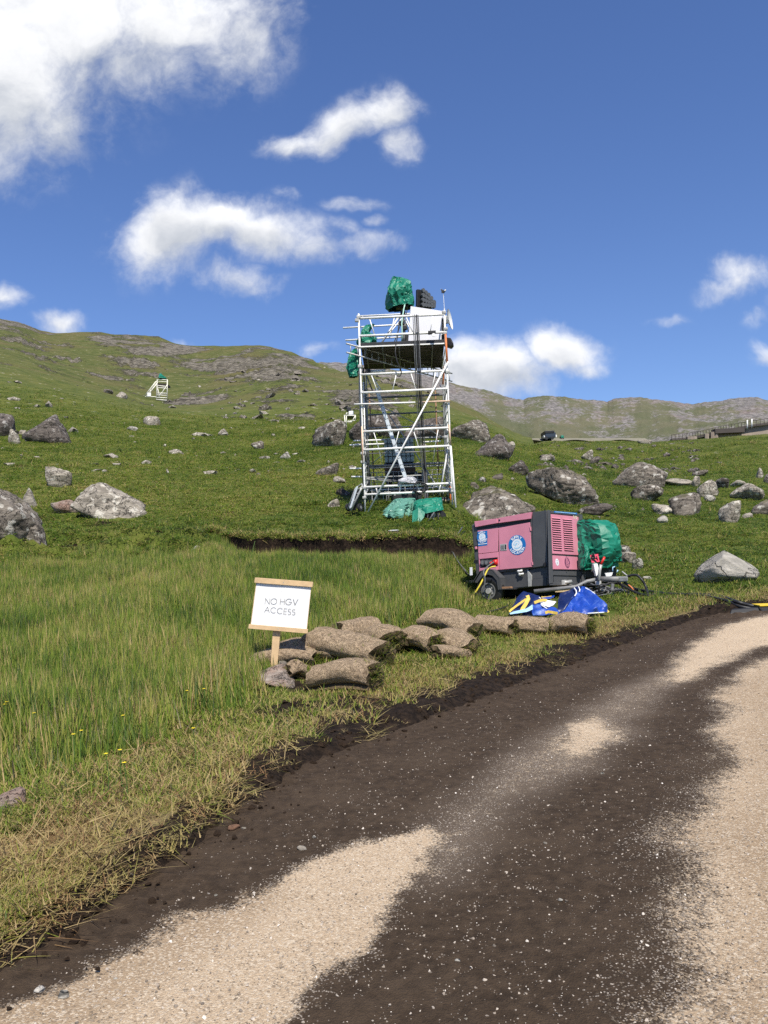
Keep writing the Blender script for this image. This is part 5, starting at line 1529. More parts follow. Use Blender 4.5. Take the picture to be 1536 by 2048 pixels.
# cable bundle down the tower
for i, (dx_, rr_, mt_) in enumerate([(-8, .016, CABLEGREY), (12, .021, RUBBER), (30, .017, CABLEGREY), (-26, .012, GREYTUBE)]):
    lab = ['thick grey cable running down the front of the tower, left in its bundle', 'thickest black cable in the bundle down the front of the tower', 'grey cable at the right side of the bundle down the tower', 'slim grey conduit beside the cable bundle down the tower'][i]
    dpt = FR - .16 + .03 * i
    tag(tube('cable', [t1(935 + dx_, 545, dpt), t1(948 + dx_, 800, dpt), t1(955 + dx_, 1000, dpt), t1(965 + dx_, 1180, dpt), t2(915 + dx_, 0, dpt + .3), t2(935 + dx_, 300, dpt + .6), t2(952 + dx_, 600, dpt + .7), t2(975 + dx_ * .7, 860, dpt + .9), t2(990 + dx_ * .6, 1050, dpt + .9), t2(1000 + dx_ * .6, 1200, dpt + .5)], rr_, mt_), lab, 'cable', 'cables down the tower')

# folded trolley leaning at the left foot
tr = thing('hand_trolley', 'folded black and grey hand trolley leaning outside the left foot of the tower', 'trolley', t2(200, 1330, 23.3))
def tq(x, y, d=23.2): return t2(x, y, d)
MB().tube([tq(140, 1310), tq(225, 1085), tq(250, 1060)], .028).tube([tq(175, 1325, 22.9), tq(275, 1110, 22.9), tq(290, 1075, 22.9)], .028).build('frame', STEEL, tr, True)
for f in (.15, .5, .85):
    a = tq(140, 1310).lerp(tq(225, 1085), f); b = tq(175, 1325, 22.9).lerp(tq(275, 1110, 22.9), f)
    V, F_ = tube_geo([a, b], .018, 6); mesh_obj('cross_bar', V, F_, STEEL, tr, True)
for (x, y, d) in [(135, 1290, 23.3), (265, 1290, 22.95)]:
    c = tq(x, y, d)
    wn = Vector((.8, -.5, .1)).normalized(); a = wn.orthogonal().normalized(); b = wn.cross(a)
    wh = MB().disc(c, a * .115, b * .115, 22, wn * .06).build('wheel', RUBBER, tr, bevel=.02)
    MB().disc(c - wn * .006, a * .045, b * .045, 14, wn * .072).build('hub', GREYTUBE, wh)
MB().cbox(tq(235, 1200, 23.05), (.12, .05, 0), (-.03, .10, 0), (.20, 0, .62)).build('back_plate', BLACK, tr, bevel=.02)
MB().cbox(tq(205, 1180, 23.0), (.05, .02, 0), (-.02, .05, 0), (.22, 0, .60)).build('strut', LADM, tr, bevel=.01)
MB().tube([tq(245, 1065), tq(295, 1030), tq(302, 1060, 22.9), tq(255, 1090, 22.9)], .02).build('handle', STEEL, tr, True)
# small case on the grass
sc_ = thing('small_case', 'small dark case with a white lid lying on the grass in front of the tower', 'case', on_ground(789, 1072))
g = on_ground(789, 1073)
MB().cbox(g + Vector((0, .1, .05)), (.24, -.06, 0), (.05, .2, 0), (0, 0, .10)).build('case_body', BLACK, sc_, bevel=.015)
MB().cbox(g + Vector((-.015, .1, .113)), (.20, -.05, 0), (.04, .14, 0), (0, 0, .02)).build('lid', WHITE, sc_, bevel=.006)

# ---- the far scaffold on the hill with its stair, and the little camera platform
def Z3(X, Y): return 270 + X * 100 / 1536, 730 + Y * 100 / 1536
fd = on_ground(315, 801).y
def t3(X, Y, o=0): return P(*Z3(X, Y), fd + o)
CREAM = worn('cream_white_tube', (0.74, 0.72, 0.62), 0.5, 0.05, 0.1, 1.0)
ft = thing('scaffold_tower', 'small far off white scaffold tower with a slanting stair on the left hillside', 'scaffold tower', t3(830, 1080))
for pts, r in [([(680, 440), (660, 1050)], .09), ([(1000, 450), (980, 1090)], .09), ([(665, 445), (1000, 455)], .10), ([(665, 500), (1000, 520)], .09), ([(660, 630), (1000, 665)], .12), ([(660, 690), (1000, 720)], .11), ([(660, 860), (980, 870)], .10), ([(660, 920), (980, 935)], .09), ([(640, 1000), (980, 1010)], .11), ([(650, 1060), (980, 1085)], .12), ([(700, 720), (760, 1000)], .08), ([(990, 600), (730, 1000)], .09), ([(720, 960), (820, 840)], .08)]:
    V, F_ = tube_geo([t3(*p) for p in pts], r, 6); mesh_obj('tube', V, F_, CREAM, ft, True)
for pts in [[(690, 470), (690, 1000)], [(985, 470), (975, 1000)], [(690, 700), (980, 690)], [(690, 890), (980, 890)]]:
    V, F_ = tube_geo([t3(*p, 3.2) for p in pts], .07, 6); mesh_obj('tube', V, F_, CREAM, ft, True)
a, b, c, d_ = t3(650, 575), t3(985, 575), t3(965, 640, 3.0), t3(720, 610, 3.0)
MB().box(t3(655, 620), t3(985, 640) - t3(655, 620), (0, 3.0, 0), (0, 0, .5)).build('platform', DECK, ft)
st_ = MB()
V, F_ = tube_geo([t3(650, 500), t3(300, 950)], .12, 6); mesh_obj('stair_rail', V, F_, CREAM, ft, True)
V, F_ = tube_geo([t3(680, 560), t3(345, 990)], .12, 6); mesh_obj('stair_rail', V, F_, CREAM, ft, True)
for k in range(12):
    f = k / 11
    V, F_ = tube_geo([t3(650, 500).lerp(t3(300, 950), f), t3(680, 560).lerp(t3(345, 990), f)], .05, 5); mesh_obj('tread', V, F_, CREAM, ft, True)
V, F_ = tube_geo([t3(345, 975), t3(660, 975)], .10, 6); mesh_obj('tube', V, F_, CREAM, ft, True)
V, F_ = tube_geo([t3(470, 740), t3(480, 1000)], .06, 6); mesh_obj('tube', V, F_, CREAM, ft, True)
o = MB().box(t3(378, 960, -.2), t3(490, 960, -.2) - t3(378, 960, -.2), (0, .1, 0), t3(378, 850, -.2) - t3(378, 960, -.2)).build('white_notice', WHITE, loc=t3(430, 960))
tag(o, 'white notice panel at the foot of the far scaffold stair', 'notice')
cover('tarpaulin', 'dark green tarpaulin heaped on top of the far hillside scaffold', 'tarpaulin',
      [(*Z3(760, 250), *Z3(800, 260), fd + 1.5, .3), (*Z3(750, 320), *Z3(880, 340), fd + 1.5, 1.0), (*Z3(745, 390), *Z3(970, 400), fd + 1.5, 1.3), (*Z3(735, 430), *Z3(985, 450), fd + 1.5, 1.2)], TARP_GREEN, 52, .25, .6, n=16, m=8)
def Z4(X, Y): return 670 + X * 70 / 1536, 800 + Y * 70 / 1536
nd = on_ground(694, 868).y
def t4(X, Y, o=0): return P(*Z4(X, Y), nd + o)
sp_ = thing('camera_platform', 'little pale scaffold platform with a dark box, between the leaning boulder and the tower', 'platform', t4(600, 1400))
for pts, r in [([(415, 660), (480, 1450)], .045), ([(500, 700), (500, 1100)], .04), ([(470, 640), (540, 560)], .05), ([(900, 680), (740, 960)], .04), ([(560, 970), (740, 960)], .05), ([(560, 920), (560, 980)], .03), ([(900, 660), (890, 920)], .03), ([(560, 920), (880, 900)], .03), ([(420, 680), (900, 680)], .05)]:
    V, F_ = tube_geo([t4(*p) for p in pts], r, 6); mesh_obj('tube', V, F_, CREAM, sp_, True)
NAVYP = worn('dark_blue_sheet', (0.02, 0.035, 0.06), 0.5)
MB().box(t4(470, 720), t4(890, 715) - t4(470, 720), (0, 1.4, 0), (0, 0, .14)).build('platform_deck', NAVYP, sp_)
o = MB().box(t4(510, 470, .4), t4(700, 470, .4) - t4(510, 470, .4), (0, .6, 0), t4(510, 310, .4) - t4(510, 470, .4)).build('equipment_box', BLACK, loc=t4(600, 470), bevel=.03)
tag(o, 'dark box standing upright on the little camera platform', 'box')
o = MB().box(t4(590, 660, .1), t4(780, 640, .1) - t4(590, 660, .1), (.05, .4, 0), t4(600, 485, .1) - t4(590, 660, .1)).build('white_case', WHITE, loc=t4(690, 650), bevel=.03)
tag(o, 'white case in front of the dark box on the little camera platform', 'case')

# ================================================================ GENERATOR TRAILER
def Z7(X, Y): return 930 + X * 250 / 1536, 1000 + Y * 250 / 1536
GD = 16.6
PN = P(*Z7(1000, 125), GD)                       # near top corner
PL = P(*Z7(75, 285), GD + 1.13)                  # far left top corner
PR_ = P(*Z7(1432, 168), GD + 0.97)               # far right top corner
gex = (PL - PN); GL = gex.length; gex.normalize()
gey = (PR_ - PN); gey = gey - gex * gey.dot(gex); GW = (PR_ - PN).dot(gey.normalized()); gey.normalize()
gez = gex.cross(gey)
if gez.z < 0: gez = -gez
GM = Matrix((gex, gey, gez)).transposed()
def gp(s, t, h, out=0.0):
    """trailer space: s along the left side from the near corner, t across the front, h below the top"""
    return PN + gex * s + gey * t - gez * h
def on_left(X, Y, t=0.0):
    """(s, h) on the long side where the enlargement shows it"""
    r = Vector(ray(*Z7(X, Y))); o = Vector(EYE)
    k = (PN + gey * t - o).dot(gey) / r.dot(gey)
    q = o + r * k - PN
    return q.dot(gex), -q.dot(gez)
def on_front(X, Y, s=0.0):
    r = Vector(ray(*Z7(X, Y))); o = Vector(EYE)
    k = (PN + gex * s - o).dot(gex) / r.dot(gex)
    q = o + r * k - PN
    return q.dot(gey), -q.dot(gez)

PINK = worn('pink_paint', (0.64, 0.24, 0.315), 0.42, 0.0, 0.10, 2.5, (0.38, 0.18, 0.18), 0.45)
CHAR = worn('charcoal_paint', (0.072, 0.074, 0.078), 0.5, 0.0, 0.15, 3, (0.14, 0.13, 0.12), 0.25)
BLUEP = worn('blue_decal', (0.010, 0.16, 0.46), 0.4, 0.0, 0.05, 3, (.1, .2, .4), .1)
WHITED = worn('white_decal', (0.80, 0.82, 0.84), 0.4, 0.0, 0.03, 3, (.6, .6, .6), .1)
SKYD = worn('light_blue_decal', (0.38, 0.62, 0.80), 0.4, 0.0, 0.03, 3, (.3, .5, .7), .1)
PURPLE = worn('purple_decal', (0.13, 0.035, 0.10), 0.4, 0.0, 0.05, 3)
REDP = worn('red_plastic', (0.62, 0.02, 0.015), 0.35, 0.0, 0.1, 6, (.2, .02, .02), .2)
PINKRED = worn('red_flag_cloth', (0.62, 0.02, 0.075), 0.6, 0.0, 0.1, 6, (.3, .02, .05), .2)
YELLOW = worn('yellow_cable', (0.72, 0.58, 0.05), 0.5, 0, .1, 10)
YELS = worn('yellow_webbing', (0.72, 0.50, 0.09), 0.65, 0, .1, 10, (.4, .3, .1), .2)

gen = thing('generator_trailer', 'pink and charcoal generator on a road trailer, blue and white round badges on its sides', 'generator', gp(GL * .5, GW * .5, 1.75))
H_TOP_L = 0.0
sL = GL
body_h = on_left(830, 825)[1]                    # bottom of the pink side near the front
chas_h = on_front(1025, 1050)[1] if False else on_left(1025, 1050)[1]
s_grey = on_left(830, 400)[0]                    # where the dark front section begins
s_rear = on_left(150, 500)[0]                    # rear dark post
body_h = on_left(830, 830)[1]
def gbox(name, s0, s1, t0, t1, h0, h1, mat, parent=None, bevel=.012):
    return MB().box(gp(s0, t0, h1), gex * (s1 - s0), gey * (t1 - t0), gez * (h1 - h0)).build(name, mat, parent or gen, bevel=bevel)
# the canopy: dark core, then panels standing proud of it
gbox('canopy', 0, sL, 0, GW, 0.03, body_h + .02, CHAR, bevel=.03)
roof = MB().prism([gp(s_grey, .06, .0), gp(0.02, .16, .0), gp(0.02, GW - .05, .0), gp(sL - .02, GW - .05, .0), gp(sL - .02, .06, .0)], gez * -.035).build('roof', CHAR, gen, bevel=.01)
def lquad(name, pts, mat, out=.012, parent=None, bevel=.006, t=0.0):
    """panel on the long side from corners seen in the enlargement"""
    q = [gp(s, t, h) for s, h in (on_left(x, y, t) for x, y in pts)]
    return MB().prism(q, gey * -out).build(name, mat, parent or gen, bevel=bevel)
def fquad(name, pts, mat, out=.012, parent=None, bevel=.006, s=0.0):
    q = [gp(s, t, h) for t, h in (on_front(x, y, s) for x, y in pts)]
    return MB().prism(q, gex * -out).build(name, mat, parent or gen, bevel=bevel)
lquad('roof_cowl', [(130, 265), (405, 228), (412, 285), (140, 335)], PINK, .05)
lquad('roof_cowl', [(428, 222), (832, 150), (818, 232), (425, 285)], PINK, .05)
lquad('cowl_joint', [(405, 232), (428, 226), (425, 283), (412, 283)], PINK, .035)
V, F_ = MB().disc(gp(*[on_left(440, 250)[0]], -.052, on_left(440, 250)[1]), gex * .02, gez * .02, 12, gey * -.004).V, None
MB().disc(gp(on_left(440, 250)[0], -.052, on_left(440, 250)[1]), gex * .018, gez * .018, 14, gey * -.004).build('lock', BLACK, gen)
lquad('shadow_gap', [(145, 345), (812, 238), (812, 268), (150, 362)], BLACK, .004, bevel=0)
side = lquad('side_panel', [(158, 378), (415, 345), (408, 635), (168, 662)], PINK, .016)
lquad('side_panel', [(168, 668), (405, 640), (405, 705), (175, 728)], PINK, .020)
lquad('side_panel', [(405, 640), (418, 636), (428, 858), (405, 858)], PINK, .016)
lquad('side_panel', [(168, 668), (178, 667), (200, 875), (182, 885)], PINK, .016)
door = lquad('door', [(420, 345), (802, 275), (832, 822), (430, 858)], PINK, .022)
for y0, y1 in [(330, 380), (760, 800)]:
    lquad('hinge', [(800 + (y0 - 275) * .055, y0), (812 + (y0 - 275) * .055, y0), (814 + (y1 - 275) * .055, y1), (802 + (y1 - 275) * .055, y1)], PINK, .035, door)
hand = lquad('handle', [(440, 545), (518, 538), (520, 620), (443, 622)], STEEL, .030, door, .004)
lquad('latch', [(500, 550), (514, 548), (516, 602), (502, 604)], BLACK, .036, hand, .002)
lquad('latch', [(452, 560), (488, 556), (490, 602), (454, 606)], GREYTUBE, .036, hand, .002)
# socket bay
bay = lquad('socket_bay', [(190, 735), (404, 712), (404, 815), (210, 836)], BLACK, .006, bevel=0)
lquad('sill', [(192, 840), (405, 815), (405, 862), (185, 886)], PINK, .045)
for x in (228, 278, 328):
    s_, h_ = on_left(x, 770)
    c = gp(s_, -.01, h_)
    pl = MB().disc(c, gex * .055, gez * .062, 16, gey * -.04).build('socket', CHAR, bay)
    MB().disc(c + gey * -.042, gex * .036, gez * .042, 14, gey * -.006).build('socket_lid', GREYTUBE, pl)
s_, h_ = on_left(375, 768)
c = gp(s_, -.02, h_)
MB().tube([c + gex * -.06, c + gex * .03], .062, 14).tube([c + gex * .03, c + gex * .10 + gez * -.03 + gey * -.04], .040, 12).build('plug', REDP, gen, True)
# rear lamps and slots on the dark rear post
for (x0, y0, x1, y1, mt) in [(122, 560, 160, 635, BLACK), (108, 740, 160, 780, BLACK)]:
    lquad('vent', [(x0, y0), (x1, y0 - 5), (x1, y1 - 5), (x0, y1)], mt, .006)
MB().cbox(gp(on_left(142, 590)[0], -.02, on_left(142, 590)[1]), gex * .05, gey * .03, gez * .06).build('tail_lamp', PINK, gen, bevel=.01)
lquad('marker_board', [(62, 830), (92, 826), (95, 925), (64, 928)], WHITED, .02)
# dark front corner pillar with a bevelled edge
lquad('corner_panel', [(834, 150), (990, 130), (1018, 805), (838, 830)], CHAR, .014)
lquad('corner_post', [(992, 128), (1004, 126), (1027, 1048), (1016, 1048)], CHAR, .026, bevel=.004)
MB().cbox(gp(on_left(990, 795)[0], -.03, on_left(990, 795)[1]), gex * .05, gey * .03, gez * .09).build('catch', BLACK, gen, bevel=.01)
# front face: louvred pink panel
fquad('front_frame', [(1008, 122), (1040, 130), (1075, 1020), (1030, 1030)], CHAR, .022)
fquad('front_frame', [(1395, 175), (1432, 180), (1466, 1035), (1432, 1035)], CHAR, .022)
fquad('front_frame', [(1030, 132), (1405, 172), (1405, 200), (1032, 165)], CHAR, .022)
gril = fquad('grille', [(1030, 172), (1385, 208), (1415, 682), (1055, 660)], PINK, .018)
lowp = fquad('lower_panel', [(1058, 680), (1418, 705), (1425, 858), (1066, 852)], PINK, .018)
for col_ in (0, 1):
    for k in range(15):
        f = k / 14
        xa = (1055 if col_ == 0 else 1192) + f * 18
        xb = (1158 if col_ == 0 else 1300) + f * 20
        y = (222 if col_ == 0 else 238) + f * (384 if col_ == 0 else 374)
        ta, ha = on_front(xa, y); tb, hb = on_front(xb, y + 8)
        ho = .028
        # a slot, with a lip above it that throws a shadow
        q = [gp(-.0185, ta, ha - .004), gp(-.0185, tb, hb - .004), gp(-.0185, tb - .008, hb + ho), gp(-.0185, ta + .008, ha + ho)]
        MB().prism(q, gex * -.0025).build('slot', BLACK, gril)
        l = [gp(-.018, ta - .01, ha - .012), gp(-.018, tb + .01, hb - .012), gp(-.036, tb + .004, hb + .006), gp(-.036, ta - .004, ha + .006)]
        MB().add(l + [p + gez * -.004 for p in l], [(0, 1, 2, 3), (7, 6, 5, 4), (0, 3, 7, 4), (1, 5, 6, 2), (2, 6, 7, 3), (0, 4, 5, 1)]).build('louvre', PINK, gril)
for (x, y) in [(1072, 668), (1235, 686), (1400, 690), (1075, 862), (1240, 872), (1405, 874)]:
    t_, h_ = on_front(x, y)
    MB().disc(gp(-.020, t_, h_), gey * .012, gez * .012, 10, gex * -.008).build('bolt', BLACK, gen)
strip = fquad('name_strip', [(1082, 138), (1362, 160), (1364, 180), (1082, 156)], BLUEP, .028, bevel=.002)
fquad('lettering', [(1096, 146), (1345, 166), (1345, 172), (1096, 152)], SKYD, .031, strip, 0)

# stroke letters
GLYPH = {
 'A': (0.9, [[(0, 0), (.45, 1), (.9, 0)], [(.16, .34), (.74, .34)]]),
 'C': (0.98, [[(.98 * .5 + .5 * math.cos(R(a)), .5 + .5 * math.sin(R(a))) for a in range(42, 319, 12)]]),
 'E': (0.52, [[(.52, 1), (0, 1), (0, 0), (.52, 0)], [(0, .52), (.48, .52)]]),
 'G': (1.0, [[(.5 + .5 * math.cos(R(a)), .5 + .5 * math.sin(R(a))) for a in range(42, 361, 12)] + [(.52, .48)]]),
 'H': (0.70, [[(0, 0), (0, 1)], [(.7, 0), (.7, 1)], [(0, .52), (.7, .52)]]),
 'I': (0.06, [[(.03, 0), (.03, 1)]]),
 'L': (0.50, [[(0, 1), (0, 0), (.5, 0)]]),
 'N': (0.76, [[(0, 0), (0, 1), (.76, 0), (.76, 1)]]),
 'O': (1.0, [[(.5 + .5 * math.cos(R(a)), .5 + .5 * math.sin(R(a))) for a in range(0, 361, 12)]]),
 'P': (0.55, [[(0, 0), (0, 1), (.28, 1)] + [(.28 + .27 * math.cos(R(a)), .73 + .27 * math.sin(R(a))) for a in range(90, -91, -18)] + [(0, .46)]]),
 'S': (0.55, [[(.27 + .24 * math.cos(R(a)), .755 + .245 * math.sin(R(a))) for a in range(35, 271, 15)] + [(.27 + .27 * math.cos(R(a)), .26 + .26 * math.sin(R(a))) for a in range(80, -146, -15)]]),
 'T': (0.62, [[(0, 1), (.62, 1)], [(.31, 1), (.31, 0)]]),
 'U': (0.68, [[(0, 1), (0, .34)] + [(.34 + .34 * math.cos(R(a)), .34 + .34 * math.sin(R(a))) for a in range(180, 361, 15)] + [(.68, 1)]]),
 'V': (0.84, [[(0, 1), (.42, 0), (.84, 1)]]),
 'Y': (0.78, [[(0, 1), (.39, .5), (.78, 1)], [(.39, .5), (.39, 0)]]),
 'D': (0.7, [[(0, 0), (0, 1), (.2, 1)] + [(.2 + .5 * math.cos(R(a)), .5 + .5 * math.sin(R(a))) for a in range(90, -91, -15)] + [(0, 0)]]),
 'y': (0.5, [[(0, .6), (.25, 0)], [(.5, .6), (.18, -.28)]]),
}
def ribbon(m, pts2, wd, place, th):
    """flat pen stroke of width wd through 2-D points"""
    n = len(pts2)
    L_, R2 = [], []
    for i in range(n):
        a = Vector(pts2[max(i - 1, 0)]); b = Vector(pts2[min(i + 1, n - 1)]); p = Vector(pts2[i])
        t1_ = (p - a); t2_ = (b - p)
        t1_ = t1_.normalized() if t1_.length > 1e-9 else t2_.normalized()
        t2_ = t2_.normalized() if t2_.length > 1e-9 else t1_
        tt_ = (t1_ + t2_); tt_ = tt_.normalized() if tt_.length > 1e-6 else t1_
        nn = Vector((-tt_.y, tt_.x)); k = 1 / max(.35, nn.dot(Vector((-t1_.y, t1_.x))))
        L_.append(p + nn * wd * .5 * k); R2.append(p - nn * wd * .5 * k)
    V = [place(q.x, q.y, th) for q in L_] + [place(q.x, q.y, th) for q in R2]
    m.add(V, [(i, i + 1, n + i + 1, n + i) for i in range(n - 1)])
def text_line(m, s, h, wd, place, gap=.22, th=0.0):
    x = 0; outl = []
    for ch in s:
        if ch == ' ': x += .42 * h; continue
        wch, st = GLYPH[ch]
        for k in st: outl.append([(x + a * h, b * h) for a, b in k])
        x += (wch + gap) * h
    tot = x - gap * h
    for k in outl: ribbon(m, [(a - tot / 2, b) for a, b in k], wd, place, th)
    return tot
def text_arc(m, s, r, h, wd, mid, place, top=True, gap=.22):
    wid = sum((GLYPH[c][0] + gap) * h for c in s) - gap * h
    x = -wid / 2
    for ch in s:
        wch, st = GLYPH[ch]
        for k in st:
            pts = []
            for a, b in k:
                xx = x + a * h
                if top:
                    an = mid - xx / (r + h * .4); rr = r + b * h
                else:
                    an = mid + xx / (r + h * .6); rr = r + h - b * h
                pts.append((rr * math.cos(an), rr * math.sin(an)))
            ribbon(m, pts, wd, place, 0)
        x += (wch + gap) * h
BIRD = [(-.62, .05), (-.50, .30), (-.28, .52), (.02, .62), (.30, .54), (.44, .34), (.38, .12), (.18, -.06), (.02, -.20), (.34, -.18), (.80, -.14), (.56, -.34), (.30, -.50), (-.02, -.60), (-.34, -.54), (-.52, -.38), (-.40, -.22), (-.18, -.08), (-.40, -.02)]
def badge(name, c, a, b, n, rad_, parent, ring=BLUEP, inner=WHITED, letters=WHITED, birdm=SKYD):
    """round badge: coloured disc, words round the rim, white middle with a swan-like figure"""
    def place(x, y, th): return c + a * x + b * y + n * (.006 + th)
    o = MB().disc(c + n * .002, a * rad_, b * rad_, 40, n * .002).build(name, ring, parent)
    MB().disc(c + n * .0045, a * rad_ * .60, b * rad_ * .60, 36, n * .001).build('badge_centre', inner, o)
    m = MB()
    text_arc(m, 'SUPPLY', rad_ * .68, rad_ * .24, rad_ * .065, R(90), place, True, .26)
    text_arc(m, 'LOCATION', rad_ * .68, rad_ * .24, rad_ * .065, R(-90), place, False, .26)
    m.build('lettering', letters, o)
    m = MB()
    for k, sc_ in ((0, 1.0),):
        pts = [(x * rad_ * .72, y * rad_ * .72) for x, y in BIRD]
        cc = (0, 0)
        V = [place(x, y, .001) for x, y in pts]
        m.add(V, [tuple(range(len(V)))])
    bm_ = m.build('bird_emblem', birdm, o)
    bm = bmesh.new(); bm.from_mesh(bm_.data); bmesh.ops.triangulate(bm, faces=bm.faces); bm.to_mesh(bm_.data); bm.free()
    m = MB()
    ribbon(m, [(x * rad_ * .66, y * rad_ * .66) for x, y in [(-.45, .1), (-.2, .36), (.08, .42), (.24, .30), (.18, .08), (-.02, -.12), (-.24, -.34), (.1, -.34), (.45, -.22)]], rad_ * .13, place, .002)
    m.build('bird_emblem', inner, o)
    return o
s_, h_ = on_left(648, 552)
badge('badge', gp(s_, -.023, h_), -gex, gez, -gey, 0.205, door)
pl = lquad('badge_plate', [(160, 390), (280, 376), (280, 556), (168, 570)], BLUEP, .019, side, 0)
s_, h_ = on_left(220, 456)
badge('badge', gp(s_, -.020, h_), -gex, gez, -gey, 0.135, pl, BLUEP)
lquad('lettering', [(170, 542), (276, 530), (276, 538), (171, 550)], WHITED, .0225, pl, 0)
t_, h_ = on_front(1245, 770)
badge('badge', gp(-.019, t_, h_), gey, gez, -gex, 0.112, lowp, PURPLE, PINK, PINK, PURPLE)
t_, h_ = on_front(1122, 765)
o = MB().disc(gp(-.0195, t_, h_), gey * .072, gez * .072, 24, gex * -.002).build('white_sticker', WHITED, lowp)
m_ = MB()
for yy in (.028, -.010, -.034):
    ribbon(m_, [(-.032, yy), (.032, yy)], .012, lambda x, y, th: gp(-.0222, t_, h_) + gey * x + gez * y, 0)
m_.build('lettering', STEEL, o)
t_, h_ = on_front(1345, 230)
mm_ = MB()
def place_d(x, y, th): return gp(-.0205, t_, h_) + gey * x + gez * y
x_ = 0
text_line(mm_, 'DYO', .055, .016, place_d)
CREAMD = worn('cream_letter_plate', (0.75, 0.66, 0.48), 0.5)
mm_.build('lettering', CREAMD, gril)

# chassis, wheel, mudguard
ch_b = on_left(1010, 1052)[1]
gbox('chassis', .02, sL * .98, .05, GW - .05, body_h + .03, ch_b - .01, CHAR, bevel=.01)
lquad('chassis_panel', [(470, 868), (772, 850), (792, 1060), (500, 1092)], CHAR, .010, t=.05)
lquad('chassis_rib', [(774, 850), (828, 930), (826, 1062), (782, 1064)], STEEL, .030, t=.05)
lquad('chassis_panel', [(832, 975), (1008, 958), (1010, 1052), (832, 1062)], CHAR, .030, t=.05)
lquad('chassis_panel', [(828, 850), (1015, 815), (1012, 955), (834, 972)], CHAR, .008, t=.05)
for (x, y) in [(675, 876), (690, 914)]:
    s_, h_ = on_left(x, y)
    MB().tube([gp(s_ + .06, 0, h_), gp(s_ - .06, -.01, h_ - .01)], .020, 8).tube([gp(s_ + .03, .05, h_), gp(s_ + .03, -.02, h_)], .028, 8).build('drain_tap', ALU, gen, True)
fquad('front_beam', [(1068, 872), (1418, 880), (1422, 935), (1072, 925)], CHAR, .020, s=.02)
fquad('front_recess', [(1072, 928), (1420, 940), (1392, 1010), (1072, 1006)], BLACK, .002, s=.03)
fquad('front_beam', [(1030, 1012), (1448, 1015), (1440, 1052), (1030, 1050)], CHAR, .03, s=.02)
for (x0, x1) in [(1185, 1212), (1250, 1278)]:
    fquad('tow_lug', [(x0, 985), (x1, 985), (x1, 1045), (x0, 1045)], STEEL, .07, s=.0)
MB().tube([gp(-.06, *on_front(1190, 1015)), gp(-.06, *on_front(1275, 1015))], .03, 8).build('tow_pin', STEEL, gen, True)
s_w, h_w = on_left(300, 1118, -.12)
wc = gp(s_w, -.16, h_w)
RW = .325
def wheel(c, out_dir):
    a = gex; b = gez
    prof = [(.165, .0), (.21, -.012), (.27, -.012), (RW - .015, .012), (RW, .05), (RW, .13), (RW - .02, .165), (.2, .18)]
    n = 40; V = []; F_ = []
    for (r_, o_) in prof:
        for k in range(n):
            an = 2 * math.pi * k / n
            V.append(c + (a * math.cos(an) + b * math.sin(an)) * r_ + out_dir * -o_)
    for j in range(len(prof) - 1):
        for k in range(n):
            F_.append((j * n + k, j * n + (k + 1) % n, (j + 1) * n + (k + 1) % n, (j + 1) * n + k))
    w_ = MB().add(V, F_).build('wheel', RUBBER, gen, True)
    rim = MB()
    rim.disc(c + out_dir * -.05, a * .17, b * .17, 32, out_dir * .01)
    rim.disc(c + out_dir * -.0, a * .172, b * .172, 32, out_dir * .012, 0)
    r_ = MB().disc(c + out_dir * -.04, a * .165, b * .165, 32, out_dir * .006).build('rim', GREYTUBE, w_)
    MB().disc(c + out_dir * -.03, a * .06, b * .06, 20, out_dir * .045).build('hub', STEEL, w_)
    ringm = MB().disc(c + out_dir * .002, a * .172, b * .172, 32, None, .86).build('rim_flange', GREYTUBE, w_)
    for k in range(5):
        an = 2 * math.pi * k / 5
        MB().disc(c + out_dir * -.032 + (a * math.cos(an) + b * math.sin(an)) * .10, a * .016, b * .016, 8, out_dir * .02).build('wheel_nut', STEEL, w_)
    return w_
wheel(wc, -gey)
wheel(gp(s_w, GW + .16, h_w), gey)
# angular mudguard
arc = [(118, 1010), (200, 880), (290, 855), (350, 862), (435, 960), (440, 1100), (580, 1095)]
pr = [on_left(x, y, -.14) for x, y in arc]
m_ = MB()
for (s0, h0), (s1, h1) in zip(pr[:-1], pr[1:]):
    a, b = gp(s0, -.20, h0), gp(s1, -.20, h1)
    d_ = gey * .27
    nrm_ = (b - a).cross(d_).normalized() * .012
    m_.add([a, b, b + d_, a + d_, a + nrm_, b + nrm_, b + d_ + nrm_, a + d_ + nrm_], [(0, 1, 2, 3), (7, 6, 5, 4), (0, 4, 5, 1), (3, 2, 6, 7), (0, 3, 7, 4), (1, 5, 6, 2)])
m_.build('mudguard', CHAR, gen)
for tt_ in (-.195,):
    oarc = [gp(s, tt_, h) for s, h in [on_left(x, y, tt_) for x, y in [(118, 1010), (200, 880), (290, 855), (350, 862), (435, 960), (440, 1100)]]]
    iarc = [gp(s, tt_, h) for s, h in [on_left(x, y, tt_) for x, y in [(150, 1020), (215, 935), (285, 915), (335, 930), (390, 990), (405, 1105)]]]
    MB().add(oarc + iarc, [(i, i + 1, 6 + i + 1, 6 + i) for i in range(5)]).build('mudguard_flange', CHAR, gen)
lquad('mudguard_step', [(470, 1068), (585, 1062), (590, 1085), (475, 1095)], RUSTY, .10, t=-.03)
# axle and underframe in the shade below
MB().tube([gp(s_w, 0, h_w), gp(s_w, GW, h_w)], .04).build('axle', BLACK, gen)
MB().box(gp(0.0, .35, ch_b + .10), gex * GL * .8, gey * .5, gez * .10).build('underframe', BLACK, gen)
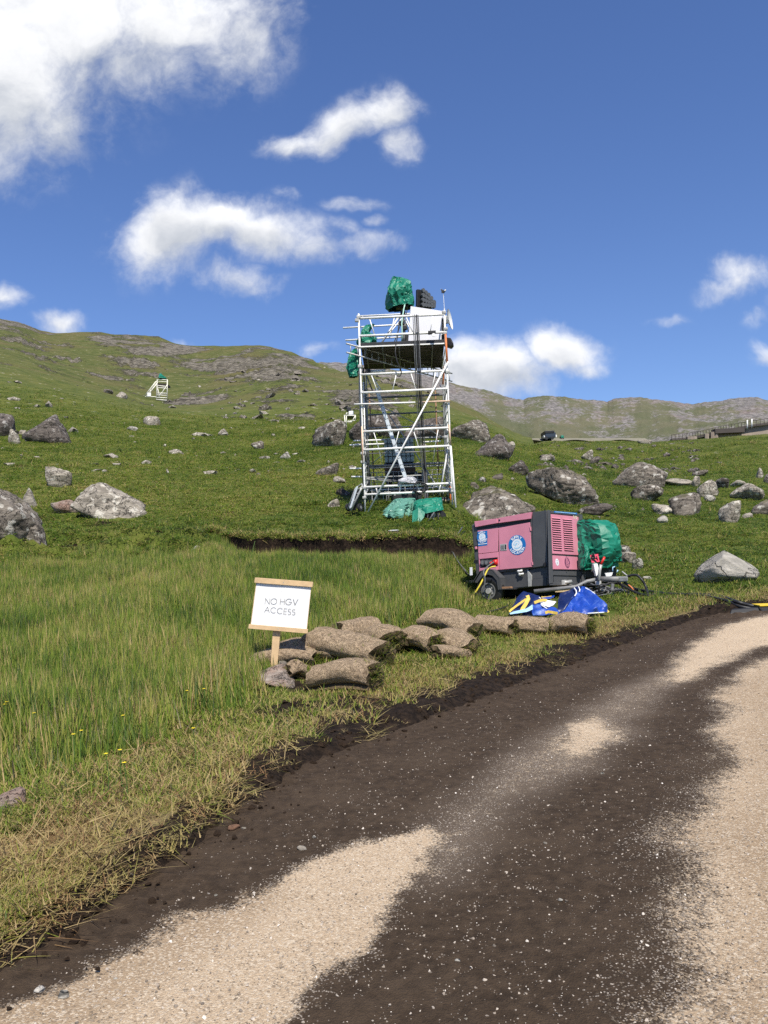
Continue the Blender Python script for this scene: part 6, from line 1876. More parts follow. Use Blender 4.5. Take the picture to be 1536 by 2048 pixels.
# drawbar: bent A-frame tubes into one bar with the coupling
hx = t0_ = None
def dq(X, Y, d): return P(1140 + X * 200 / 1536, 1050 + Y * 200 / 1536, d)
ha, hb_ = dq(430, 835, 16.2), dq(900, 830, 15.75)
MB().tube([P(1068, 1183, 16.25), dq(100, 950, 16.2), dq(260, 868, 16.2), ha], .042, 10).build('drawbar', GREYTUBE, gen, True)
MB().tube([gp(-.02, GW * .8, ch_b), dq(330, 870, 16.6), ha], .042, 10).build('drawbar', GREYTUBE, gen, True)
MB().tube([ha, dq(760, 832, 15.9)], .056, 12).build('drawbar', GREYTUBE, gen, True)
MB().cbox(dq(820, 830, 15.85), dq(900, 828, 15.75) - dq(760, 832, 15.9), (.03, .1, 0), (0, 0, .10)).build('coupling', STEEL, gen, bevel=.02)
MB().tube([dq(880, 780, 15.78), dq(800, 715, 15.85)], .014).build('coupling_handle', STEEL, gen, True)
MB().tube([dq(445, 850, 16.0), dq(455, 700, 16.05), dq(475, 610, 16.05)], .030, 10).build('brake_lever', STEEL, gen, True)
MB().tube([dq(470, 612, 16.05), dq(532, 490, 16.05)], .022, 10).build('lever_grip', REDP, gen, True)
MB().tube([dq(720, 730, 15.95), dq(735, 690, 15.95)], .012).tube([dq(655, 720, 16), dq(658, 650, 16), dq(690, 640, 16)], .012).build('chain_hook', SKYD, gen, True)
MB().tube([dq(655, 900, 15.85), dq(648, 960, 15.85), dq(640, 1175, 15.8)], .034, 10).cbox(dq(640, 1180, 15.8), (.12, 0, 0), (0, .1, 0), (0, 0, .03)).build('prop_stand', GREYTUBE, gen)
MB().cbox(dq(400, 690, 16.35), (.09, .02, 0), (-.02, .07, 0), (-.04, 0, .25)).build('bracket', ALU, gen, bevel=.01)
MB().prism([dq(540, 740, 16.2), dq(660, 728, 16.2), dq(640, 780, 16.2), dq(560, 800, 16.2)], (0, .05, 0)).build('bracket', ALU, gen)
MB().tube([dq(430, 860, 16.1), dq(440, 960, 16.1)], .06, 10).build('jockey_clamp', STEEL, gen, True)

# red flag with a black strap on the drawbar
fg = thing('red_flag', 'bright red square tag with a black strap stuck up beside the brake lever', 'tag', dq(380, 575, 16.5))
MB().prism([dq(308, 462, 16.5), dq(432, 445, 16.5), dq(455, 565, 16.45), dq(335, 580, 16.45)], (0, .012, 0)).build('cloth', PINKRED, fg)
for pts, wd in [([(350, 430), (372, 490), (365, 530), (400, 572)], .020), ([(330, 480), (345, 540)], .010), ([(405, 480), (425, 540)], .010), ([(342, 505), (415, 500)], .008)]:
    V, F_ = tube_geo([dq(x, y, 16.46) for x, y in pts], wd, 6); mesh_obj('strap', V, F_, BLACK, fg)
MB().tube([dq(345, 580, 16.5), dq(340, 720, 16.5)], .014).build('stick', GREYTUBE, fg)

# green tarpaulin beyond the trailer nose
GT = 17.9
cover('tarpaulin', 'deep green tarpaulin thrown over a machine behind the nose of the pink generator', 'tarpaulin',
      [(1150, 1040, 1214, 1042, GT, .5), (1146, 1048, 1226, 1050, GT, .62), (1146, 1072, 1231, 1066, GT, .68), (1148, 1100, 1233, 1092, GT, .7), (1148, 1122, 1234, 1112, GT, .68), (1150, 1138, 1233, 1132, GT, .62)], TARP_GREEN, 61, .085, 1.15, n=34, m=16, pleat=.05, pleat_n=6)
cover('tarpaulin', 'deep green tarpaulin gathered in folds against the generator front corner', 'tarpaulin',
      [(1164, 1086, 1176, 1088, 17.2, .12), (1162, 1096, 1182, 1100, 17.15, .2), (1160, 1115, 1182, 1112, 17.1, .24), (1162, 1136, 1170, 1130, 17.1, .2)], TARP_GREEN, 67, .05, 1.8, n=18, m=10, pleat=.12, pleat_n=5)
mc = thing('covered_machine', 'dark frame of the covered machine showing under the green tarpaulin by the drawbar', 'machine', P(1195, 1165, 17.9))
MB().cbox(P(1192, 1140, 17.9), (.72, 0, 0), (0, .6, 0), (0, 0, .30)).build('frame', BLACK, mc, bevel=.02)
for u in (1168, 1218):
    V, F_ = tube_geo([P(u, 1140, 17.6), P(u, 1175, 17.6)], .03, 6); mesh_obj('leg', V, F_, GREYTUBE, mc)

# heap of leads under the drawbar
heap = thing('cable_heap', 'tangled heap of black and grey cables under the generator drawbar', 'cable heap', P(1205, 1190, 15.95))
rr_ = random.Random(7)
hc = P(1205, 1178, 15.95)
zg0 = ground(hc.x, hc.y)
for k in range(26):
    pts = []
    a0 = rr_.uniform(0, 6.28); rad_ = rr_.uniform(.16, .42); cx_ = hc.x + rr_.uniform(-.28, .30); cy_ = hc.y + rr_.uniform(-.1, .45); hz = rr_.uniform(.03, .26)
    tilt = rr_.uniform(-.6, .6)
    for q in range(15):
        an = a0 + q * .33 * rr_.uniform(.9, 1.1)
        pts.append((cx_ + rad_ * math.cos(an), cy_ + rad_ * .7 * math.sin(an), zg0 + max(.02, hz + tilt * rad_ * math.cos(an) * .5 + rr_.uniform(-.02, .02))))
    V, F_ = tube_geo(pts, rr_.choice([.014, .018, .022, .012]), 6)
    mesh_obj('cable_turn', V, F_, rr_.choice([RUBBER, RUBBER, CABLEGREY, STEEL]), heap, True)
def gcable(name, label, pix, r, mat, d0, group=None, lift=.02):
    """cable: pixels with an optional distance; without one it lies on the ground"""
    pts = []
    for p in pix:
        if len(p) == 3: pts.append(P(*p))
        else:
            g_ = on_ground(*p); pts.append(g_ + Vector((0, 0, lift)))
    # smooth
    sm = []
    for i in range(len(pts) - 1):
        p0 = pts[max(i - 1, 0)]; p1 = pts[i]; p2 = pts[i + 1]; p3 = pts[min(i + 2, len(pts) - 1)]
        for q in range(6):
            t = q / 6
            sm.append(.5 * ((2 * p1) + (p2 - p0) * t + (2 * p0 - 5 * p1 + 4 * p2 - p3) * t * t + (3 * p1 - p0 - 3 * p2 + p3) * t ** 3))
    sm.append(pts[-1])
    return tag(tube(name, sm, r, mat), label, 'cable', group)
CBG = 'cables lying round the generator'
gcable('cable', 'thick black cable arching from the drawbar down to the grass', [(1252, 1153, 15.8), (1272, 1150, 15.7), (1284, 1160, 15.6), (1292, 1175, 15.55), (1297, 1196)], .024, RUBBER, 15.6, CBG)
gcable('cable', 'long black cable running from the drawbar over the grass to the yellow ramp', [(1248, 1164, 15.9), (1270, 1178, 15.8), (1300, 1186), (1350, 1192), (1400, 1192), (1440, 1196), (1470, 1206), (1500, 1214), (1530, 1219)], .028, RUBBER, 15.8, CBG)
gcable('cable', 'second black cable lying close under the long one towards the yellow ramp', [(1240, 1168, 15.9), (1285, 1192), (1330, 1190), (1400, 1194), (1452, 1204), (1480, 1216), (1512, 1222)], .026, RUBBER, 15.8, CBG)
gcable('cable', 'slim orange cable hanging from the drawbar to the grass', [(1250, 1165, 15.9), (1264, 1176, 15.8), (1270, 1190, 15.7), (1274, 1202)], .014, ORANGE, 15.8, CBG)
gcable('cable', 'grey cable drooping from the drawbar beside the orange one', [(1240, 1168, 15.9), (1252, 1184, 15.8), (1268, 1196)], .016, CABLEGREY, 15.8, CBG)
gcable('cable', 'yellow cable hanging from the generator sockets over the mudguard', [(991, 1133, 16.95), (978, 1136, 16.9), (970, 1150, 16.85), (960, 1170, 16.8), (950, 1186, 16.8)], .017, YELLOW, 16.8, CBG)
gcable('cable', 'grey cable hanging from the red plug over the mudguard', [(988, 1124, 16.9), (974, 1134, 16.85), (967, 1144, 16.8), (970, 1160, 16.75), (966, 1186, 16.75)], .016, CABLEGREY, 16.8, CBG)
gcable('cable', 'black cable lying in the grass before the trailer wheel', [(950, 1186, 16.6), (985, 1204), (1015, 1212), (1000, 1220), (972, 1228)], .014, RUBBER, 16.6, CBG)
gcable('cable', 'pair of black cables coming down the bank from the tower, upper one', [(925, 1060), (910, 1080), (893, 1090), (905, 1108), (916, 1128), (932, 1150)], .017, CABLEGREY, 18, CBG, .06)
gcable('cable', 'pair of black cables coming down the bank from the tower, lower one', [(930, 1066), (914, 1084), (897, 1094), (908, 1114), (922, 1138), (940, 1158)], .016, RUBBER, 18, CBG, .04)
# timber beside the trailer
o = thing('plank', 'pale timber plank lying in the grass at the rear of the trailer', 'plank', on_ground(928, 1172))
g_ = on_ground(928, 1172)
MB().cbox(g_ + Vector((.12, .2, .06)), (.75, -.25, .04), (.06, .16, 0), (0, 0, .06)).build('board', WOODPALE, o, bevel=.006)
o2 = thing('timber_wedge', 'short pale timber block under the front of the trailer', 'timber block', P(1128, 1184, 16.3))
MB().cbox(P(1128, 1180, 16.6), (.36, -.05, 0), (.03, .2, 0), (0, 0, .07)).build('block', WOODPALE, o2, bevel=.006)

# ================================================================ BLUE TARPAULIN BAG
def Z8(X, Y): return 1000 + X * 240 / 1536, 1150 + Y * 240 / 1536
def b8(X, Y, d): return P(*Z8(X, Y), d)
def sheet(pts, rows, cols, seed, amp, freq, lay=None):
    """cloth patch through a rows x cols net of points, refined and creased"""
    G = np.array([[p[:] for p in pts[r * cols:(r + 1) * cols]] for r in range(rows)])
    N = 9
    def refine(A, axis):
        A = np.moveaxis(A, axis, 0); n = len(A); out = []
        for i in range(n - 1):
            p0 = A[max(i - 1, 0)]; p1 = A[i]; p2 = A[i + 1]; p3 = A[min(i + 2, n - 1)]
            for q in range(N):
                t = q / N
                cr = .5 * (2 * p1 + (p2 - p0) * t + (2 * p0 - 5 * p1 + 4 * p2 - p3) * t * t + (3 * p1 - p0 - 3 * p2 + p3) * t ** 3)
                li = p1 * (1 - t) + p2 * t
                out.append(.45 * cr + .55 * li)
        out.append(A[-1])
        return np.moveaxis(np.array(out), 0, axis)
    H_ = refine(refine(G, 0), 1)
    nr, nc = H_.shape[:2]
    V = H_.reshape(-1, 3)
    du = np.gradient(H_, axis=1); dv = np.gradient(H_, axis=0)
    nn = np.cross(du, dv).reshape(-1, 3); nn /= (np.linalg.norm(nn, axis=1)[:, None] + 1e-9)
    e = np.minimum(np.minimum(np.arange(nr), nr - 1 - np.arange(nr))[:, None] / (nr * .12), np.minimum(np.arange(nc), nc - 1 - np.arange(nc))[None] / (nc * .12))
    fade = np.clip(e, .25, 1).reshape(-1)
    V = V + nn * (crease(V - V.mean(0), seed, 9, freq) * amp * 2 * fade)[:, None]
    F_ = [(r * nc + c, r * nc + c + 1, (r + 1) * nc + c + 1, (r + 1) * nc + c) for r in range(nr - 1) for c in range(nc - 1)]
    return [Vector(v) for v in V], F_
def cloth(name, pts, rows, cols, mat, seed, amp, freq, parent, thick=.006):
    V, F_ = sheet(pts, rows, cols, seed, amp, freq)
    o = mesh_obj(name, V, F_, mat, parent)
    md = o.modifiers.new('thickness', 'SOLIDIFY'); md.thickness = thick
    for p in o.data.polygons: p.use_smooth = True
    bm = bmesh.new(); bm.from_mesh(o.data)
    for e in bm.edges: e.smooth = e.calc_face_angle(0) < R(26)
    bm.to_mesh(o.data); bm.free()
    return o
BT = 14.1
bt = thing('tarpaulin_bag', 'crumpled blue woven tarpaulin with yellow straps lying before the generator', 'tarpaulin', b8(800, 520, BT))
cloth('sheet', [b8(1050, 140, 14.3), b8(1140, 170, 14.2), b8(1225, 250, 14.1), b8(1300, 360, 13.95), b8(1385, 480, 13.8),
                b8(1000, 200, 14.1), b8(1080, 240, 14.0), b8(1160, 310, 13.9), b8(1230, 400, 13.75), b8(1330, 482, 13.7),
                b8(900, 300, 13.9), b8(985, 330, 13.8), b8(1060, 400, 13.7), b8(1130, 440, 13.6), b8(1230, 486, 13.6),
                b8(830, 430, 13.7), b8(900, 440, 13.6), b8(960, 470, 13.5), b8(1020, 490, 13.5), b8(1120, 495, 13.5),
                b8(740, 500, 13.6), b8(820, 510, 13.5), b8(900, 520, 13.45), b8(970, 530, 13.4), b8(1070, 540, 13.4)], 5, 5, TARP_BLUE, 3, .075, 2.4, bt)
cloth('fold', [b8(770, 230, 14.1), b8(880, 195, 14.2), b8(960, 160, 14.25), b8(1050, 142, 14.3),
               b8(745, 330, 13.95), b8(840, 300, 14.0), b8(930, 250, 14.05), b8(1010, 195, 14.1),
               b8(740, 430, 13.8), b8(810, 400, 13.8), b8(880, 340, 13.85), b8(930, 290, 13.9),
               b8(700, 480, 13.7), b8(760, 480, 13.7), b8(810, 460, 13.7), b8(850, 420, 13.75)], 4, 4, TARP_BLUE_SHADE, 5, .03, 2.6, bt)
cloth('fold', [b8(215, 300, 14.2), b8(300, 210, 14.3), b8(400, 240, 14.25), b8(520, 300, 14.15),
               b8(180, 390, 14.05), b8(290, 330, 14.1), b8(420, 340, 14.0), b8(560, 380, 13.9),
               b8(140, 460, 13.9), b8(260, 450, 13.85), b8(420, 440, 13.8), b8(620, 450, 13.75),
               b8(110, 510, 13.8), b8(250, 535, 13.7), b8(410, 540, 13.65), b8(600, 500, 13.65)], 4, 4, TARP_BLUE_SHADE, 8, .05, 2.6, bt)
cloth('fold', [b8(415, 380, 13.85), b8(520, 370, 13.85), b8(620, 400, 13.8), b8(720, 430, 13.75),
               b8(400, 450, 13.7), b8(510, 450, 13.7), b8(640, 460, 13.65), b8(760, 480, 13.6),
               b8(420, 520, 13.6), b8(540, 520, 13.55), b8(660, 510, 13.5), b8(780, 520, 13.5)], 3, 4, TARP_BLUE, 11, .035, 3, bt)
cloth('lining', [b8(500, 350, 13.9), b8(600, 325, 13.95), b8(720, 345, 13.9), b8(560, 390, 13.78), b8(640, 375, 13.8), b8(700, 370, 13.8), b8(620, 415, 13.7), b8(650, 405, 13.7), b8(680, 390, 13.75)], 3, 3, WHITED, 13, .01, 3, bt)
cloth('lining', [b8(120, 490, 13.8), b8(240, 455, 13.75), b8(340, 430, 13.72), b8(415, 380, 13.75), b8(130, 505, 13.7), b8(240, 490, 13.65), b8(340, 475, 13.62), b8(420, 440, 13.65)], 2, 4, SKYD, 14, .01, 3, bt)
cloth('lining', [b8(530, 290, 14.1), b8(620, 275, 14.1), b8(700, 262, 14.1), b8(560, 320, 13.98), b8(640, 305, 13.98), b8(690, 285, 14.0)], 2, 3, TARP_BLUE, 17, .01, 3, bt)
def strap(pts, wd, d):
    L_ = []
    q = [b8(x, y, d + o) for x, y, o in pts]
    n = len(q); V = []
    for i in range(n):
        t = (q[min(i + 1, n - 1)] - q[max(i - 1, 0)]).normalized()
        s_ = t.cross(Vector((0, 1, 0))).normalized()
        V += [q[i] + s_ * wd / 2, q[i] - s_ * wd / 2]
    o = mesh_obj('strap', V, [(2 * i, 2 * i + 1, 2 * i + 3, 2 * i + 2) for i in range(n - 1)], YELS, bt)
    o.modifiers.new('thickness', 'SOLIDIFY').thickness = .008
strap([(350, 260, 0), (365, 300, -.02), (330, 370, -.1), (290, 430, -.2), (265, 488, -.28)], .062, 13.98)
strap([(345, 300, .02), (280, 345, -.05), (210, 395, -.1), (150, 440, -.15), (120, 470, -.2)], .034, 13.98)
strap([(440, 355, -.05), (500, 330, -.02), (560, 318, 0), (600, 325, .02)], .046, 13.86)
strap([(530, 285, .1), (600, 285, .1), (660, 275, .1)], .030, 13.98)
strap([(580, 485, -.2), (620, 470, -.18), (680, 480, -.2), (735, 492, -.25)], .046, 13.66)
strap([(1305, 365, -.08), (1345, 420, -.14), (1388, 478, -.22)], .040, 13.98)
for pts in [[(950, 165, 14.15), (975, 200, 14.05), (978, 235, 14.0), (955, 270, 13.95)], [(1005, 150, 14.2), (1022, 185, 14.1), (1015, 215, 14.05)], [(1095, 165, 14.2), (1200, 230, 14.05), (1265, 310, 13.95), (1310, 390, 13.85), (1340, 450, 13.75)], [(1330, 478, 13.66), (1240, 485, 13.58), (1120, 492, 13.48)], [(470, 270, 14.1), (520, 300, 14.0)], [(525, 380, 13.8), (600, 430, 13.68), (620, 455, 13.62)]]:
    V, F_ = tube_geo([b8(*p) for p in pts], .010, 6); mesh_obj('rope_edge', V, F_, WHITED, bt)

# ================================================================ CABLE RAMP AT THE ROAD EDGE
g_ = on_ground(1516, 1226)
rp = thing('cable_ramp', 'black and yellow cable ramp lying across the road edge at the right', 'cable ramp', g_)
YR = worn('yellow_rubber', (0.72, 0.50, 0.03), 0.55, 0, .12, 6, (.4, .3, .1), .3)
a = on_ground(1512, 1223) + Vector((0, 0, .05)); b = a + Vector((1.4, -.10, .0))
MB().prism([a + Vector((0, -.26, -.06)), a + Vector((0, -.10, .03)), a + Vector((0, .16, .03)), a + Vector((0, .32, -.06))], (1.5, -.06, 0)).build('base', BLACK, rp, bevel=.008)
MB().prism([a + Vector((.01, -.12, .035)), a + Vector((.01, .17, .035)), a + Vector((.01, .17, .055)), a + Vector((.01, -.12, .055))], (1.48, -.06, 0)).build('lid', YR, rp, bevel=.006)
mb_r = MB()
MB().prism([a + Vector((-.45, -.10, -.06)), a + Vector((-.40, -.04, 0)), a + Vector((-.3, .10, 0)), a + Vector((-.35, .16, -.06))], (.44, -.04, .02)).build('connector', BLACK, rp, bevel=.01)

# ================================================================ FAR RIGHT: DAM, TRUCK
def Z9(X, Y): return 1280 + X * 256 / 1536, 800 + Y * 256 / 1536
CONC = worn('old_concrete', (0.34, 0.275, 0.22), 0.9, 0, .25, .3, (0.17, 0.13, 0.10), .7)
CONCD = worn('dark_parapet', (0.075, 0.062, 0.055), 0.85, 0, .3, .2, (.04, .035, .03), .4)
def dm(X, Y, d): return P(*Z9(X, Y), d)
dam = thing('dam', 'long concrete dam wall with a dark parapet rising to the right behind the field', 'dam', dm(1200, 460, 150))
def dd(X): return 165.0
prof = [(380, 462, 478), (600, 440, 478), (760, 410, 480), (940, 365, 480), (1100, 335, 480), (1300, 300, 480), (1540, 262, 480), (2200, 150, 490), (3000, 10, 500)]
for (xa, ya, ba), (xb, yb, bb) in zip(prof[:-1], prof[1:]):
    pa, pb = dm(xa, ya + 30, dd(xa)), dm(xb, yb + 34, dd(xb))
    qa, qb = dm(xa, ba + 30, dd(xa)), dm(xb, bb + 30, dd(xb))
    if xa >= 930:
        MB().prism([pa, pb, qb, qa], (0, 6, 0)).build('dam_wall', CONC, dam)
    else:
        MB().prism([pa, pb, pb + (qb - pb) * .28, pa + (qa - pa) * .28], (0, 6, 0)).build('walkway', CONCD, dam)
    pt, pu = dm(xa, ya, dd(xa) - .8), dm(xb, yb, dd(xb) - .8)
    lo, lp = dm(xa, ya + 26, dd(xa) - .8), dm(xb, yb + 28, dd(xb) - .8)
    MB().prism([pt.lerp(lo, .12), pu.lerp(lp, .12), lp, lo], (0, .9, 0)).build('parapet', CONCD, dam)
    for k in range(5):
        f = k / 5
        c = pt.lerp(pu, f)
        MB().tube([c + Vector((0, 0, -.3)), c + Vector((0, 0, .75))], .06, 5).build('post', CONCD, dam)
    MB().tube([pt + Vector((0, 0, .75)), pu + Vector((0, 0, .7))], .05, 5).build('handrail', CONCD, dam)
MB().box(dm(905, 400, dd(920) - 1.6), (6, 0, 0), (0, 2, 0), (0, 0, (400 - 345) * .1667 / FPX * dd(920))).build('turret', CONCD, dam)
for (x, y0, y1) in [(600, 470, 440), (640, 480, 440), (800, 478, 405), (870, 480, 385), (910, 480, 375)]:
    V, F_ = tube_geo([dm(x, y0 + 10, dd(x) - 1), dm(x, y1, dd(x) - 1)], .7 if x < 660 else .45, 6); mesh_obj('pier', V, F_, CONC, dam)
for k, (x, y, w_) in enumerate([(960, 420, .30), (1080, 372, .22), (1150, 360, .18), (1320, 345, .3), (1385, 330, .25), (1250, 400, .2)]):
    pass
for (x, ya, yb, lab) in [(1288, 240, 345, 'left one of two white poles standing at the dam parapet'), (1342, 228, 330, 'right one of two white poles standing at the dam parapet')]:
    V0_ = dm(x, yb, dd(x) - 2.2)
    tag(tube('pole', [V0_, dm(x, ya, dd(x) - 2.2)], .13, WHITE, None, 8), lab, 'pole', 'white poles at the dam')
# truck on the skyline track
kd = 180
tk = thing('truck', 'dark boxy truck with a white cab, tiny on the far track', 'truck', P(1100, 876, kd))
MB().box(P(1091, 875, kd), (2.3, 0, 0), (0, 5, 0), (0, 0, 1.1)).build('body', NAVYP, tk, bevel=.1)
MB().box(P(1090, 866.5, kd - .1), (2.1, 0, 0), (0, 5, 0), (0, 0, .55)).build('load', BLACK, tk, bevel=.08)
MB().box(P(1088, 875, kd + .3), (.4, 0, 0), (0, 1.6, 0), (0, 0, .55)).build('cab', WHITE, tk, bevel=.08)
MB().box(P(1108.5, 875, kd + .3), (.6, 0, 0), (0, 1.6, 0), (0, 0, .6)).build('cab', WHITE, tk, bevel=.08)
for u in (1093, 1105):
    MB().disc(P(u, 876, kd - .1), (.35, 0, 0), (0, 0, .35), 14, (0, .3, 0)).build('wheel', RUBBER, tk)
ev = thing('small_vehicle', 'tiny green vehicle parked right of the truck on the far track', 'vehicle', P(1124, 876, kd))
MB().box(P(1122, 876, kd), (.7, 0, 0), (0, 1.5, 0), (0, 0, .45)).build('body', TARP_GREEN, ev, bevel=.08)
MB().box(P(1122.5, 873, kd + .2), (.5, 0, 0), (0, .8, 0), (0, 0, .3)).build('cab', TARP_GREEN, ev, bevel=.08)
for u in (1123, 1127):
    MB().disc(P(u, 876.6, kd - .05), (.14, 0, 0), (0, 0, .14), 10, (0, .2, 0)).build('wheel', RUBBER, ev)
# the level track below it
ms_, ts_, os_ = new_mat('stony_track')
pos_ = ts_.n('ShaderNodeNewGeometry').outputs['Position']
principled(ts_, os_, ts_.mix(ts_.noise(pos_, .6, 6, .7), (0.12, .11, .075), (.26, .24, .18)), .95)
tv = []
for u in range(880, 1291, 10):
    off = 876 + (u - 1100) * -.002
    a = P(u, off + .5, kd + 6); tv += [a, a + Vector((0, -3, -.95 - .25 * math.sin(u * .07)))]
n_ = len(tv) // 2
o = mesh_obj('track', tv + [v + Vector((0, 6, -3)) for v in tv], [(2 * i, 2 * i + 2, 2 * i + 3, 2 * i + 1) for i in range(n_ - 1)] + [(2 * n_ + 2 * i, 2 * n_ + 2 * i + 2, 2 * i + 2, 2 * i) for i in range(n_ - 1)], ms_)
tag(o, kind='structure')

# ================================================================ SIGN
def Z10(X, Y): return 480 + X * .3125, 1130 + Y * .3125
SD = on_ground(545, 1348).y
def sg(X, Y, o=0.0): return P(*Z10(X, Y), SD + o)
sign = thing('sign', 'white paper sign in a pale timber frame on a leaning post, reading NO HGV ACCESS', 'sign', sg(215, 690))
PAPER = worn('white_paper', (0.80, 0.80, 0.79), 0.6, 0, .03, 6, (.7, .69, .66), .12)
PINE = worn('new_pine', (0.66, 0.46, 0.255), 0.65, 0, .14, 16, (.42, .26, .13), .35)
TL, TR_, BR, BL = sg(100, 80), sg(467, 108), sg(433, 437), sg(57, 405)
sex = (TR_ - TL); sW = sex.length; sex.normalize()
sez = ((TL - BL) + (TR_ - BR)) / 2; sH = sez.length; sez.normalize()
sey = sex.cross(sez).normalized()
if sey.y > 0: sey = -sey                     # out of the board, towards the viewer
MB().prism([TL + sex * .012, TR_ - sex * .012, BR - sex * .012, BL + sex * .012], -sey * .009).build('board', PINE, sign)
def spt(fx, fz, out=0.0):
    """point on the board: fx from the left edge, fz up from the lower edge"""
    a = BL.lerp(BR, fx); b = TL.lerp(TR_, fx)
    return a.lerp(b, fz) + sey * out
pp = MB()
g0 = 12
paperV, paperF = [], []
for j in range(g0 + 1):
    for i in range(g0 + 1):
        fx, fz = .03 + .945 * i / g0, .075 + .835 * j / g0
        paperV.append(spt(fx, fz, .004 + .0025 * math.sin(fx * 7) * math.sin(fz * 5)))
for j in range(g0):
    for i in range(g0):
        k = j * (g0 + 1) + i; paperF.append((k, k + 1, k + g0 + 2, k + g0 + 1))
pap = mesh_obj('paper', paperV, paperF, PAPER, sign, True)
INK = worn('thin_grey_ink', (0.105, 0.105, 0.11), 0.7, 0, .1, 8)
for txt, X0, X1, Y0, Y1 in [('NO HGV', (160, 250), (368, 255), 205, 250), ('ACCESS', (157, 302), (352, 319), 268, 318)]:
    a, b = sg(*X0) , sg(*X1)
    a += sey * ((spt(.5, .5, .0085) - a).dot(sey)); b += sey * ((spt(.5, .5, .0085) - b).dot(sey))
    mid = (a + b) / 2; ln = (b - a).length
    m_ = MB()
    m0 = MB(); tot = text_line(m0, txt, 1.0, .05, lambda x, y, th: Vector((x, y, th)))
    h_ = ln / tot
    exx = (b - a).normalized()
    text_line(m_, txt, h_, h_ * .062, lambda x, y, th: mid + exx * x + sez * y)
    m_.build('lettering', INK, sign)
for (f0, f1) in [(.90, 1.0), (-.0, .085)]:
    q = [spt(-.004, f0, .009), spt(1.004, f0, .009), spt(1.004, f1, .009), spt(-.004, f1, .009)]
    bt_ = MB().prism(q, sey * .018).build('batten', PINE, sign, bevel=.002)
    c = (q[0] + q[1] + q[2] + q[3]) / 4 + sey * .018
    MB().disc(c, sex * .005, sez * .005, 10, sey * .002).build('screw', STEEL, bt_)
pq = [sg(212, 380, .02), sg(262, 380, .02), sg(234, 700, .02), sg(192, 700, .02)]
MB().prism(pq, Vector((0, .04, 0))).build('post', PINE, sign, bevel=.003)
# stones that wedge the post
boulder('flat grey and reddish stone slab wedging the foot of the sign post', (503, 1348, 594, 1376), 201, ROCK_RED, [(-.12, -.55, .82, .30), (.1, -1, .2, .9)], sub=5, cat='stone', name='stone', nplanes=7, sharp=14, rough=.03, strata=.01, depth=1.1, rugged=.03, bury=.35)
boulder('small grey stone right behind the sign post foot', (553, 1328, 580, 1354), 203, ROCK, [(-.8, -.4, .3, .5)], sub=4, cat='stone', name='stone', rough=.04)
boulder('low grey stone left behind the sign post foot', (528, 1332, 545, 1344), 204, ROCK, sub=3, cat='stone', name='stone')
boulder('brown stone in the grass at the left edge beside the road', (-20, 1592, 46, 1628), 205, ROCK_RED, sub=4, cat='stone', name='stone', bury=.35)

# ================================================================ TURF ROLLS
def soil_mat():
    m, t, out = new_mat('dry_peat_turf')
    co = t.n('ShaderNodeTexCoord').outputs['Object']
    mp = t.n('ShaderNodeMapping', {'Scale': (1.0, 1.0, 1.0)}); t.link(co, mp.inputs['Vector'])
    a = t.noise(co, 5.0, 6, 0.7); b = t.noise(co, 24.0, 6, 0.70); c_ = t.noise(co, 90.0, 4, 0.7)
    c = t.mix(t.smooth(b, 0.3, 0.7), (0.28, 0.205, 0.132), (0.49, 0.370, 0.248))
    c = t.mix(t.m('MULTIPLY', t.smooth(a, 0.48, 0.68), 0.6), c, (0.48, 0.37, 0.24))
    c = t.mix(t.m('MULTIPLY', t.smooth(a, 0.44, 0.32), 0.85), c, (0.085, 0.058, 0.038))
    fv = t.n('ShaderNodeTexVoronoi', {'Scale': 9.0}, feature='DISTANCE_TO_EDGE')
    t.link(t.vm('ADD', co, t.vm('SCALE', t.vm('SUBTRACT', t.noise(co, 9.0, 5, 0.7, out=1), (0.5, 0.5, 0.5)))), fv.inputs['Vector'])
    fis = t.m('MULTIPLY', t.m('SUBTRACT', 1.0, t.smooth(fv.outputs['Distance'], 0.0, 0.06)), t.smooth(a, 0.35, 0.6))
    c = t.mix(t.m('MULTIPLY', fis, 0.6), c, (0.06, 0.042, 0.028))
    c = t.mix(t.m('MULTIPLY', t.smooth(c_, 0.62, 0.74), 0.22), c, (0.34, 0.27, 0.18))
    h = t.m('ADD', t.m('MULTIPLY', b, 0.022), t.m('ADD', t.m('MULTIPLY', c_, 0.005), t.m('SUBTRACT', t.m('MULTIPLY', a, 0.09), t.m('MULTIPLY', fis, 0.02))))
    principled(t, out, c, 0.95, bump=h, bump_d=1.0, bump_s=0.9, spec=0.1)
    return m
SOIL = soil_mat()
CUTM = worn('cut_turf_edge', (0.115, 0.085, 0.050), 0.95, 0, .4, 30, (0.03, 0.022, 0.012), .6, bump_d=.02, spec=.1)
PEATM = worn('dark_peat', (0.040, 0.026, 0.017), 0.95, 0, .4, 30, (0.02, 0.013, 0.009), .5, bump_d=.02, spec=.1)

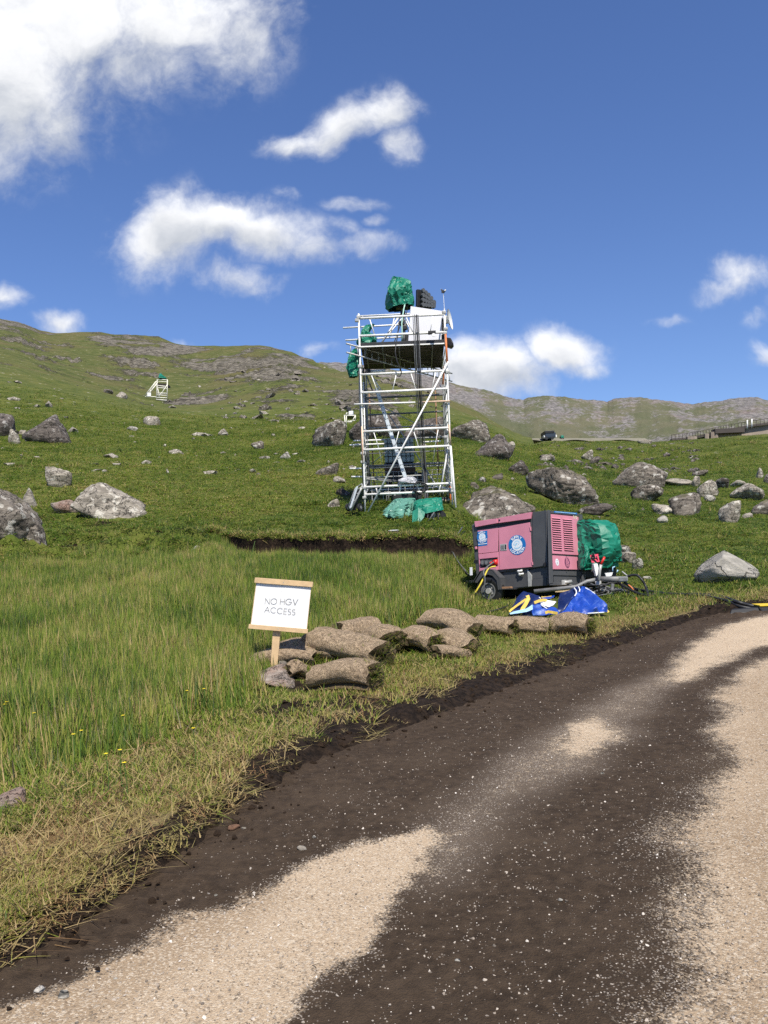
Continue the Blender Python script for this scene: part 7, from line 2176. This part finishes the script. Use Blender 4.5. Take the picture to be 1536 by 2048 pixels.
def blade_mat():
    m, t, out = new_mat('grass_blade')
    tint = t.attr('tint', 'INSTANCER').outputs['Fac']
    own = t.attr('tone').outputs['Fac']
    hh = t.attr('hgt').outputs['Fac']
    x = t.m('ADD', tint, own)
    x = t.m('ADD', x, t.m('MULTIPLY', t.smooth(hh, 0.55, 1.0), 0.10))
    c = t.ramp(x, [(0.0, (0.030, 0.062, 0.008)), (0.25, (0.086, 0.150, 0.015)), (0.45, (0.165, 0.220, 0.027)), (0.60, (0.250, 0.250, 0.052)), (0.75, (0.37, 0.295, 0.115)), (0.90, (0.45, 0.34, 0.165)), (1.0, (0.24, 0.14, 0.065))])
    nm = t.n('ShaderNodeNewGeometry').outputs['Normal']
    nm = t.vm('NORMALIZE', t.vm('ADD', t.vm('MULTIPLY', nm, (0.55, 0.55, 0.55)), (0.0, 0.0, 0.6)))
    b = t.n('ShaderNodeBsdfPrincipled', {'Base Color': c, 'Roughness': 0.5, 'Normal': nm})
    b.inputs['Specular IOR Level'].default_value = 0.25
    tr = t.n('ShaderNodeBsdfTranslucent', {0: c})
    mx = t.n('ShaderNodeMixShader', {0: 0.30, 1: b.outputs[0], 2: tr.outputs[0]})
    t.link(mx.outputs[0], out.inputs[0])
    return m
BLADE = blade_mat()

def blades_mesh(name, specs, mat=BLADE):
    """specs: (root xyz, direction angle, height, lean, bend, width, tone)"""
    V, F_, T, Hh = [], [], [], []
    for (root, an, h, lean, bend, wd, tone) in specs:
        ax = Vector((math.cos(an), math.sin(an), 0)); sx = Vector((-math.sin(an), math.cos(an), 0))
        b0 = len(V); seg = 3
        for i in range(seg + 1):
            f = i / seg
            p = Vector(root) + ax * (lean * f + bend * f * f) + Vector((0, 0, h * f * (1 - .25 * min(1, abs(bend) / (h + 1e-6)) * f)))
            wv = wd * (1 - f) ** .7
            if i < seg:
                V += [p - sx * wv / 2, p + sx * wv / 2]; T += [tone, tone]; Hh += [f, f]
            else:
                V.append(p); T.append(tone); Hh.append(1)
        for i in range(seg - 1):
            F_.append((b0 + 2 * i, b0 + 2 * i + 1, b0 + 2 * i + 3, b0 + 2 * i + 2))
        F_.append((b0 + 2 * seg - 2, b0 + 2 * seg - 1, b0 + 2 * seg))
    me = bpy.data.meshes.new(name)
    me.from_pydata([tuple(v) for v in V], [], F_)
    for nm, arr in (('tone', T), ('hgt', Hh)):
        a_ = me.attributes.new(nm, 'FLOAT', 'POINT'); a_.data.foreach_set('value', np.array(arr, np.float32))
    me.materials.append(mat)
    return me

def turf_roll(label, uL, vL, uR, vR, r, seed, turns=1.7, lift=0.0, squash=.64, grass=60, zrot=0.0, dR=0.0):
    rs = np.random.RandomState(seed)
    r *= 1.48
    a = on_ground(uL, vL); b = on_ground(uR, vR)
    if dR: b = P(uR, vR, a.y + dR); b.z = ground(b.x, b.y)
    a.z += r * squash * .93 + lift; b.z += r * squash * .93 + lift
    ax = (b - a); L = ax.length * 1.16; ax.normalize()
    side = Vector((ax.y, -ax.x, 0)).normalized()           # towards the viewer or away
    if side.y > 0: side = -side
    up = ax.cross(side)
    if up.z < 0: up = -up
    root = thing('turf_roll', label, 'turf roll', (a + b) / 2 - Vector((0, 0, r)), 'rolls of lifted turf beside the road')
    nphi, nl = 60, 18
    tA, tB = rs.rand(), rs.rand()
    th = r * .34
    rho0 = r * .42
    def at(t, l, inner):
        ph = -0.6 - seed * .3 + (1 - t) * 2 * math.pi * turns * -1
        rho = rho0 + (r - rho0) * t - (th if inner else 0)
        rho = max(.02, rho)
        w_ = 1 + .20 * pnoise(l * 1.9 + seed, math.cos(ph) * 1.1 + seed, math.sin(ph) * 1.1) + .13 * pnoise(l * 5 + seed, math.cos(ph) * 4, math.sin(ph) * 4 + seed)
        endw = .11 * pnoise(math.cos(ph) * 1.5, math.sin(ph) * 1.5, seed + (3 if l > .5 else 0)) * r * 3
        tp = 1 - (.05 + .08 * tA) * max(0, 1 - 2 * l) ** 2.2 - (.02 + .06 * tB) * max(0, 2 * l - 1) ** 2.2
        rho *= tp
        x = (l - .5) * L + endw * (1 if l in (0, 1) else 0)
        sag = r * (.16 * (2 * l - 1) ** 2 - .05 + .10 * math.sin(l * 4.1 + seed))
        return root.location + Vector((0, 0, r)) + ax * x + (side * math.cos(ph) + up * (math.sin(ph) * squash)) * (rho * float(w_)) - up * sag
    V = []
    for inner in (0, 1):
        for i in range(nphi + 1):
            for j in range(nl + 1):
                V.append(at(i / nphi, j / nl, inner))
    W = nl + 1; off = (nphi + 1) * W
    Fo = [(i * W + j, i * W + j + 1, (i + 1) * W + j + 1, (i + 1) * W + j) for i in range(nphi) for j in range(nl)]
    Fi = [(off + i * W + j, off + (i + 1) * W + j, off + (i + 1) * W + j + 1, off + i * W + j + 1) for i in range(nphi) for j in range(nl)]
    Fc = [(i * W, (i + 1) * W, off + (i + 1) * W, off + i * W) for i in range(nphi)] + [(i * W + nl, off + i * W + nl, off + (i + 1) * W + nl, (i + 1) * W + nl) for i in range(nphi)]
    Ft = [(nphi * W + j, nphi * W + j + 1, off + nphi * W + j + 1, off + nphi * W + j) for j in range(nl)]
    so = mesh_obj('soil_layer', V, Fo, SOIL, root, True)
    se = mesh_obj('cut_edge', V, Fc + Ft, CUTM, root, False)
    sg_ = mesh_obj('sward', V, Fi, MAT_SWARD, root, True)
    if grass:
        sp_ = []
        for _ in range(grass):
            t = rs.uniform(.05, 1); l = 1.0 if rs.rand() < .82 else 0.0
            p = at(t, l, 1) - root.location + (at(t, l, 0) - at(t, l, 1)) * rs.uniform(0, .25)
            an = math.atan2(ax.y, ax.x) + (0 if l == 1 else math.pi) + rs.normal() * .9
            sp_.append((p, an, rs.uniform(-.03, .13), rs.uniform(.02, .12), rs.uniform(.0, .09), .009, rs.choice([.2, .35, .45, .5, .62, .78])))
        for _ in range(40):
            l = rs.rand(); p = at(1.0 if rs.rand() < .6 else rs.uniform(.62, .95), l, 0) - root.location
            sp_.append((p, rs.uniform(0, 6.28), rs.uniform(-.03, .05), rs.uniform(.0, .10), .04, .008, rs.choice([.3, .5, .62, .75, .85])))
        for _ in range(grass // 3):
            t = rs.uniform(.55, 1); p = at(t, rs.uniform(.75, 1), 0) - root.location
            sp_.append((p, rs.uniform(0, 6.28), rs.uniform(.0, .06), rs.uniform(.0, .08), .03, .006, rs.choice([.5, .7, .8])))
        me = blades_mesh('grass', sp_)
        go = bpy.data.objects.new('grass', me); COL.objects.link(go); go.parent = root; go['kind'] = 'stuff'
    return root
def sward_mat():
    m, t, out = new_mat('rolled_sward')
    co = t.n('ShaderNodeTexCoord').outputs['Object']
    n = t.noise(co, 22, 5, .7)
    principled(t, out, t.mix(n, (0.06, 0.075, 0.018), (0.20, 0.175, 0.065)), .95, bump=n, bump_d=.04, spec=.1)
    return m
MAT_SWARD = sward_mat()
turf_roll('front turf roll with bright green grass spilling from its right end', 640, 1378, 742, 1374, .185, 1, grass=150, dR=-.30)
turf_roll('dark turf roll lying right behind the sign post', 512, 1338, 622, 1334, .13, 2, grass=80)
turf_roll('short stubby turf roll between the sign post and the front roll', 578, 1360, 606, 1356, .11, 3, grass=60)
turf_roll('brown turf roll behind the dark one, its left end blunt and open', 566, 1322, 668, 1326, .145, 4, grass=60, dR=-.35)
turf_roll('biggest turf roll, in the middle, with a dark open right end', 640, 1316, 756, 1320, .215, 5, grass=170, dR=-.45)
turf_roll('turf roll behind the biggest one, cut off by the upright stubby one', 682, 1284, 746, 1276, .165, 6, grass=30)
turf_roll('stubby turf roll with a creased grassy right end behind the biggest one', 752, 1292, 784, 1296, .185, 7, grass=150, dR=-.35)
turf_roll('grassy loosened turf roll in the middle of the heap with straw hanging off', 806, 1296, 868, 1300, .17, 8, grass=260, dR=-.35)
turf_roll('long pale turf roll highest in the row, dark open right end', 864, 1262, 942, 1264, .19, 9, grass=130, dR=-.45)
turf_roll('ribbed brown turf roll in front of the highest one', 886, 1298, 936, 1300, .155, 10, grass=120, dR=-.3)
turf_roll('low crumbling turf roll sunk in the verge below the ribbed one', 874, 1318, 926, 1318, .09, 11, grass=40)
turf_roll('smooth turf roll slanting down to the right of the highest one', 962, 1262, 1026, 1276, .14, 12, grass=50, dR=-.3)
turf_roll('flat sagging turf roll in front of the blue tarpaulin, left half', 1012, 1264, 1090, 1264, .14, 13, grass=80, dR=-.1)
turf_roll('last turf roll at the right, below the blue tarpaulin', 1108, 1266, 1178, 1272, .17, 14, grass=220, dR=-.35)

# ================================================================ GRASS AND GROUND LITTER
def proto(name, n, hr, lr_, br, wr, spread, seed, tones, mat=BLADE):
    rs = np.random.RandomState(seed)
    sp_ = []
    for _ in range(n):
        rad_ = spread * math.sqrt(rs.rand()); a = rs.uniform(0, 6.283)
        sp_.append(((rad_ * math.cos(a), rad_ * math.sin(a), -.01), rs.uniform(0, 6.283), rs.uniform(*hr), rs.uniform(*lr_), rs.uniform(*br), rs.uniform(*wr), float(rs.choice(tones))))
    me = blades_mesh(name, sp_, mat)
    return bpy.data.objects.new(name, me)

def scatter(name, label, cat, xyz, scale, protos, tint=None, tilt=.12, seed=0, rotz=None):
    rs = np.random.RandomState(seed)
    n = len(xyz)
    me = bpy.data.meshes.new(name)
    me.vertices.add(n); me.vertices.foreach_set('co', np.asarray(xyz, np.float32).ravel())
    rot = np.stack([rs.normal(0, tilt, n), rs.normal(0, tilt, n), rs.uniform(0, 6.283, n)], 1)
    at = me.attributes.new('rot', 'FLOAT_VECTOR', 'POINT'); at.data.foreach_set('vector', rot.astype(np.float32).ravel())
    at = me.attributes.new('scl', 'FLOAT', 'POINT'); at.data.foreach_set('value', np.asarray(scale, np.float32))
    at = me.attributes.new('pick', 'INT', 'POINT'); at.data.foreach_set('value', rs.randint(0, len(protos), n).astype(np.int32))
    at = me.attributes.new('tint', 'FLOAT', 'POINT'); at.data.foreach_set('value', np.asarray(tint if tint is not None else np.zeros(n), np.float32))
    me.update()
    o = bpy.data.objects.new(name, me); COL.objects.link(o)
    ng = bpy.data.node_groups.new(name, 'GeometryNodeTree')
    ng.interface.new_socket('Geometry', in_out='INPUT', socket_type='NodeSocketGeometry')
    ng.interface.new_socket('Geometry', in_out='OUTPUT', socket_type='NodeSocketGeometry')
    N = ng.nodes; Lk = ng.links
    gi = N.new('NodeGroupInput'); go = N.new('NodeGroupOutput')
    jn = N.new('GeometryNodeJoinGeometry')
    for p in protos:
        oi = N.new('GeometryNodeObjectInfo'); oi.inputs['Object'].default_value = p
        g2 = N.new('GeometryNodeGeometryToInstance')
        Lk.new(oi.outputs['Geometry'], g2.inputs[0]); Lk.new(g2.outputs[0], jn.inputs[0])
    ip = N.new('GeometryNodeInstanceOnPoints')
    Lk.new(gi.outputs[0], ip.inputs['Points']); Lk.new(jn.outputs[0], ip.inputs['Instance'])
    ip.inputs['Pick Instance'].default_value = True
    def na(nm, dt):
        a = N.new('GeometryNodeInputNamedAttribute'); a.data_type = dt; a.inputs['Name'].default_value = nm
        return a.outputs['Attribute']
    e2r = N.new('FunctionNodeEulerToRotation')
    Lk.new(na('rot', 'FLOAT_VECTOR'), e2r.inputs[0]); Lk.new(e2r.outputs[0], ip.inputs['Rotation'])
    cb = N.new('ShaderNodeCombineXYZ'); sc_ = na('scl', 'FLOAT')
    for k in range(3): Lk.new(sc_, cb.inputs[k])
    Lk.new(cb.outputs[0], ip.inputs['Scale'])
    Lk.new(na('pick', 'INT'), ip.inputs['Instance Index'])
    Lk.new(ip.outputs[0], go.inputs[0])
    md = o.modifiers.new('scatter', 'NODES'); md.node_group = ng
    tag(o, label, cat, kind='stuff')
    return o

RS = np.random.RandomState(77)
def polar_pts(n, th0, th1, r0, r1, power=1.0):
    """points over a sector, denser near the viewer for power < 1"""
    th = RS.uniform(R(th0), R(th1), n)
    q = RS.rand(n)
    r = (r0 ** (2 * power) + q * (r1 ** (2 * power) - r0 ** (2 * power))) ** (1 / (2 * power))
    return r * np.sin(th), r * np.cos(th), r
def px_of(x, y, z):
    return to_px(x, y, z)
def blob(U, V, cu, cv, ru, rv):
    return np.exp(-(((U - cu) / ru) ** 2 + ((V - cv) / rv) ** 2))

# boxes where nothing should grow through (trailer, tarpaulins, rolls, rocks)
_keep = []
def blocked(x, y):
    b = np.zeros(x.shape, bool)
    q = np.stack([x - PN.x, y - PN.y], -1)
    s_ = q @ np.array([gex.x, gex.y]); t_ = q @ np.array([gey.x, gey.y])
    b |= (s_ > -.1) & (s_ < GL + .1) & (t_ > -.45) & (t_ < GW)
    for o_ in SC.objects:
        if o_.name.startswith(('turf_roll',)) and o_.parent is None:
            b |= (x - o_.location.x) ** 2 + (y - o_.location.y) ** 2 < .17 ** 2
    for c_, rr2 in ((bt.location, .75), (Vector((b8(420, 460, 13.9))), .5), (Vector((b8(1150, 400, 13.8))), .62)):
        b |= (x - c_.x) ** 2 + (y - c_.y - .1) ** 2 < rr2 ** 2
    for o_ in SC.objects:
        if o_.name.startswith(('boulder', 'stone')) and o_.type == 'MESH' and o_.location.y < 32 and 'category' in o_:
            rr2 = o_.dimensions.x * .42
            b |= (x - o_.location.x) ** 2 + (y - o_.location.y - o_.dimensions.y * .4) ** 2 < rr2 ** 2
    return b
bpy.context.view_layer.update()

# ---- tall rushy meadow grass
TALL = [proto('tall_tuft', 17, (.20, .40), (-.06, .10), (.0, .12), (.008, .014), .10, 100 + k, [-.18, -.10, -.04, 0, .05, .12, .2, .36]) for k in range(6)]
x, y, r = polar_pts(56000, -34, 14, 4.2, 22, .42)
sd = road_sd(x, y)
z = z_ground(x, y)
U, Vv, _d = px_of(x, y, z)
hd_, hs_ = hag(x, y)
dn = fbm(x * .55, y * .55, 3.0, 4)
cover_p = sstep(-sd + .5 * dn, 1.25, 2.3) * sstep(dn, -.75, .05)
# what the picture shows: the rushes stop towards the verge of rolls and at the trailer
right_lim = np.interp(Vv, [1080, 1130, 1180, 1230, 1290, 1350, 1420, 1520, 1700], [960, 940, 960, 860, 640, 520, 470, 330, 60])
cover_p = cover_p * sstep(right_lim - U, -60, 60) * (1 - sstep(r, 18.5, 21.0) * (U < 420)) * (r < np.where((hd_ > .02), np.where(hs_ < -.45, 99, 0), 21))
keep = (RS.rand(len(x)) < cover_p) & ~blocked(x, y)
x, y, z, r = x[keep], y[keep], z[keep], r[keep]
n1 = fbm(x * .35, y * .35, 8.0, 4); n2 = fbm(x * 1.3, y * 1.3, 2.0, 3)
tint = .30 + .27 * n1 + .26 * n2 + .12 * RS.normal(size=len(x)) + .34 * (RS.rand(len(x)) < .07)
tint += .30 * sstep(fbm(x * .9, y * .9, 21.0, 3), .28, .6)
tint = np.clip(tint, .02, .86)
scale = (.80 + .35 * fbm(x * .8, y * .8, 5.0, 3) + .16 * RS.normal(size=len(x))).clip(.35, 1.4) * np.interp(r, [4, 7, 12, 20], [.9, 1.0, .95, .7])
scatter('meadow_grass', 'tall green rushes and meadow grass filling the field beside the road', 'grass', np.stack([x, y, z], 1), scale, TALL, tint, .10, 1)

# ---- short mixed grass on the near ground and the hillside
SHORT = [proto('short_tuft', 15, (.035, .095), (-.08, .10), (.0, .09), (.008, .014), .11, 200 + k, [-.16, -.08, 0, 0, .08, .16, .32, .45]) for k in range(6)]
x, y, r = polar_pts(190000, -33, 33, 5.0, 140, .30)
sd = road_sd(x, y)
z = z_ground(x, y)
hd_, hs_ = hag(x, y)
_ew2 = .34 + (.30 + .9 * fbm(x * 1.2, y * 1.2, 23.0, 3)).clip(0, .6) * sstep(r, 5, 7)
hb_, hv_ = hummock(x, y)
ok_ = (sd < -.30 - .25 * fbm(x * 2, y * 2, 1.0, 2)) & ((sd < -_ew2 * .8) | (RS.rand(len(x)) < .2)) & ~((hb_ > .3) & (hv_ < -.3) & (RS.rand(len(x)) < .85)) & ~((hd_ > .05) & (hs_ < .0) & (hs_ > -.42))
ok_ &= ~blocked(x, y)
ver = np.zeros(len(x))
for (cu, cv, rr2, s_) in VERGE:
    hp = hit(cu, cv); ver = np.maximum(ver, s_ * np.exp(-(((x - hp.x) ** 2 + (y - hp.y) ** 2) / (rr2 * rr2 * .5))))
ok_ &= (RS.rand(len(x)) > np.clip(ver * 1.5, 0, .96)) & (RS.rand(len(x)) > sstep(r, 65, 140))
x, y, z, r, sd = x[ok_], y[ok_], z[ok_], r[ok_], sd[ok_]
n1 = fbm(x * .11, y * .11, 8.0, 4); n2 = fbm(x * .7, y * .7, 2.0, 3)
tint = .29 + .26 * n1 + .20 * n2 + .30 * fbm(x * .032, y * .05, 41.0, 3) + .09 * RS.normal(size=len(x))
tint += (.30 + .35 * fbm(x * .9, y * .9, 17.0, 3)) * np.clip(1 - (-sd - .3) / 1.6, 0, 1) * (r < 40)
tint += .22 * sstep(fbm(x * .4, y * .4, 30.0, 3), .25, .6)
tint = np.clip(tint, .03, .92)
scale = (.95 + .4 * fbm(x * .5, y * .5, 5.0, 3) + .2 * RS.normal(size=len(x))).clip(.4, 1.9) * np.interp(r, [4, 12, 30, 78, 140], [.85, 1.0, 1.3, 1.8, 2.2])
LOW = [proto('low_tuft', 20, (.015, .055), (-.10, .12), (-.02, .08), (.009, .016), .17, 250 + k, [-.16, -.08, -.04, 0, .05, .12, .26, .42]) for k in range(6)]
mp_ = hit(25, 1880); nm_ = 900
mx_ = mp_.x + RS.normal(0, .20, nm_); my_ = mp_.y + RS.normal(0, .16, nm_)
okm = road_sd(mx_, my_) < -.22; mx_, my_ = mx_[okm], my_[okm]; nm_ = len(mx_)
x = np.concatenate([x, mx_]); y = np.concatenate([y, my_]); z = np.concatenate([z, z_ground(mx_, my_)]); r = np.concatenate([r, np.hypot(mx_, my_)])
tint = np.concatenate([tint, np.clip(.56 + .08 * RS.normal(size=nm_), .3, .75)]); scale = np.concatenate([scale, RS.uniform(.4, .8, nm_)])
nearm = RS.rand(len(x)) > sstep(r, 13, 20)
far_g = ~nearm
scatter('slope_turf', 'close cropped turf on the slope round and behind the tower', 'grass', np.stack([x, y, z], 1)[far_g], scale[far_g] * 1.15, LOW, np.clip(tint[far_g] - .05, .02, .9), .10, 12)
x, y, z, r, tint, scale = x[nearm], y[nearm], z[nearm], r[nearm], tint[nearm], scale[nearm]
scatter('hill_grass', 'short green and yellow grass on the near ground and the verge', 'grass', np.stack([x, y, z], 1), scale, SHORT, tint, .14, 2)

# ---- coarse dry tussock on the middle slope (dark green and straw clumps)
TUSS = [proto('tussock', 26, (.10, .22), (-.16, .20), (.02, .16), (.012, .020), .16, 300 + k, [-.08, 0, 0, .05, .12, .3, .4]) for k in range(5)]
x, y, r = polar_pts(15000, -31, 31, 17, 110, .5)
z = z_ground(x, y)
hd_, hs_ = hag(x, y)
dn = fbm(x * .22, y * .22, 14.0, 4)
ok_ = (RS.rand(len(x)) < sstep(dn, -.1, .5) * .9) & ~blocked(x, y) & ~((hd_ > .03) & (hs_ < .05) & (hs_ > -1.2)) & (road_sd(x, y) < -1.5)
x, y, z, r = x[ok_], y[ok_], z[ok_], r[ok_]
tint = np.clip(.22 + .26 * fbm(x * .2, y * .2, 8.0, 4) + .12 * RS.normal(size=len(x)) + .3 * (RS.rand(len(x)) < .08), .0, .8)
scale = np.interp(r, [17, 40, 120], [.8, 1.1, 2.1]) * RS.uniform(.6, 1.3, len(x))
scatter('tussock_grass', 'coarse tussocks of moor grass on the slope', 'grass', np.stack([x, y, z], 1), scale, TUSS, tint, .15, 3)

# fringe hanging over the peat bank
th_ = RS.uniform(_hagth[0], _hagth[-1], 2600)
rl = np.interp(th_, _hagth, _hagr) + 0.30 * pnoise(th_ * 38, 3.1) + 0.10 * pnoise(th_ * 95, 9.7)
rr2 = rl + RS.uniform(-.14, .45, len(th_))
x, y = np.sin(th_) * rr2, np.cos(th_) * rr2
z = z_ground(np.sin(th_) * (rl + .16), np.cos(th_) * (rl + .16)) - .03
scatter('bank_grass', 'straw coloured grass overhanging the black peat bank', 'grass', np.stack([x, y, z], 1), RS.uniform(.6, 1.3, len(x)), SHORT, np.clip(.42 + .2 * RS.normal(size=len(x)), .1, .9), .5, 4)

# ---- dry straw lying along the verge
STRAW = [proto('straw', 22, (.005, .07), (-.16, .22), (-.06, .10), (.0045, .008), .13, 400 + k, [-.10, -.02, 0, 0, .05, .12]) for k in range(6)]
x, y, r = polar_pts(105000, -46, 30, 2.2, 26, .42)
sd = road_sd(x, y)
w_ = np.clip(1 - np.abs(-sd - .60) / (.80 + .35 * fbm(x * 1.1, y * 1.1, 4.0, 3)), 0, 1)
VH = [(hit(cu, cv), q_, s_) for cu, cv, q_, s_ in VERGE]
def verge_w(x, y):
    return np.maximum.reduce([s_ * np.exp(-(((x - h_.x) ** 2 + (y - h_.y) ** 2) / (q_ * q_ * .5))) for h_, q_, s_ in VH])
w_ = w_ * (.55 + .9 * np.clip(fbm(x * 1.6, y * 1.6, 7.0, 3) + .25, 0, 1)) * (1 - .85 * sstep(verge_w(x, y) + .2 * fbm(x * 2.2, y * 2.2, 6.0, 3), .22, .5))
w_ = w_ * np.interp(r, [4.5, 7.5], [1.0, .55])
_ew3 = .34 + (.30 + .9 * fbm(x * 1.2, y * 1.2, 23.0, 3)).clip(0, .6) * sstep(r, 5, 7)
w_ = w_ * np.where((sd > -_ew3 * .8) & (r > 5.5), .22, 1.0)
ok_ = (RS.rand(len(x)) < w_) & (sd < -.06) & ~blocked(x, y)
x, y, sd, r = x[ok_], y[ok_], sd[ok_], r[ok_]
z = z_ground(x, y) + .004
dryness = np.interp(r, [2.5, 6, 9, 14], [.84, .80, .72, .70])
tint = np.clip(dryness + .12 * RS.normal(size=len(x)) + .24 * fbm(x * 1.3, y * 1.3, 9.0, 3), .38, 1.0)
scatter('verge_straw', 'matted dry straw along the edge of the road', 'straw', np.stack([x, y, z], 1), RS.uniform(.6, 1.25, len(x)) * np.interp(r, [2.3, 6, 20], [.75, .95, 1.3]), STRAW, tint, .25, 5)
# yellowed mossy clump at the left lower corner
x = np.array([hit(-10, 1850).x]); 

# ---- crumbs of peat along the edge and grit on the road
def lump_proto(name, seed, mat, sub=1):
    rs = np.random.RandomState(seed); V, F_ = ico(sub)
    V = V * (1 + .28 * rs.normal(size=(len(V), 1))) * np.array([1, .8, .62])
    me = bpy.data.meshes.new(name); me.from_pydata([tuple(v) for v in V], [], [tuple(f) for f in F_]); me.materials.append(mat)
    return bpy.data.objects.new(name, me)
def grit_mat():
    m, t, out = new_mat('grit_stone')
    tint = t.attr('tint', 'INSTANCER').outputs['Fac']
    c = t.ramp(tint, [(0, (.10, .085, .07)), (.35, (.30, .25, .20)), (.7, (.50, .44, .37)), (1, (.68, .63, .56))])
    principled(t, out, c, .9, spec=.2)
    return m
GRITM = grit_mat()
CLOD = [lump_proto('clod', 500 + k, PEATM) for k in range(5)]
x, y, r = polar_pts(46000, -46, 32, 2.0, 24, .45)
sd = road_sd(x, y)
ok_ = RS.rand(len(x)) < np.exp(-((sd - .02) / .20) ** 2) * (.35 + .9 * np.clip(fbm(x * 1.4, y * 1.4, 2.0, 3) + .2, 0, 1))
_ew4 = .34 + (.30 + .9 * fbm(x * 1.2, y * 1.2, 23.0, 3)).clip(0, .6) * sstep(r, 5, 7)
ok_ |= (RS.rand(len(x)) < .45) & (sd < 0) & (sd > -_ew4)
ok_ |= (RS.rand(len(x)) < .40 * sstep(verge_w(x, y), .25, .6)) & (sd < 0)
x, y, sd, r = x[ok_], y[ok_], sd[ok_], r[ok_]
z = np.where(sd > 0, z_road(x, y) + .012, z_ground(x, y)) + .004
s_ = (.004 + .026 * RS.rand(len(x)) ** 3.5) * np.interp(sd, [-.3, 0, .2, .45], [1.2, 1.2, .6, .3])
scatter('peat_crumbs', 'crumbled dark peat along the edge of the road', 'peat', np.stack([x, y, z], 1), s_, CLOD, None, .5, 6)
GRIT = [lump_proto('grit', 520 + k, GRITM) for k in range(5)]
x, y, r = polar_pts(42000, -30, 34, 1.9, 16, .35)
sd = road_sd(x, y)
ok_ = (sd > .15) & (sd < ROAD_W)
x, y, r = x[ok_], y[ok_], r[ok_]
z = z_road(x, y) + .006
s_ = .0018 + .0062 * RS.rand(len(x)) ** 6 + .0010 * RS.rand(len(x))
scatter('gravel', 'loose pale grit scattered over the road', 'gravel', np.stack([x, y, z], 1), s_, GRIT, np.clip(.40 + .22 * RS.normal(size=len(x)), .05, 1), .6, 7)
# single stones one can pick out on the road
for k, (u, v, w_, lab) in enumerate([(604, 1697, 20, 'flat grey stone alone on the dark peat of the road'), (80, 1981, 22, 'left one of two pale stones at the lower left road edge'), (126, 1988, 30, 'right and larger of two pale stones at the lower left road edge'), (491, 1659, 16, 'pale broken stone at the verge beside a brown lump'), (628, 1675, 10, 'small pale stone on the peat just above the flat grey stone'),
        (915, 1923, 11, 'small pale stone on the dark peat near the bottom of the picture'), (1091, 1688, 10, 'small pale stone in the middle of the dark peat strip'), (1121, 1804, 12, 'grey chip on the dark peat, right of centre'), (1205, 1547, 9, 'whitish chip on the peat below the round dry patch'), (932, 2040, 8, 'small white chip at the very bottom of the dark peat'), (231, 1957, 9, 'tiny white stone on the tan gravel at the lower left'), (432, 1791, 9, 'tiny white stone where the dark peat meets the tan gravel')]):
    p = hit(u, v + w_ * .25); p.z = float(z_road(np.array([p.x]), np.array([p.y]))[0]) + .004
    V, F_ = rock_shape(600 + k, 3, nplanes=9)
    s_ = w_ / FPX * p.y
    V = V * np.array([s_, s_ * .8, s_ * .55]); V[:, 2] -= s_ * .1
    o = np_mesh('stone', V, F_, ROCK_SMOOTH if k % 3 else ROCK_PALE, True); o.location = p
    o.rotation_euler.z = k * 1.3
    tag(o, lab, 'stone', 'loose stones on the road')
o = np_mesh('peat_lump', rock_shape(640, 3)[0] * np.array([.075, .06, .04]), rock_shape(640, 3)[1], worn('russet_peat', (.16, .085, .05), .95, 0, .4, 20), True)
o.location = hit(468, 1662) + Vector((0, 0, .0)); tag(o, 'reddish brown lump of peat at the verge beside a pale stone', 'peat lump')

# ---- little yellow flowers
FLOW = worn('buttercup_yellow', (.80, .62, .02), .5)
GREENS = worn('flower_stem', (.07, .14, .02), .6)
f0 = None
for k, (u, v) in enumerate([(69, 1442), (250, 1447), (392, 1474), (411, 1390), (375, 1395), (162, 1480), (147, 1489), (216, 1528), (255, 1546), (245, 1520), (15, 1420), (9, 1424)]):
    g_ = on_ground(u, v); g_ = on_ground(u, v + .26 / g_.y * FPX * .9) if True else g_
    h_ = .26
    if f0 is None:
        f0 = thing('flower', 'small yellow flower standing among the green meadow grass', 'flower', (0, 0, 0), 'yellow flowers in the meadow')
        V, F_ = tube_geo([(0, 0, 0), (.01, 0, h_ * .5), (.0, .01, h_)], .003, 5); mesh_obj('stem', V, F_, GREENS, f0)
        m_ = MB()
        for q in range(5):
            a = q * 1.2566
            c = Vector((math.cos(a), math.sin(a), .35)) * .010 + Vector((0, .01, h_))
            t_ = Vector((-math.sin(a), math.cos(a), 0))
            m_.add([Vector((0, .01, h_)), c - t_ * .007, c + Vector((math.cos(a), math.sin(a), .2)) * .006, c + t_ * .007], [(0, 1, 2, 3)])
        m_.build('petals', FLOW, f0)
        f0.location = g_
    else:
        n_ = f0.copy(); COL.objects.link(n_); n_.location = g_; n_.rotation_euler.z = k
        for ch in list(f0.children):
            c_ = ch.copy(); COL.objects.link(c_); c_.parent = n_
# the single bent reed in front of the peat bank
tag(tube('reed', [P(498, 1165, 14.4), P(500, 1135, 14.4), P(503, 1110, 14.4), P(510, 1082, 14.4)], .008, GREENS, None, 6, .003), 'single tall curved reed standing before the black peat bank', 'reed')
